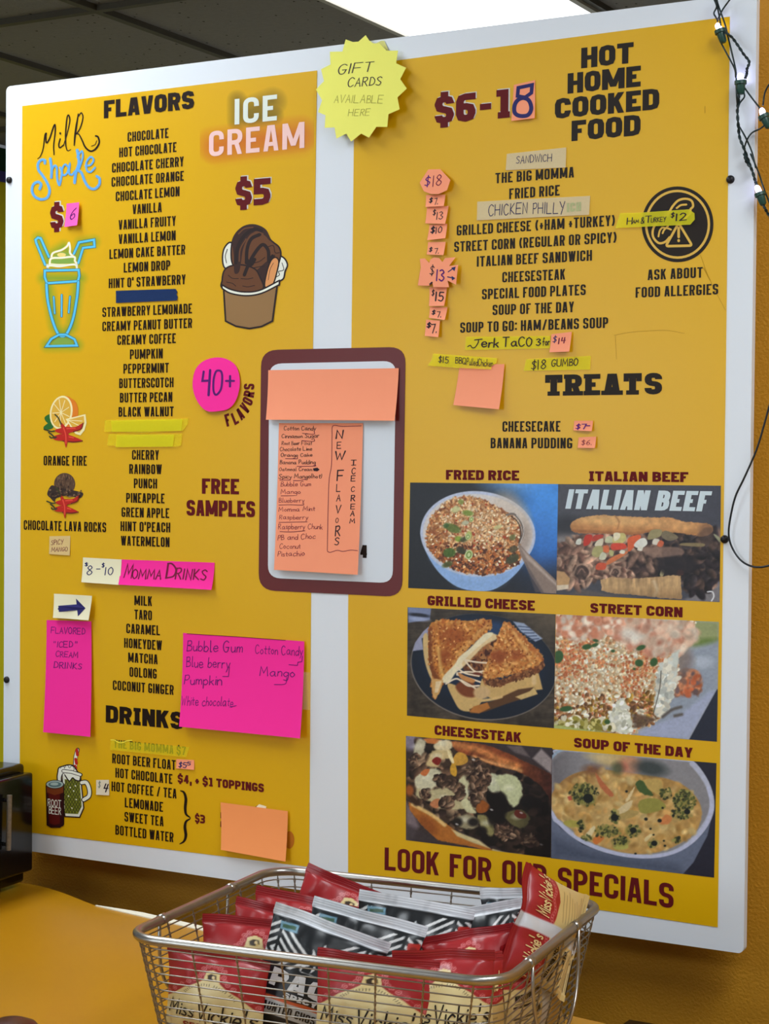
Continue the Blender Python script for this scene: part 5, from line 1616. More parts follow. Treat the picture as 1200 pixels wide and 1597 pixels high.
NXP, NYP = 270, 190
food('photograph of fried rice in a white bowl with a spoon', [(640, 752.5), (871, 755), (868, 927), (637, 917)], None, NXP, NYP, fried_rice, (34, 36, 42), (620, 720, 4.615))
food('photograph of an italian beef sandwich under white lettering', [(871, 755), (1125, 757.5), (1123, 939), (868, 927)], None, NXP, NYP, italian_beef, (72, 72, 80), (860, 720, 4.286))
food('photograph of a grilled cheese sandwich pulled apart on a dark plate', [(636, 947), (867, 958), (864.4, 1135.6), (635, 1116)], None, NXP, NYP, grilled_cheese, (62, 54, 46), (620, 920, 4.615))
food('photograph of street corn covered in crumbly cheese and red spice', [(867.5, 958), (1121.8, 970), (1118.8, 1156.8), (864.5, 1135.8)], None, NXP, NYP, street_corn, (170, 170, 160), (850, 930, 4.286))
food('photograph of a cheesesteak roll with melted cheese', [(633.4, 1147.7), (862, 1166.6), (859.6, 1337.8), (633.4, 1310.2)], None, NXP, NYP, cheesesteak, (56, 46, 46), (620, 1120, 4.615))
food('photograph of broccoli soup in a white bowl', [(861.7, 1168.5), (1118, 1190.2), (1114.3, 1368.7), (859.8, 1338.3)], None, NXP, NYP, soup, (44, 44, 56), (850, 1140, 4.286))
board_text('ITALIAN BEEF', 882, 1105, 780, 31, 'heavy', mat('white_lettering', s8(206, 222, 230), 0.4, 0.3), panel_r, 'photo_text', y=PRINT - .0006, italic=.18, weight=.27)
# ------------------------------------------------------------------ notes, tapes and cards stuck on the board
class Note:
    def __init__(self, name, label, cat, material, quad, base=.0012, curl=.003, side=0.0, group=None, grid=True, thick=.0003, wave=0.0, board_y=BY):
        self.y0 = board_y
        P = [at(*q, board_y - base) for q in quad]
        xs, zs = [p.x for p in P], [p.z for p in P]
        self.x0, self.x1, self.z0, self.z1 = min(xs), max(xs), min(zs), max(zs)
        self.flat = not (grid and len(quad) == 4)
        self.base, self.curl, self.side, self.wave = base, curl, side, wave
        self.root = empty(name, (sum(xs) / len(xs), board_y - base, self.z0), label, cat, group)
        mb = MB()
        if grid and len(quad) == 4:
            n = 12
            g = []
            for j in range(n + 1):
                for i in range(n + 1):
                    u, v = i / n, j / n
                    p = P[0] * (1 - u) * (1 - v) + P[1] * u * (1 - v) + P[2] * u * v + P[3] * (1 - u) * v
                    g.append(p)
            N = len(g)
            vs = [self.pos(p.x, p.z, thick) for p in g] + [self.pos(p.x, p.z, 0) for p in g]
            fs = []
            idx = lambda i, j: j * (n + 1) + i
            for j in range(n):
                for i in range(n):
                    fs.append((idx(i, j + 1), idx(i + 1, j + 1), idx(i + 1, j), idx(i, j)))
                    fs.append((N + idx(i, j), N + idx(i + 1, j), N + idx(i + 1, j + 1), N + idx(i, j + 1)))
            rim = [idx(i, 0) for i in range(n)] + [idx(n, j) for j in range(n)] + [idx(i, n) for i in range(n, 0, -1)] + [idx(0, j) for j in range(n, 0, -1)]
            for k in range(len(rim)):
                a, b = rim[k], rim[(k + 1) % len(rim)]
                fs.append((a, b, N + b, N + a))
            mb.add(vs, fs)
        else:
            n = len(P)
            tris = tessellate_polygon([[Vector((p.x, p.z, 0)) for p in P]])
            vs = [self.pos(p.x, p.z, thick) for p in P] + [self.pos(p.x, p.z, 0) for p in P]
            fs = [tuple(t) for t in tris] + [tuple(i + n for i in reversed(t)) for t in tris]
            fs += [(i, (i + 1) % n, n + (i + 1) % n, n + i) for i in range(n)]
            mb.add(vs, fs)
        self.sheet = mb.build('tape_strip' if 'tape' in name else 'sheet', material, self.root, smooth=False)
        bm = bmesh.new(); bm.from_mesh(self.sheet.data); bmesh.ops.recalc_face_normals(bm, faces=bm.faces); bm.to_mesh(self.sheet.data); bm.free()
        self.ink = {}

    def pos(self, x, z, extra=0.0):
        t = (self.z1 - z) / max(self.z1 - self.z0, 1e-4)
        s = (x - self.x0) / max(self.x1 - self.x0, 1e-4)
        if self.flat:
            return Vector((x, self.y0 - self.base - self.curl * t - self.side * s - extra, z))
        l = self.base + self.curl * max(t, 0) ** 2 + self.side * max(s, 0) ** 2 + self.wave * math.sin(7 * s + 2 * t) * t
        return Vector((x, self.y0 - l - extra, z))

    def write(self, s, p0, p1, h, m, jit=1.0, weight=None, font='hand', slant=0.0, seed=None):
        """baseline from pixel p0 to pixel p1, capitals h pixels high"""
        polys, W = layout(s, font, jit, seed if seed is not None else sum(map(ord, s)), weight)
        Y = self.y0 - self.base
        A, B, C = at(*p0, Y), at(*p1, Y), at(p0[0], p0[1] - h, Y)
        ex, ey = B - A, C - A

        def f(x, y, l):
            p = A + ex * ((x + slant * y) / W) + ey * y
            return self.pos(p.x, p.z, .0005 + l)
        self._col(flat_mesh(polys, f), m)

    def draw(self, pts, w, m, smooth=True, closed=False):
        p = catmull(pts, 5, closed) if smooth and len(pts) > 2 else pts
        self._px(*strip(p, w, closed, 'round'), m)

    def fill(self, pts, m):
        self._px(*polyfill(pts), m)

    def _px(self, vs, fs, m):
        Y = self.y0 - self.base
        out = []
        k = len(self.ink.get(m.name, (None, MB()))[1].f)
        for i, (x, y) in enumerate(vs):
            p = at(x, y, Y)
            out.append(self.pos(p.x, p.z, .0005 + (k % 20) * 1e-5 + i * 2e-7))
        mb = MB(); mb.add(out, fs)
        self._col(mb, m)

    def _col(self, mb, m):
        if m.name not in self.ink:
            self.ink[m.name] = (m, MB())
        self.ink[m.name][1].add(mb.v, mb.f)

    def done(self, name='handwriting', lab=None):
        for m, mb in self.ink.values():
            mb.build(name, m, self.root, label=lab)
        return self.root


MO = M_MASK
# --- gift card star (two sheets)
cS = crop(495, 50, 8)
star = [(620, 45), (665, 110), (720, 150), (800, 150), (895, 245), (1040, 245), (1022, 405), (1150, 462), (1080, 605), (1168, 725), (1052, 835), (1085, 985), (945, 1045), (935, 1205), (795, 1203), (705, 1338), (605, 1285), (480, 1385), (415, 1285), (290, 1345), (262, 1205), (135, 1208),
        (140, 1050), (42, 1010), (90, 860), (5, 725), (105, 620), (62, 470), (182, 410), (168, 250), (330, 248), (365, 95), (460, 130), (530, 125)]
n = Note('gift_card_star', 'yellow starburst paper sign about gift cards at the top of the white centre strip', 'paper sign', M_LEMON, [cS(*p) for p in star], base=.0025, curl=.010, side=.006, grid=False)
back = [(700, 160), (800, 108), (838, 108), (900, 250), (860, 300), (640, 300), (600, 160)]
mb = MB()
P = [at(*cS(*p), BY - .001) for p in back]
slab([(p.x, p.z) for p in P], BY - .0014, BY - .001, 'backing_sheet', mat('pale_lemon_paper', s8(226, 222, 140), 0.8, 0.1), n.root)
n.write('GIFT', cS(275, 535), cS(710, 505), 15, M_PEN, .6, .075, slant=.1)
n.write('CARDS', cS(405, 695), cS(830, 680), 13.5, M_PEN, .6, .09, slant=.1)
n.write('AVAILABLE', cS(245, 895), cS(865, 905), 12, M_GPEN, .6, .05, slant=.1)
n.write('HERE', cS(430, 1065), cS(700, 1060), 10.5, M_GPEN, .6, .055, slant=.1)
n.done()
# --- left panel
n = Note('sticky_note', 'small pink note reading 6 beside the dollar sign above the milkshake', 'sticky note', M_PINK, [(104, 317.5), (126, 316), (125, 352), (103, 354.5)], curl=.004, side=.004)
n.write('6', (109.5, 343), (117.5, 342), 17, M_VPEN, 0, .1, slant=.2); n.done()
n = Note('tape', 'torn strip of dark blue tape covering a flavor under HINT O\' STRAWBERRY', 'tape', M_BTAPE, [(181, 453.5), (274, 450.5), (277, 455), (275.5, 459), (277.5, 463), (276.5, 468.5), (181.3, 472.5)], curl=.0004, grid=False); n.done()
bl = catmull([(338, 557.5), (356, 561), (370, 573), (375.5, 597), (371, 622), (360, 637), (342, 641.5), (324, 640.5), (310, 626), (302, 603), (305, 578), (318, 563)], 4, True)
n = Note('sticky_note', 'round magenta paper blob reading 40+ above the FREE SAMPLES words', 'sticky note', M_MAG, bl, curl=.004, grid=False)
c7 = crop(290, 540, 9.23)
n.draw([c7(265, 365), c7(250, 500), c7(355, 495)], 3.4, M_VPEN, False)
n.draw([c7(358, 345), c7(345, 705)], 3.8, M_VPEN, False)
n.draw([c7(480, 350), c7(520, 370), c7(535, 460), c7(520, 620), c7(455, 700), c7(415, 640), c7(412, 480), c7(440, 370)], 3.2, M_VPEN, True, True)
n.draw([c7(590, 500), c7(705, 500)], 3.2, M_VPEN, False)
n.draw([c7(648, 430), c7(650, 580)], 3.4, M_VPEN, False); n.done()
cY = crop(150, 640, 7.5)
for pts, extra, lb in (([(105, 118), (170, 112), (1085, 95), (1075, 160), (1020, 238), (560, 262), (100, 250)], [(175, 120), (1010, 105), (1000, 240), (190, 250)], 'upper strip of yellow tape below BLACK WALNUT'),
                       ([(150, 278), (445, 275), (1010, 275), (1000, 400), (985, 420), (900, 428), (230, 432), (225, 412), (135, 415)], [(240, 290), (915, 285), (900, 424), (232, 430)], 'lower strip of yellow tape just above CHERRY')):
    n = Note('tape', lb, 'tape', M_YTAPE2, [cY(*p) for p in pts], curl=.0008, grid=False, group='yellow tapes over crossed out flavors')
    P = [at(*cY(*p), BY - .0022) for p in extra]
    slab([(p.x, p.z) for p in P], BY - .0026, BY - .0023, 'top_layer', M_YTAPE, n.root)
    n.done()
n = Note('tape', 'square of masking tape reading SPICY MANGO under CHOCOLATE LAVA ROCKS', 'tape', mat('pale_masking_tape', s8(226, 196, 134), 0.7, 0.2, noise=.05, alpha=.95), [c5(290, 436), c5(412, 434), c5(410, 548), c5(289, 540)], curl=.0008)
n.write('SPICY', c5(300, 488), c5(370, 482), 7, M_RPEN, 1, .1); n.write('MANGO', c5(302, 526), c5(396, 524), 6.6, M_RPEN, 1, .1); n.done()
n = Note('sticky_note', 'cream paper slip with the price 8 to 10 left of the MOMMA DRINKS strip', 'sticky note', M_CREAM, [c5(486, 560), c5(712, 572), c5(708, 720), c5(485, 704)], base=.002, curl=.004)
n.write('$', c5(498, 610), c5(514, 610), 5, M_BPEN, 0, .18); n.write('8', c5(510, 664), c5(540, 662), 14, M_BPEN, .4, .09); n.write('-', c5(570, 648), c5(586, 648), 12, M_BPEN, 0, .1)
n.write('$', c5(598, 618), c5(612, 616), 6, M_BPEN, 0, .18); n.write('10', c5(616, 662), c5(660, 662), 11.5, M_BPEN, .4, .1); n.done()
n = Note('sticky_note', 'long magenta paper strip reading MOMMA DRINKS', 'sticky note', M_MAG, [c5(708, 572), (335, 877.5), (333.5, 919.5), c5(706, 718)], base=.0012, curl=.006)
cM = crop(60, 860, 4.138)
n.write('M', cM(560, 168), cM(605, 172), 21, M_RPEN, .4, .1, slant=.15); n.write('OMMA', cM(612, 172), cM(795, 180), 14, M_RPEN, .6, .13)
n.write('D', cM(826, 172), cM(884, 174), 22, M_RPEN, .4, .1); n.write('RINKS', cM(888, 176), cM(1085, 184), 16, M_RPEN, .6, .12); n.done()
n = Note('sticky_note', 'crinkled cream paper scrap with a thick navy arrow', 'sticky note', M_CREAM, [c5(316, 772), c5(546, 784), c5(536, 926), c5(322, 912)], base=.004, curl=.004, side=.003, wave=.0012)
n.fill([c5(*p) for p in ((346, 842), (452, 834), (448, 800), (510, 856), (468, 904), (458, 868), (352, 878))], M_NAVY)
n.draw([c5(350, 860), c5(450, 852)], 3, M_NAVY, False); n.done('arrow_mark')
n = Note('sticky_note', 'tall magenta sheet reading FLAVORED ICED CREAM DRINKS', 'sticky note', M_MAG, [(73, 967), (143.5, 969), (146.5, 1148), (72, 1141)], base=.0012, curl=.007, side=.002)
for s, a, b, h in (('FLAVORED', (300, 1004), (500, 1008), 9.5), ('"ICED"', (308, 1082), (458, 1086), 9), ('CREAM', (328, 1140), (458, 1146), 9), ('DRINKS', (318, 1206), (482, 1214), 9)):
    n.write(s, c5(*a), c5(*b), h, M_RPEN if h < 9 else M_VPEN, 1, .1)
n.done()
cB = crop(260, 960, 3.75)
n = Note('sticky_note', 'wide magenta sheet listing Bubble Gum, Blueberry, Pumpkin and Mango', 'sticky note', M_MAG, [cB(97, 102), cB(812, 150), cB(808, 712), cB(96, 645)], base=.0012, curl=.010, side=.003)
for s, a, b, h in (('Bubble Gum', (118, 210), (440, 212), 16), ('Blue berry', (118, 300), (370, 306), 15), ('Pumpkin', (108, 400), (325, 406), 15), ('White chocolate', (100, 520), (400, 530), 14), ('Cotton Candy', (522, 222), (800, 232), 14.5), ('Mango', (552, 350), (752, 358), 14)):
    n.write(s, cB(*a), cB(*b), h, M_VPEN, 1, .075)
n.draw([cB(372, 300), cB(368, 355), cB(335, 355)], 1.0, M_VPEN, False); n.draw([cB(802, 235), cB(800, 268), cB(776, 272), cB(774, 290), cB(724, 286)], 1.0, M_VPEN, False); n.draw([cB(712, 360), cB(704, 398), cB(640, 402)], 1.0, M_VPEN)
n.draw([cB(120, 106), cB(420, 124), cB(700, 144)], 1.0, M_RPEN, False)
n.draw([cB(385, 532), cB(422, 524)], 1.0, M_VPEN, False)
n.done()
n = Note('clear_tape', 'bit of clear tape at the right edge of the wide magenta sheet', 'tape', M_CLEAR, [cB(800, 330), cB(846, 334), cB(840, 552), cB(796, 548)], base=.006, curl=.001); n.done()
n = Note('tape', 'sheer yellow tape over the words THE BIG MOMMA above ROOT BEER FLOAT', 'tape', M_YTAPE2, [c6(650, 498), c6(665, 506), c6(1112, 545), c6(1090, 604), c6(646, 560)], base=.0011, curl=.0005, grid=False)
cT = crop(140, 1140, 6.667)
n.draw([cT(222, 92), cT(262, 96), cT(310, 122), cT(350, 118), cT(400, 100), cT(440, 96)], 1.6, mat('tape_crease', s8(246, 232, 70), .4, .4)); n.done('crease')
board_text('THE BIG MOMMA $7', 177, 290, 1165.5, 13, 'cond', M_BLACK, panel_l)
n = Note('sticky_note', 'tiny peach price tag just right of ROOT BEER FLOAT', 'sticky note', M_PEACH, [(275.5, 1184), (303, 1185.5), (303.5, 1200.5), (275.5, 1198)], curl=.001)
n.write('$5', (279, 1196), (291, 1197), 7.5, M_BPEN, .5, .15); n.write('5*', (292, 1193), (301, 1194), 5, M_BPEN, .5, .18); n.done()
n = Note('sticky_note', 'small cream price note reading $4 left of HOT COFFEE / TEA', 'sticky note', mat('dull_paper', s8(226, 216, 190), .8, .1), [cT(68, 510), cT(200, 508), cT(206, 668), cT(72, 662)], curl=.001)
n.write('$', cT(90, 586), cT(112, 588), 9, mat('green_pen', s8(96, 120, 110), .6, .2), .4, .1); n.write('4', cT(138, 632), cT(178, 634), 12.5, M_PEN, .3, .16, slant=.2); n.done()
# orange note near the bottom, with scraps showing around it
cO = crop(280, 1180, 6)
n = Note('sticky_note', 'blank orange note at the bottom right of the yellow drinks panel', 'sticky note', M_ORANGE, [cO(386, 428), cO(1018, 510), cO(1016, 974), cO(408, 866)], base=.003, curl=.006, side=.001); n.done()
D = Draw(cO)
D.ell(1030, 780, 46, 82, mat('brown_stain', s8(190, 110, 12), .5, .3)); D.build('stain_mark', panel_l)
D = Draw(cO)
D.fill([(384, 520), (402, 525), (404, 580), (384, 576)], M_MAR); D.fill([(384, 604), (404, 606), (406, 662), (382, 658)], M_MAR); D.fill([(700, 478), (730, 455), (770, 470), (760, 490)], M_MAR)
D.build('covered_text', panel_l)
n = Note('paper_scrap', 'torn white scrap peeking out above the blank orange note', 'paper scrap', mat('scrap_paper', s8(240, 226, 196), .8, .1), [cO(724, 466), cO(746, 446), cO(815, 466), cO(810, 490), cO(730, 492)], base=.001, curl=.001, grid=False); n.done()

# --- the maroon framed card across the centre strip
cK = crop(390, 530, 3.895)


def rquad(pts, r, n=6):
    return fillet([(x, y, 1) for x, y in pts], r, True, n)


Kd = BY - .0012
card = empty('framed_card', (at(520, 740, BY).x, BY, at(520, 930, BY).z), 'tall maroon bordered card with a white middle across the centre strip', 'card')
out = rquad([cK(68, 62), cK(946, 42), cK(925, 1562), cK(52, 1520)], 26)
inn = rquad([cK(118, 145), cK(888, 128), cK(868, 1478), cK(110, 1446)], 20)
P = [at(*p, Kd) for p in out]
slab([(p.x, p.z) for p in P], Kd, BY - .0007, 'card_border', mat('maroon_card', s8(98, 24, 24), .4, .4), card)
P = [at(*p, Kd) for p in inn]
slab([(p.x, p.z) for p in P], Kd - .0004, Kd, 'card_face', mat('card_white', s8(218, 226, 236), .4, .4), card)
board_text('4', 561, 574, 860, 20, 'cond', M_BLACK, card, 'card_text', y=Kd - .0008, weight=.2)
n = Note('paper_sheet', 'blank peach sheet over the top of the maroon bordered card', 'paper sheet', M_PEACH, [cK(112, 184), cK(905, 172), cK(892, 492), cK(110, 486)], base=.003, curl=.006); n.done()
n = Note('paper_sheet', 'peach list headed NEW FLAVORS ICE CREAM on the maroon bordered card', 'paper sheet', M_PEACH, [cK(177, 506), cK(690, 506), cK(670, 1426), cK(160, 1396)], base=.0022, curl=.006, side=.001)
cL = crop(430, 650, 6.655)
for s, a, b, h in (('Cotton Candy', (88, 140), (416, 140), 6.8), ('Cinnamon Sugar', (66, 222), (452, 216), 6.2), ('Root Beer Float', (64, 292), (378, 290), 5.6), ('Chocolate Lime', (48, 356), (378, 350), 6), ('Orange Cake', (58, 416), (380, 412), 5.6),
                   ('Banana Pudding', (46, 490), (414, 490), 6), ('Oatmeal Cream', (42, 562), (380, 562), 5.6), ('Spicy Mango(hot)', (36, 640), (484, 636), 6.4), ('Bubble Gum', (58, 724), (366, 716), 7), ('Mango', (62, 800), (260, 798), 7), ('Blueberry', (42, 888), (302, 888), 7),
                   ('Momma Mint', (42, 984), (414, 976), 7), ('Raspberry', (48, 1062), (344, 1064), 7), ('Raspberry Chunk', (40, 1164), (496, 1166), 8), ('PB and Choc', (36, 1280), (424, 1262), 8), ('Coconut', (58, 1368), (272, 1366), 7.5), ('Pistachio', (40, 1446), (314, 1440), 8)):
    n.write(s, cL(*a), cL(*b), h, M_PEN if h < 6.9 else M_RPEN, 1, .11 if h < 6.9 else .085)
for pts in ([(282, 172), (400, 180), (404, 150)], [(278, 248), (400, 254), (404, 228)], [(106, 434), (222, 436), (230, 420)], [(226, 514), (410, 512), (412, 496)], [(50, 656), (160, 656)], [(190, 660), (250, 662), (320, 646)], [(64, 820), (200, 818)], [(44, 916), (160, 912), (290, 916), (300, 896)], [(48, 1096), (200, 1092), (340, 1090)], [(60, 1190), (180, 1194), (320, 1182)],
            [(896, 94), (700, 100), (600, 94), (590, 200), (586, 500), (560, 700), (556, 1300), (570, 1402), (660, 1384), (720, 1396), (800, 1382), (872, 1388)]):
    n.draw([cL(*p) for p in pts], .9, M_RPEN)
n.fill([cL(*p) for p in ((392, 536), (440, 528), (462, 548), (440, 566), (400, 562))], M_PEN)
for ch, x, y, w, h in (('N', 628, 228, 66, 13), ('E', 642, 330, 40, 10), ('W', 622, 444, 94, 13), ('F', 646, 664, 60, 16), ('L', 640, 776, 38, 11), ('A', 642, 876, 36, 10), ('V', 636, 1000, 46, 12), ('O', 636, 1100, 26, 7.5), ('R', 632, 1234, 48, 15), ('S', 630, 1330, 42, 11)):
    n.write(ch, cL(x, y), cL(x + w, y - 2), h, M_PEN, .3, .12)
for ch, x, y, w, h in (('T', 790, 505, 50, 8), ('C', 796, 592, 36, 9), ('E', 792, 668, 40, 8.5), ('C', 792, 776, 34, 7.5), ('R', 790, 874, 40, 9), ('E', 792, 958, 40, 8), ('A', 790, 1030, 36, 8), ('M', 784, 1104, 48, 7)):
    n.write(ch, cL(x, y), cL(x + w, y - 1), h, M_PEN, .3, .14)
n.draw([cL(795, 502), cL(840, 500)], 1.1, M_PEN, False)
n.done()

# --- right panel
cR = crop(600, 40, 4)
n = Note('sticky_note', 'peach note with a navy marker 8 closing the big $6-18 price', 'sticky note', M_PEACH, [cR(808, 370), cR(940, 340), cR(943, 580), cR(798, 597)], curl=.003)
n.draw([cR(*p) for p in ((836, 388), (922, 370), (918, 420), (880, 448), (832, 440))], 5.6, M_NAVY, False, True)
n.draw([cR(*p) for p in ((870, 452), (905, 470), (920, 520), (900, 560), (850, 565), (818, 545), (815, 500), (835, 465))], 6.4, M_NAVY, True, True)
n.done()
n = Note('tape', 'tan masking tape reading SANDWICH above THE BIG MOMMA', 'tape', MO, [cR(764, 800), cR(1135, 760), cR(1132, 885), cR(758, 902)], curl=.0006)
n.write('SANDWICH', cR(822, 862), cR(1044, 845), 11, M_BPEN, .8, .085); n.done()
c8 = crop(640, 250, 4.615)
n = Note('tape', 'long masking tape reading CHICKEN PHILLY in the food list', 'tape', MO, [c8(484, 298), (921, 305.5), (919.5, 335), c8(482, 432)], curl=.0006)
n.write('CHICKEN', c8(565, 402), c8(842, 382), 17, M_BPEN, .7, .075); n.write('PHILLY', c8(884, 388), c8(1112, 378), 17, M_BPEN, .7, .075)
faded = mat('faint_print', s8(176, 182, 132), .6, .2)
n.write('ICH', (885, 331), (907, 329), 14, faded, 0, .19, 'cond'); n.done()
cP = crop(650, 255, 11.01)
cQ = crop(650, 390, 11.01)
PR = 'peach price notes left of the food list'
n = Note('price_note', 'pointed peach price tag reading $18 at the top of the note column', 'sticky note', M_PEACH, [cP(*p) for p in ((210, 105), (430, 105), (615, 295), (560, 470), (410, 535), (270, 530), (140, 480), (62, 330))], base=.0025, curl=.002, side=.005, group=PR, grid=False)
n.write('$', cP(150, 400), cP(240, 380), 14, M_VPEN, .3, .1); n.write('18', cP(290, 405), cP(445, 380), 16.5, M_RPEN, .3, .085); n.done()
for lb, cr, quad, texts in (
        ('peach price note reading $7 directly under the pointed $18 tag', cP, [(165, 540), (512, 540), (500, 740), (170, 750)], [('$', (225, 675), (275, 672), 7, .2), ('7.', (310, 715), (385, 705), 10, .12)]),
        ('peach price note reading $13 beside the CHICKEN PHILLY tape', cP, [(180, 750), (568, 735), (520, 1045), (165, 1030)], [('$', (285, 890), (330, 885), 8, .14), ('13', (350, 965), (462, 960), 11.5, .1)]),
        ('peach price note reading $10 beside GRILLED CHEESE', cP, [(225, 1050), (545, 1040), (525, 1290), (200, 1320)], [('$', (250, 1195), (310, 1190), 9, .2), ('10', (335, 1205), (440, 1190), 9.5, .12)]),
        ('peach price note reading $7 beside STREET CORN', cP, [(200, 1350), (515, 1350), (495, 1580), (190, 1565)], [('$', (225, 1515), (270, 1512), 6, .22), ('7.', (315, 1555), (400, 1550), 8.5, .12)]),
        ('peach price note reading $15 under the petal shaped $13 note', cQ, [(225, 640), (540, 640), (505, 965), (230, 965)], [('$', (265, 785), (305, 780), 8.5, .16), ('15', (330, 870), (470, 880), 13.5, .14)]),
        ('peach price note reading $7 beside SOUP OF THE DAY', cQ, [(232, 975), (548, 990), (515, 1205), (225, 1165)], [('$', (270, 1105), (320, 1105), 6, .22), ('7.', (355, 1155), (440, 1160), 9, .13)]),
        ('lowest peach price note of the column beside SOUP TO GO', cQ, [(165, 1195), (420, 1215), (405, 1500), (155, 1475)], [('$', (185, 1330), (240, 1330), 7, .24), ('7.', (250, 1430), (365, 1425), 14, .12)])):
    n = Note('price_note', lb, 'sticky note', M_PEACH, [cr(*p) for p in quad], curl=.003, side=.003, group=PR)
    for s, a, b, h, w in texts:
        n.write(s, cr(*a), cr(*b), h, M_PEN, .3, w)
    n.done()
n = Note('price_note', 'cut petal shaped peach note reading $13 with two small arrows', 'sticky note', M_PEACH, [cQ(*p) for p in ((60, 150), (150, 145), (225, 225), (250, 160), (310, 130), (400, 140), (462, 210), (510, 140), (690, 130), (580, 280), (740, 260), (710, 600), (560, 530), (590, 645), (310, 640), (285, 540), (230, 615), (35, 610), (65, 380), (80, 300))], base=.002, curl=.002, side=.004, group=PR, grid=False)
n.write('$', cQ(240, 430), cQ(310, 430), 14, M_PEN, .3, .09); n.write('13', cQ(355, 525), cQ(490, 540), 17, M_VPEN, .3, .13)
n.draw([cQ(570, 380), cQ(670, 310)], 1.6, M_BPEN, False); n.fill([cQ(620, 310), cQ(700, 290), cQ(680, 370)], M_BPEN)
n.draw([cQ(560, 465), cQ(670, 490)], 1.6, M_BPEN, False); n.fill([cQ(630, 450), cQ(700, 490), cQ(640, 530)], M_BPEN)
n.draw([cQ(250, 590), cQ(285, 560)], 2.4, M_PEN, False); n.done()
cH = crop(880, 270, 4)
n = Note('tape', 'yellow tape reading Ham & Turkey $12 across the round allergy sign', 'tape', M_YTAPE, [cH(352, 250), cH(480, 246), cH(780, 226), cH(815, 250), cH(818, 290), cH(790, 322), cH(560, 332), cH(322, 344)], base=.0027, curl=.0008, grid=False)
n.write('H', cH(395, 320), cH(425, 318), 10, M_PEN, .3, .12); n.write('AM', cH(430, 314), cH(466, 310), 5, M_PEN, .3, .2); n.write('&', cH(482, 315), cH(502, 312), 9, M_PEN, .3, .14); n.write('T', cH(510, 310), cH(545, 308), 10, M_PEN, .3, .12); n.write('URKEY', cH(545, 308), cH(636, 302), 7, M_PEN, .5, .15)
n.write('$', cH(668, 278), cH(688, 276), 7, M_PEN, .3, .16); n.write('12', cH(698, 298), cH(762, 292), 11, M_PEN, .3, .12); n.done()
cJ = crop(660, 510, 4.444)
n = Note('tape', 'yellow tape reading Jerk Taco under the soup lines', 'tape', M_YTAPE, [cJ(298, 68), cJ(884, 62), cJ(884, 148), cJ(294, 160)], curl=.0006)
n.draw([cJ(312, 136), cJ(330, 128), cJ(344, 144), cJ(364, 140), cJ(384, 108), cJ(386, 88)], 1.6, M_PEN); n.draw([cJ(360, 90), cJ(412, 84)], 1.6, M_PEN, False)
n.write('erk', cJ(404, 140), cJ(516, 138), 14, M_PEN, .6, .13); n.write('TaCO', cJ(554, 138), cJ(752, 132), 14, M_PEN, .6, .12); n.write('3', cJ(786, 128), cJ(814, 126), 10, M_PEN, .3, .16); n.write('for', cJ(830, 128), cJ(876, 126), 11, M_PEN, .4, .16); n.done()
n = Note('price_note', 'small peach note reading $14 at the right end of the Jerk Taco tape', 'sticky note', M_PEACH, [cJ(892, 50), cJ(1036, 34), cJ(1024, 172), cJ(884, 176)], base=.002, curl=.003, side=.002)
n.write('$', cJ(902, 108), cJ(926, 104), 9, M_BPEN, .3, .12); n.write('14', cJ(940, 118), cJ(988, 112), 9, M_RPEN, .3, .14); n.done()
n = Note('sticky_note', 'blank square peach sticky note above CHEESECAKE', 'sticky note', M_PEACH, [cJ(255, 262), cJ(570, 258), cJ(544, 572), cJ(222, 542)], base=.0012, curl=.006, side=.002); n.done()
n = Note('tape', 'yellow tape reading $15 BBQ Pulled Chicken over the blank square note', 'tape', M_YTAPE, [cJ(72, 184), cJ(300, 200), cJ(516, 216), cJ(508, 252), cJ(478, 270), cJ(476, 294), cJ(250, 284), cJ(34, 268), cJ(60, 230)], base=.0028, curl=.0008, grid=False)
n.write('$15', cJ(108, 244), cJ(176, 250), 9.5, M_PEN, .4, .12); n.write('BBQ', cJ(226, 250), cJ(298, 258), 9.5, M_PEN, .4, .11); n.write('PulledChicken', cJ(304, 262), cJ(484, 274), 10.5, M_PEN, .6, .11); n.done()
n = Note('tape', 'yellow tape reading $18 GUMBO above TREATS', 'tape', M_YTAPE, [cJ(716, 224), cJ(1164, 200), cJ(1160, 296), cJ(700, 304)], curl=.0006)
n.write('$18', cJ(752, 296), cJ(850, 288), 14, M_PEN, .5, .1); n.write('GUMBO', cJ(892, 272), cJ(1072, 266), 10.5, M_PEN, .5, .12); n.done()
cZ = crop(640, 500, 4)
n = Note('price_note', 'tiny peach price tag reading $7 right of CHEESECAKE', 'sticky note', M_PEACH, [cZ(1025, 625), cZ(1145, 625), cZ(1140, 690), cZ(1022, 685)], curl=.002, side=.002)
n.write('$7', cZ(1036, 676), cZ(1098, 676), 7.5, M_VPEN, .4, .16); n.draw([cZ(1102, 656), cZ(1126, 656)], 1.6, M_VPEN, False); n.done()
n = Note('price_note', 'tiny peach price tag with a faint $6 right of BANANA PUDDING', 'sticky note', M_PEACH, [cZ(1052, 728), cZ(1165, 724), cZ(1160, 795), cZ(1050, 794)], curl=.002, side=.002)
n.write('$6.', cZ(1070, 776), cZ(1136, 776), 7.5, M_RPEN, .4, .09); n.done()
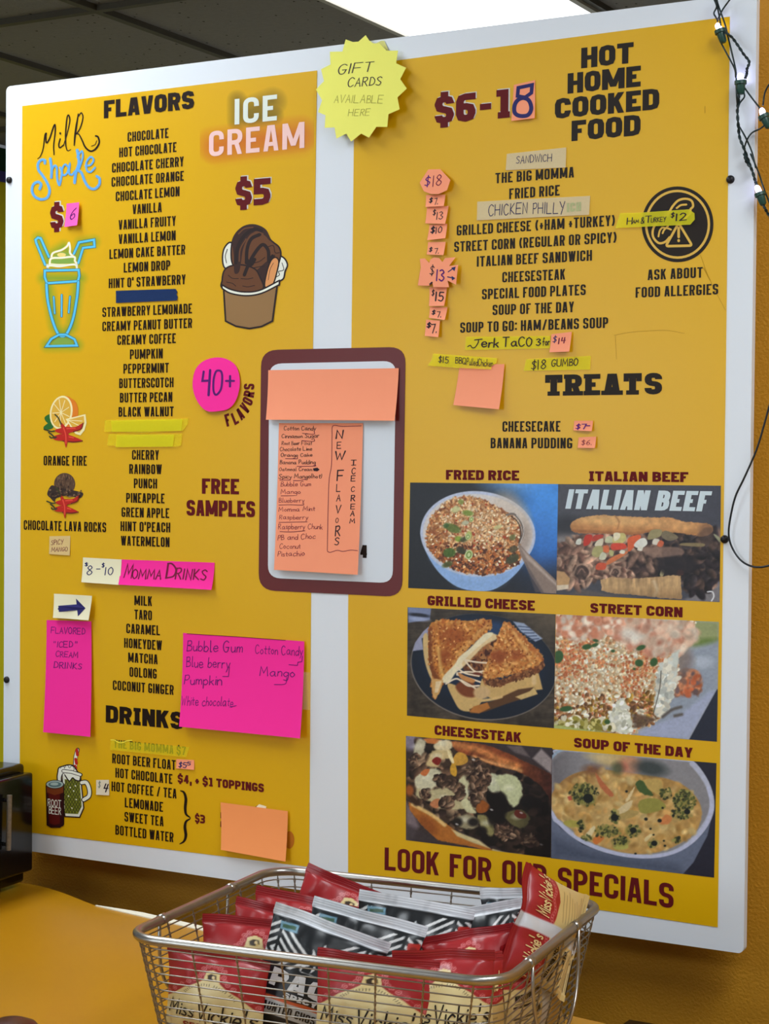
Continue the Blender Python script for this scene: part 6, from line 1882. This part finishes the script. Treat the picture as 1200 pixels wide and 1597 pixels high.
# ------------------------------------------------------------------ counter, appliance, small dark things
M_COUNTER = mat('yellow_vinyl', s8(182, 128, 8), 0.34, 0.5, noise=0.06, nscale=5)
M_EDGE = mat('white_edge', s8(230, 226, 206), 0.5, 0.3)
CT = 0.83
edge = [atz(x, y, CT) for x, y in ((30, 1377), (50, 1379), (75, 1385), (100, 1393), (125, 1403), (150, 1413), (345, 1458))]
e0, e1 = edge[5], edge[6]
dirv = (e1 - e0); dirv.z = 0; dirv.normalize()
er = e1 + dirv * 1.6
el = Vector((-1.3, 0.045, CT))
ctr = empty('counter', (0.1, -0.6, 0), 'yellow topped counter under the board carrying the wire basket', 'counter')
# top sheet: a grid so that the loose vinyl can swell up beside the black appliance
mb = MB()
NX, NY = 110, 60
hump = atz(50, 1380, CT + .02)
vs, fs = [], []
for j in range(NY + 1):
    for i in range(NX + 1):
        x = -1.3 + 2.9 * i / NX
        # rear edge: along the wall on the left, then turning away from it
        if x <= e0.x:
            yb = float(np.interp(x, [q.x for q in edge[:6]], [min(q.y, WB - .004) for q in edge[:6]]))
        else:
            yb = e0.y + (x - e0.x) * dirv.y / dirv.x
        y = -1.15 + (yb + 1.15) * (j / NY) ** .8
        z = CT
        vs.append((x, y, z))
for j in range(NY):
    for i in range(NX):
        a = j * (NX + 1) + i
        fs.append((a, a + 1, a + NX + 2, a + NX + 1))
n0 = len(vs)
vs += [(x, y, CT - .03) for x, y, z in vs]
fs += [tuple(k + n0 for k in reversed(f)) for f in fs]
rim = [i for i in range(NX + 1)] + [j * (NX + 1) + NX for j in range(1, NY + 1)] + [NY * (NX + 1) + i for i in range(NX - 1, -1, -1)] + [j * (NX + 1) for j in range(NY - 1, 0, -1)]
for k in range(len(rim)):
    a, b = rim[k], rim[(k + 1) % len(rim)]
    fs.append((a, a + n0, b + n0, b))
mb.add(vs, fs)
autosmooth(mb.build('counter_top', M_COUNTER, ctr))
mb = MB()
q = []
for k in range(24):
    p = e0 + dirv * (k * .024)
    w = .0055 * min(1, k / 4 + .05)
    q.append((p, w))
vs = []
for p, w in q:
    nn = Vector((-dirv.y, dirv.x, 0))
    vs += [p - nn * .002 + Vector((0, 0, -.02)), p - nn * .002 + Vector((0, 0, .0015)), p + nn * w + Vector((0, 0, .0015 + w * .6)), p + nn * w + Vector((0, 0, -.02))]
fs = []
for k in range(len(q) - 1):
    for c in range(4):
        d = (c + 1) % 4
        fs.append((k * 4 + c, k * 4 + d, k * 4 + 4 + d, k * 4 + 4 + c))
fs += [(3, 2, 1, 0), tuple(len(vs) - 4 + k for k in range(4))]
mb.add(vs, fs)
mb.build('edge_strip', M_EDGE, ctr)
mb = MB(); mb.box((-1.2, -1.05, 0), (1.5, -.75, CT - .03)); mb.build('counter_front', mat('counter_panel', s8(120, 78, 24), .5, .3, noise=.1), ctr)

# black appliance at the left
M_BLK = mat('black_gloss', s8(12, 12, 14), 0.18, 0.55)
M_BLK2 = mat('black_plastic', s8(20, 20, 22), 0.4, 0.4)
c = at(46, 1191, -.025)
app = empty('countertop_appliance', (c.x - .2, c.y - .25, CT), 'black glossy countertop appliance with a grey vertical handle at the left edge', 'appliance')
ang = math.radians(5)
ux, uy = Vector((math.cos(ang), math.sin(ang), 0)), Vector((-math.sin(ang), math.cos(ang), 0))


def abox(name, x0, x1, y0, y1, z0, z1, m, bw=.006):
    mb = MB(); mb.box((x0, y0, z0), (x1, y1, z1))
    mb.v = [tuple(c + ux * v[0] + uy * v[1] + Vector((0, 0, v[2] - c.z))) for v in mb.v]
    o = mb.build(name, m, app)
    bevel(o, bw)
    return o


abox('body', -.42, -.008, -.5, 0, CT + .008, c.z, M_BLK)
abox('door', -.006, .012, -.495, -.006, CT + .03, c.z - .012, M_BLK, .004)
for fx, fy in ((-.38, -.46), (-.05, -.46), (-.38, -.04), (-.05, -.04)):
    abox('foot', fx - .015, fx + .015, fy - .015, fy + .015, CT, CT + .008, M_BLK2, .002)


def atx(px, py, X):
    d = ray(px, py)
    k = (X - CAM[0]) / d.x
    return Vector((X, CAM[1] + d.y * k, CAM[2] + d.z * k))


h0, h1 = atx(15, 1240, c.x + .028), atx(13, 1326, c.x + .028)
mb = MB(); mb.tube([h0, h0 * .5 + h1 * .5, h1], .0042, 10)
M_HND = mat('speckled_handle', s8(128, 122, 112), 0.35, 0.5, .4, noise=.5, nscale=260)
autosmooth(mb.build('handle', M_HND, app))
for p in (h0 * .9 + h1 * .1, h0 * .1 + h1 * .9):
    mb = MB(); mb.tube([p, p - Vector((.03, 0, 0))], .003, 8); mb.build('handle_post', M_BLK2, app)

# jar lid peeking in at the bottom left corner
p = at(18, 1589, -.76)
jar = empty('jar', (p.x, p.y, CT), 'dark brown round jar top at the bottom left corner of the photo', 'jar')
mb = MB(); mb.lathe((p.x, p.y, CT), [(.026, 0), (.028, .003), (.028, p.z - CT - .018), (.024, p.z - CT - .013)], 28); autosmooth(mb.build('body', mat('brown_glass', s8(62, 26, 14), .15, .6), jar))
mb = MB(); mb.lathe((p.x, p.y, p.z - .0145), [(.0285, 0), (.029, .002), (.029, .0055), (.026, .009), (.015, .0135), (.001, .0145)], 28); autosmooth(mb.build('lid', mat('brown_lid', s8(70, 30, 22), .35, .5), jar))
# black box behind the basket at the lower right
p0, p1 = at(962, 1604, -.02), at(1032, 1606, -.02)
bx = empty('black_box', ((p0.x + p1.x) / 2, -.06, 0), 'black box top at the bottom edge behind the wire basket', 'box')
mb = MB(); mb.box((p0.x, -.09, 0), (p1.x, .02, p0.z)); o = mb.build('body', M_BLK2, bx); bevel(o, .004)
mb = MB(); mb.box((p0.x + .004, -.086, p0.z), (p1.x - .004, .016, p0.z + .003)); mb.build('lid', M_BLK, bx)

# ------------------------------------------------------------------ the wire basket
M_WIRE = mat('brushed_wire', s8(150, 144, 134), 0.32, 0.5, 0.9, noise=.2, nscale=80)
M_RIM = mat('steel_rim', s8(168, 164, 158), 0.3, 0.5, 0.92, noise=.15, nscale=40)
BC = Vector((.3185, -.4355, 0))
BA = math.radians(6.6)
bxv, byv = Vector((math.cos(BA), math.sin(BA), 0)), Vector((-math.sin(BA), math.cos(BA), 0))
HW, HD, RZ = .2215, .187, .98


def bpt(x, y, z):
    return BC + bxv * x + byv * y + Vector((0, 0, z))


def ring(hw, hd, z, r, n=7):
    return [bpt(x, y, z) for x, y in rounded(-hw, -hd, hw, hd, r, n)]


def sc(z):
    t = (RZ - z) / (RZ - CT)
    return 1 - .13 * t


basket = empty('wire_basket', (BC.x, BC.y, CT), 'rectangular silver wire basket full of chip bags on the counter', 'basket')
mb = MB(); mb.tube(ring(HW, HD, RZ, .040), .0055, 12, True); o = mb.build('rim', M_RIM, basket, smooth=True)
NR = 17
for k in range(NR):
    z = RZ - .0095 * (k + 1)
    s = sc(z)
    mb = MB(); mb.tube(ring(HW * s, HD * s, z, .040 * s, 5), .00085, 6, True); mb.build('ring_wire', M_WIRE, basket, smooth=True)
ups = []
for t in np.linspace(-1, 1, 8):
    ups += [(t * (HW - .03), -HD), (t * (HW - .03), HD)]
for t in np.linspace(-1, 1, 6):
    ups += [(-HW, t * (HD - .034)), (HW, t * (HD - .034))]
for sx in (-1, 1):
    for sy in (-1, 1):
        ups.append((sx * (HW - .0118), sy * (HD - .0118)))
for x, y in ups:
    mb = MB()
    N = 26
    for ph in (0, math.pi):
        pts = []
        for i in range(N + 1):
            z = RZ - (RZ - CT - .002) * i / N
            s = sc(z)
            a = ph + i * 1.9
            pts.append(bpt(x * s + .0009 * math.cos(a), y * s + .0009 * math.sin(a), z))
        mb.tube(pts, .0008, 5)
    mb.build('upright_wire', M_WIRE, basket, smooth=True)
s = sc(CT)
for t in np.linspace(-.9, .9, 13):
    mb = MB(); mb.tube([bpt(t * HW * s, -HD * s, CT + .0015), bpt(t * HW * s, HD * s, CT + .0015)], .0012, 6); mb.build('floor_wire', M_WIRE, basket, smooth=True)
for t in np.linspace(-.9, .9, 9):
    mb = MB(); mb.tube([bpt(-HW * s, t * HD * s, CT + .0038), bpt(HW * s, t * HD * s, CT + .0038)], .0012, 6); mb.build('floor_wire', M_WIRE, basket, smooth=True)
for sx in (1, -1):
    pts = []
    ya, yb = -.100, .070
    for i in range(25):
        a = math.pi * i / 24
        yy = (ya + yb) / 2 - math.cos(a) * (yb - ya) / 2
        dz = -.105 * math.sin(a) ** .62
        pts.append(bpt(sx * (HW + .0045 + .004 * math.sin(a)), yy, RZ + dz))
    mb = MB(); mb.tube(pts, .0021, 8)
    o = mb.build('handle', M_RIM, basket, smooth=True)
    for yy in (ya, yb):
        mb = MB(); mb.tube([bpt(sx * (HW + .0005), yy - .006, RZ), bpt(sx * (HW + .0005), yy + .006, RZ)], .0064, 10); mb.build('handle_eye', M_RIM, o, smooth=True)
mb = MB()

# ------------------------------------------------------------------ chip bags
M_BAG = ink_mat('foil_bag', 0.34, 0.5, 0.0)
M_SCRIPT = mat('bag_black_ink', s8(34, 30, 28), .4, .4)
M_BAGRED = mat('bag_red_ink', s8(150, 44, 38), .4, .4)
M_BAGCREAM = mat('bag_cream_ink', s8(226, 200, 140), .4, .4)
M_BAGWHITE = mat('bag_white_ink', s8(216, 218, 220), .4, .4)
NU, NV = 110, 140
UU, VV = np.meshgrid(np.linspace(0, 1, NU), np.linspace(0, 1, NV))     # VV: 0 at the top seal, 1 at the bottom


def art_grid(ky=1.0, hf=1.0):
    u, v = np.meshgrid(np.linspace(0, 1, NU), np.linspace(0, 1, NV))
    return u * 100, v * 130 * hf / ky


KY = {'red': .62, 'black': .72, 'back': .85}
RED, CREAM = (162, 36, 40), (226, 208, 150)


def art_red_front(seed=1, hf=1.0):
    X, Y = art_grid(KY['red'], hf)
    P = Paint(X, Y, CREAM)
    P.put(P.ell(50, 78, 44, 40, 0, 30) * .4, (236, 222, 172))
    edge = [(-5, -5), (105, -5), (105, 76), (92, 66), (78, 52), (66, 44), (59, 38), (57, 26), (50, 23), (43, 26), (41, 38), (34, 44), (22, 52), (8, 66), (-5, 76)]
    P.put(P.poly(edge, .8), RED)
    P.put(P.poly([(-5, 0), (105, 0), (105, 10), (-5, 10)], 3) * .4, (140, 26, 32))
    for y in (2, 4, 6, 8):
        P.put(P.line([(0, y), (100, y)], .8, .6) * .5, (120, 20, 28))
    # scroll work along the edge of the label
    inner = [(-2, 70), (8, 60), (22, 46), (33, 38), (38, 32), (41, 22), (50, 18), (59, 22), (62, 32), (67, 38), (78, 46), (92, 60), (102, 70)]
    pts = catmull(inner, 5)
    for i in range(0, len(pts) - 1, 3):
        x, y = pts[i]
        d = np.abs(np.hypot(X - x, Y - y) - 2.2)
        P.put(np.clip((.55 - d) / .5 + .5, 0, 1) * .75, (222, 140, 140))
        P.put(P.ell(x, y, .8, .8, 0, .6) * .8, (230, 160, 156))
    P.put(P.line(inner, .5, .5) * .6, (214, 120, 120))
    # small portrait in the peak
    P.put(P.ell(50, 33, 5.4, 5, 0, .8), (216, 188, 120))
    P.put(P.poly([(46, 36), (45, 31), (49, 28), (54, 29), (55, 34), (52, 33), (51, 37)], .8), (62, 50, 40))
    P.put(P.ell(51.5, 32, 1.8, 2.2, 0, .6), (230, 206, 150))
    # arched maker's line
    for k in range(24):
        a = math.radians(-148 + k * 5)
        x, y = 50 + 30 * math.cos(a), 74 + 30 * math.sin(a)
        if k % 7 != 5:
            P.put(P.line([(x, y), (50 + 32.4 * math.cos(a), 74 + 32.4 * math.sin(a))], .9, .5, False) * .8, (90, 80, 60))
    P.put(P.ell(50, 118, 30, 10, 0, 3) * .6, (206, 160, 80))
    P.put(P.poly([(-5, 122), (105, 122), (105, 135), (-5, 135)], 1), RED)
    return P.C


def art_red_back(seed=1, hf=1.0):
    X, Y = art_grid(KY['back'], hf)
    P = Paint(X, Y, (212, 186, 124))
    P.put(P.poly([(-5, -5), (105, -5), (105, 44), (80, 50), (60, 44), (50, 40), (40, 44), (20, 50), (-5, 44)], .8), RED)
    for y in (2, 4, 6, 8):
        P.put(P.line([(0, y), (100, y)], .8, .6) * .5, (120, 20, 28))
    for i in range(34):
        x = i * 3
        P.put(np.clip((.5 - np.abs(np.hypot(X - x, Y - (41 - 2 * math.sin(i))) - 1.6)) / .5 + .5, 0, 1) * .5, (222, 140, 140))
    # nutrition panel on the left
    P.put(P.poly([(5, 52), (40, 52), (40, 126), (5, 126)], .8), (224, 202, 146))
    for y, w in ((60, .7), (66, 2.4), (78, 1.6), (86, .6), (92, .6), (98, .6), (104, 1.8), (110, .6), (116, .6), (122, 1.2)):
        P.put(P.line([(7, y), (38, y)], w, .5, False), (40, 30, 24))
    rs = np.random.RandomState(seed)
    for y in (63, 81, 89, 95, 101, 107, 113, 119):
        P.put(P.line([(8, y), (8 + rs.uniform(10, 18), y)], 1.1, .6, False) * .75, (70, 54, 36))
        P.put(P.line([(33, y), (37, y)], 1.1, .6, False) * .75, (70, 54, 36))
    # small print on the right
    for k in range(13):
        y = 56 + k * 5
        P.put(P.line([(62, y), (62 + rs.uniform(24, 33), y)], .9, .6, False) * .6, (104, 80, 48))
    # back seam
    P.put(P.poly([(43, -5), (56, -5), (56, 135), (43, 135)], .6), (206, 206, 210))
    P.put(P.line([(44.5, 0), (44.5, 130)], .5, .4, False) * .6, (150, 150, 156))
    P.put(P.line([(54.5, 0), (54.5, 130)], .5, .4, False) * .6, (160, 160, 166))
    return P.C


def art_black_front(seed=1, hf=1.0):
    X, Y = art_grid(KY['black'], hf)
    P = Paint(X, Y, (22, 26, 30))
    wob = (vnoise(X, Y, 20, 2, seed) - .5) * 5
    for cx, cy, R, sgn in ((86, 50, 46, 1), (10, 50, 40, -1)):
        dx, dy = (X - cx), (Y - cy) * 1.0
        L = np.abs(dx) * .95 + np.abs(dy)
        band = np.clip((2.0 - np.abs((L % 9.4) - 4.2)) / .8 + .5, 0, 1)
        lim = np.clip((R - L) / .8, 0, 1) * np.clip((Y - 17) / .8, 0, 1) * np.clip((92 - Y) / .8, 0, 1)
        cut = np.clip((np.abs(dx - sgn * dy * .0) - 1.2) / .6, 0, 1)
        P.put(band * lim * cut, (212, 214, 214))
    # flame
    for pts in ([(38, 64), (40, 52), (44, 46), (43, 36), (48, 44), (47, 54), (50, 64)], [(47, 64), (50, 52), (50, 40), (52, 26), (56, 40), (55, 52), (58, 64)], [(57, 64), (58, 52), (61, 44), (60, 36), (64, 46), (63, 56), (66, 64)]):
        P.put(P.poly(pts, .8, True), (214, 216, 216))
        P.put(P.poly([(50 + (x - 50) * .9, 64 + (y - 64) * .5) for x, y in pts], .8, True), (22, 26, 30))
    # badge, red tag
    P.put(P.poly([(8, 18), (24, 17), (25, 26), (9, 27)], .7), (110, 150, 170))
    P.put(P.poly([(10, 21), (22, 19), (23, 23), (11, 25)], .7), (60, 90, 70))
    P.put(P.poly([(89, 24), (99, 22), (101, 36), (91, 38)], .7), (186, 48, 40))
    P.put(P.ell(95, 30, 3, 3, 0, .6) * .6, (110, 26, 26))
    # lower label
    P.put(P.poly([(-5, 66), (105, 66), (105, 135), (-5, 135)], .7), (26, 29, 33))
    P.put(P.poly([(12, 102), (105, 98), (105, 104), (12, 107)], .7), (206, 92, 50))
    P.put(P.poly([(4, 106), (105, 103), (105, 122), (4, 124)], .7), (196, 198, 198))
    # bare foil seal
    m = np.clip((13.5 + wob * .25 - Y) / .7, 0, 1)
    P.put(m, (222, 225, 230))
    for y in (2, 4.2, 6.4, 8.6, 10.8):
        P.put(P.line([(0, y), (100, y)], .7, .6, False) * .4, (150, 154, 160))
    P.put(m * np.clip((vnoise(X * 2.2, Y * .6, 16, 2, seed + 3) - .55) * 3, 0, 1) * .5, (160, 164, 170))
    return P.C




def bag_surface(T, r, up, nrm, w, h, th, seed, bend=0.0):
    rs = np.random.RandomState(seed)
    ph = rs.uniform(0, 6.28, 8)

    def S(u, v, side=1, off=0.0):
        """u 0..1 left to right, v 0 top .. 1 bottom; numpy friendly"""
        u, v = np.asarray(u, float), np.asarray(v, float)
        a = 2 * u - 1
        vv = np.clip((v - .075) / .85, 0, 1)
        pf = np.sin(math.pi * vv) ** .55
        prof = pf * np.clip(1 - np.abs(a) ** 2.6, 0, 1) ** .8
        wr = (np.sin(9 * a + ph[0] + 3 * v) * .35 + np.sin(17 * a * (1 - v) + ph[1]) * .3 + np.sin(6 * v + 11 * a + ph[2]) * .25) * .0022 * np.exp(-((v - .16) / .14) ** 2)
        wr = wr + (np.sin(13 * v + 5 * a + ph[3]) + np.sin(8 * v - 9 * a + ph[4])) * .0007 * pf
        crimp = .0006 * np.sin(v * 520) * (v < .075) + .0006 * np.sin(v * 520) * (v > .925)
        wave = (np.sin(3.2 * a + ph[5]) * .005 + np.sin(7 * a + ph[6]) * .0018) * np.clip(1 - v / .25, 0, 1)
        z = side * (th * prof + .0004 + off) + (wr * (prof > 0) * side) + crimp + wave + bend * a * a
        x = a * w / 2 * (1 - .07 * pf)
        y = -v * h * (1 - .02 * (1 - np.abs(a)))
        T_, r_, u_, n_ = [np.array(q) for q in (T, r, up, nrm)]
        return T_ + x[..., None] * r_ + y[..., None] * u_ + z[..., None] * n_
    return S


def chip_bag(label, front, top, Y, yaw=18, lean=6, roll=0, w=.135, h=.172, th=.019, seed=1, texts=(), group=None, bend=0.0):
    T = at(*top, Y) if Y is not None else Vector(top)
    y_, l_, o_ = math.radians(yaw), math.radians(lean), math.radians(roll)
    n = Vector((math.sin(y_), -math.cos(y_), 0))
    r = Vector((math.cos(y_), math.sin(y_), 0))
    up = Vector((0, 0, 1))
    n2 = (n * math.cos(l_) + up * math.sin(l_)).normalized()
    up2 = (up * math.cos(l_) - n * math.sin(l_)).normalized()
    r3 = r * math.cos(o_) + up2 * math.sin(o_)
    up3 = up2 * math.cos(o_) - r * math.sin(o_)
    room = (T.z - CT - .009 - abs(r3.z) * w / 2) / max(up3.z, .15)
    hf = 1.0
    if roll < 40 and room < h:
        hf = room / h
        h = room
    S = bag_surface(T, r3, up3, n2, w, h, th, seed, bend)
    low = T - up3 * h
    root = empty('chip_bag', (T.x * .5 + low.x * .5, T.y * .5 + low.y * .5, min(T.z, low.z)), label, 'bag of chips', group)
    art = {'red': art_red_front, 'back': art_red_back, 'black': art_black_front}[front](seed, hf * h / hf / .172)
    ink_grid('bag_front', S(UU, VV, 1), art, M_BAG, root, smooth=True)
    u2, v2 = np.meshgrid(np.linspace(1, 0, 40), np.linspace(0, 1, 50))
    base = {'red': (176, 38, 44), 'back': (176, 38, 44), 'black': (26, 29, 33)}[front]
    C = np.zeros(u2.shape + (3,)); C[:] = np.array(base) / 255.
    if front != 'black':
        C[v2 > .5] = np.array((212, 186, 124)) / 255.
    else:
        C[v2 < .1] = np.array((204, 207, 212)) / 255.
    ink_grid('bag_back', S(u2, v2, -1), C, M_BAG, root, smooth=True)
    for s, font, x0, x1, yb, hh, m, slant, wt in texts:
        polys, W = layout(s, font, .4 if font == 'hand' else 0, 3, wt)
        mbx = MB()
        for i, (vs, fs) in enumerate(polys):
            a = np.array(vs)
            uu = (x0 + (x1 - x0) * (a[:, 0] + slant * a[:, 1]) / W) / 100.
            vv = (yb - a[:, 1] * hh) * KY[front] / (130. * h / .172)
            if vv.max() > .99:
                continue
            P3 = S(uu, vv, 1, .0012 + (i % 12) * 1e-5)
            mbx.add(P3, fs)
        if mbx.v:
            mbx.build('bag_lettering', m, root)
    return root


LOGO = [('Miss', 'hand', 6, 34, 90, 19, M_SCRIPT, .12, .11), ('Vickie\'s', 'hand', 39, 94, 92, 24, M_SCRIPT, .12, .11)]
SEA = [('SEA SALT', 'deco', 24, 76, 107, 9, M_BAGRED, 0, .2)]
GP = 'red and cream chip bags in the basket'
GB = 'black and white chip bags in the basket'
PAQ = [('PAQUI', 'block', 14, 96, 90, 21, M_BAGWHITE, .04, .3), ('SPICY CHIPS', 'block', 30, 96, 99, 6.5, M_BAGWHITE, .05, .3), ('HAUNTED GHOST PEPPER', 'cond', 10, 97, 119, 10, M_SCRIPT, .03, .16)]
BACK = [('MissVickie\'s', 'hand', 60, 98, 34, 15, M_BAGCREAM, .15, .15), ('Nutrition Facts', 'heavy', 7, 39, 59, 5.5, M_SCRIPT, 0, .26), ('210', 'heavy', 26, 38, 77, 6.5, M_SCRIPT, 0, .28), ('MissVickie\'s', 'hand', 2, 40, 34, 15, M_BAGCREAM, .15, .15)]
chip_bag('red chip bag farthest back against the rear rim of the basket', 'red', (560, 1378), -.345, 22, 10, -20, seed=11, texts=LOGO, group=GP)
chip_bag('red chip bag standing behind the leftmost black and white bag', 'red', (485, 1398), -.405, 20, 8, -9, seed=12, texts=LOGO, group=GP)
chip_bag('red chip bag mostly hidden, peeking out left of the rear red bags', 'red', (455, 1415), -.445, 22, 6, -9, seed=13, texts=LOGO, group=GP)
chip_bag('red and cream chip bag leaning right behind the front left bag, its salt lettering showing', 'red', (402, 1432), -.500, 26, 4, -4, w=.128, seed=14, texts=LOGO[1:] + [('SEA SALT', 'deco', 24, 76, 104, 12, M_BAGRED, 0, .2)], group=GP)
chip_bag('red and cream chip bag at the front left corner of the basket behind the wires', 'red', (342, 1484), -.584, 8, 0, -4, w=.128, seed=15, texts=LOGO + SEA, group=GP)
chip_bag('black and white chip bag nearest the front with a silver top edge', 'black', (520, 1438), -.520, 16, 10, -15, w=.140, seed=21, texts=PAQ, group=GB)
chip_bag('black and white chip bag in the middle row behind the nearest black one', 'black', (578, 1421), -.462, 16, 10, -11, w=.138, seed=22, texts=PAQ, group=GB)
chip_bag('black and white chip bag at the rear with a wide wrinkled silver top', 'black', (652, 1402), -.395, 20, 12, -7, w=.138, seed=23, texts=PAQ, group=GB)
chip_bag('black and white chip bag just left of the tilted bag with nutrition facts', 'black', (742, 1413), -.330, 22, 8, 13, w=.112, seed=24, texts=PAQ, group=GB)
chip_bag('red and cream chip bag front and centre behind the wires', 'red', (588, 1489), -.568, 12, 5, -1, w=.138, seed=16, texts=LOGO + SEA, group=GP)
chip_bag('cream and red chip bag right of the front centre bag behind the wires', 'red', (692, 1481), -.540, 24, 3, 2, w=.110, seed=17, texts=LOGO, group=GP)
chip_bag('red chip bag in the middle right with its round portrait showing', 'red', (728, 1450), -.405, 20, 6, 12, w=.110, seed=18, texts=LOGO, group=GP)
chip_bag('red and cream chip bag seen from the back at the front right behind the wires', 'back', bpt(.128, -.098, .972), None, 50, 4, 3, seed=31, texts=BACK, group=GP)
chip_bag('black chip bag with a silver top behind the tilted bag with nutrition facts', 'black', bpt(.134, .116, 1.006), None, 16, 2, 6, w=.088, seed=25, texts=PAQ, group=GB)
chip_bag('red chip bag seen from the back along the right end of the basket', 'back', bpt(.170, .050, .974), None, 84, 4, 4, w=.13, seed=32, texts=BACK, group=GP)
chip_bag('chip bag tipped on its side above the others showing its nutrition facts', 'back', (803, 1428), -.415, 74, 6, 62, w=.126, h=.118, th=.017, seed=33, texts=BACK, group=GP)

# ------------------------------------------------------------------ string lights and loose cord on the right
M_GWIRE = mat('green_wire', s8(22, 42, 44), .45, .4)
M_SOCK = mat('green_socket', s8(34, 72, 62), .4, .45)
M_BULB = mat('led_bulb', s8(220, 220, 255), .2, .5, emit=((.62, .58, 1.0), 9.0))
cg, ch = crop(1040, 0, 6.142), crop(1040, 240, 4.99)
sl = empty('string_lights', (at(1150, 150, -.015).x, -.015, at(1150, 430, -.015).z), 'green wired string of small glowing lights hanging over the top right corner of the board', 'string lights')


def wire(cr, pts, r=.0011, y=-.013, name='wire', parent=None, twist=False, amp=.004):
    p = catmull(pts, 8)
    P = []
    for i, q in enumerate(p):
        yy = y - amp * math.sin(i * .37)
        P.append(at(*cr(*q), yy))
    mb = MB()
    if twist:
        for ph in (0, math.pi):
            mb.tube([v + Vector((.0011 * math.cos(i * .8 + ph), .0011 * math.sin(i * .8 + ph), 0)) for i, v in enumerate(P)], r, 6)
    else:
        mb.tube(P, r, 7)
    return mb.build(name, M_GWIRE, parent or sl, smooth=True)


wire(cg, [(478, -20), (500, 60), (560, 230), (592, 360), (640, 560), (668, 700), (668, 800), (672, 900), (680, 1010)])
wire(cg, [(450, -20), (480, 60), (455, 125), (470, 160), (492, 200)], y=-.016)
wire(cg, [(620, -20), (590, 20), (540, 90), (500, 170), (488, 205)], y=-.018)
wire(cg, [(462, -20), (492, 90), (512, 190), (520, 250)], y=-.011)
wire(cg, [(496, 300), (505, 370), (560, 480), (650, 650), (664, 740)], y=-.012)
wire(cg, [(545, 300), (620, 350), (680, 430), (740, 520), (792, 592), (772, 660), (768, 710), (752, 750)], y=-.014, twist=True)
wire(cg, [(745, 838), (820, 940), (895, 1035)], y=-.012, amp=.001)
wire(cg, [(742, 885), (746, 930), (705, 985), (682, 1050)], y=-.012)
wire(cg, [(695, 890), (690, 960), (680, 1060), (688, 1200), (702, 1320), (742, 1420), (785, 1540), (815, 1620)], y=-.012, twist=True)
wire(cg, [(1000, 790), (970, 830), (940, 900), (925, 1010)], y=-.012)
wire(cg, [(950, 1190), (900, 1232), (820, 1272), (772, 1340), (745, 1420)], y=-.012)
wire(cg, [(700, 1215), (760, 1320), (820, 1460), (856, 1610)], y=-.011)
wire(ch, [(606, 0), (622, 60), (662, 120), (688, 200), (702, 240)], y=-.012, twist=True)
wire(ch, [(654, 0), (690, 80), (722, 160), (762, 280), (810, 400)], y=-.010)
wire(ch, [(752, 395), (775, 440), (810, 500)], y=-.012, twist=True)
for cr, b, s0, s1, r in ((cg, (490, 243), (510, 282), (548, 410), .0062), (cg, (706, 722), (710, 770), (714, 905), .0066), (cg, (915, 1055), (926, 1100), (985, 1226), .0062), (ch, (706, 262), (724, 300), (756, 398), .0060)):
    A, B, Lb = at(*cr(*s0), -.013), at(*cr(*s1), -.013), at(*cr(*b), -.013)
    ax = (B - A)
    L = ax.length
    mb = MB(); mb.lathe(A, [(r * .9, 0), (r * 1.18, .0005), (r * 1.18, L * .28), (r * .9, L * .32), (r * .72, L * .9), (r * .5, L)], 14, ax)
    sk = autosmooth(mb.build('bulb_socket', M_SOCK, sl))
    ax2 = (Lb - A)
    mb = MB(); mb.lathe(A, [(r * .55, -.001), (r * .62, ax2.length * .6), (r * .55, ax2.length * 1.1), (r * .3, ax2.length * 1.4), (.0002, ax2.length * 1.5)], 12, ax2)
    mb.build('bulb', M_BULB, sk, smooth=True)
cc = crop(1040, 560, 4.4375)
cd = empty('loose_cord', (at(1165, 880, -.02).x, -.02, at(1165, 884, -.02).z), 'thin black cord looping over the right edge of the board', 'cord')
p = catmull([(740, 230), (712, 325), (672, 470), (630, 610), (585, 720), (530, 840), (478, 950), (446, 1080), (431, 1190), (441, 1270), (480, 1350), (530, 1405), (590, 1434), (650, 1440), (712, 1428), (770, 1400)], 8)
mb = MB(); mb.tube([at(*cc(*q), -.012 - .006 * math.sin(i * .06)) for i, q in enumerate(p)], .00135, 8)
mb.build('cord', mat('black_cord', s8(24, 30, 36), .45, .4), cd, smooth=True)
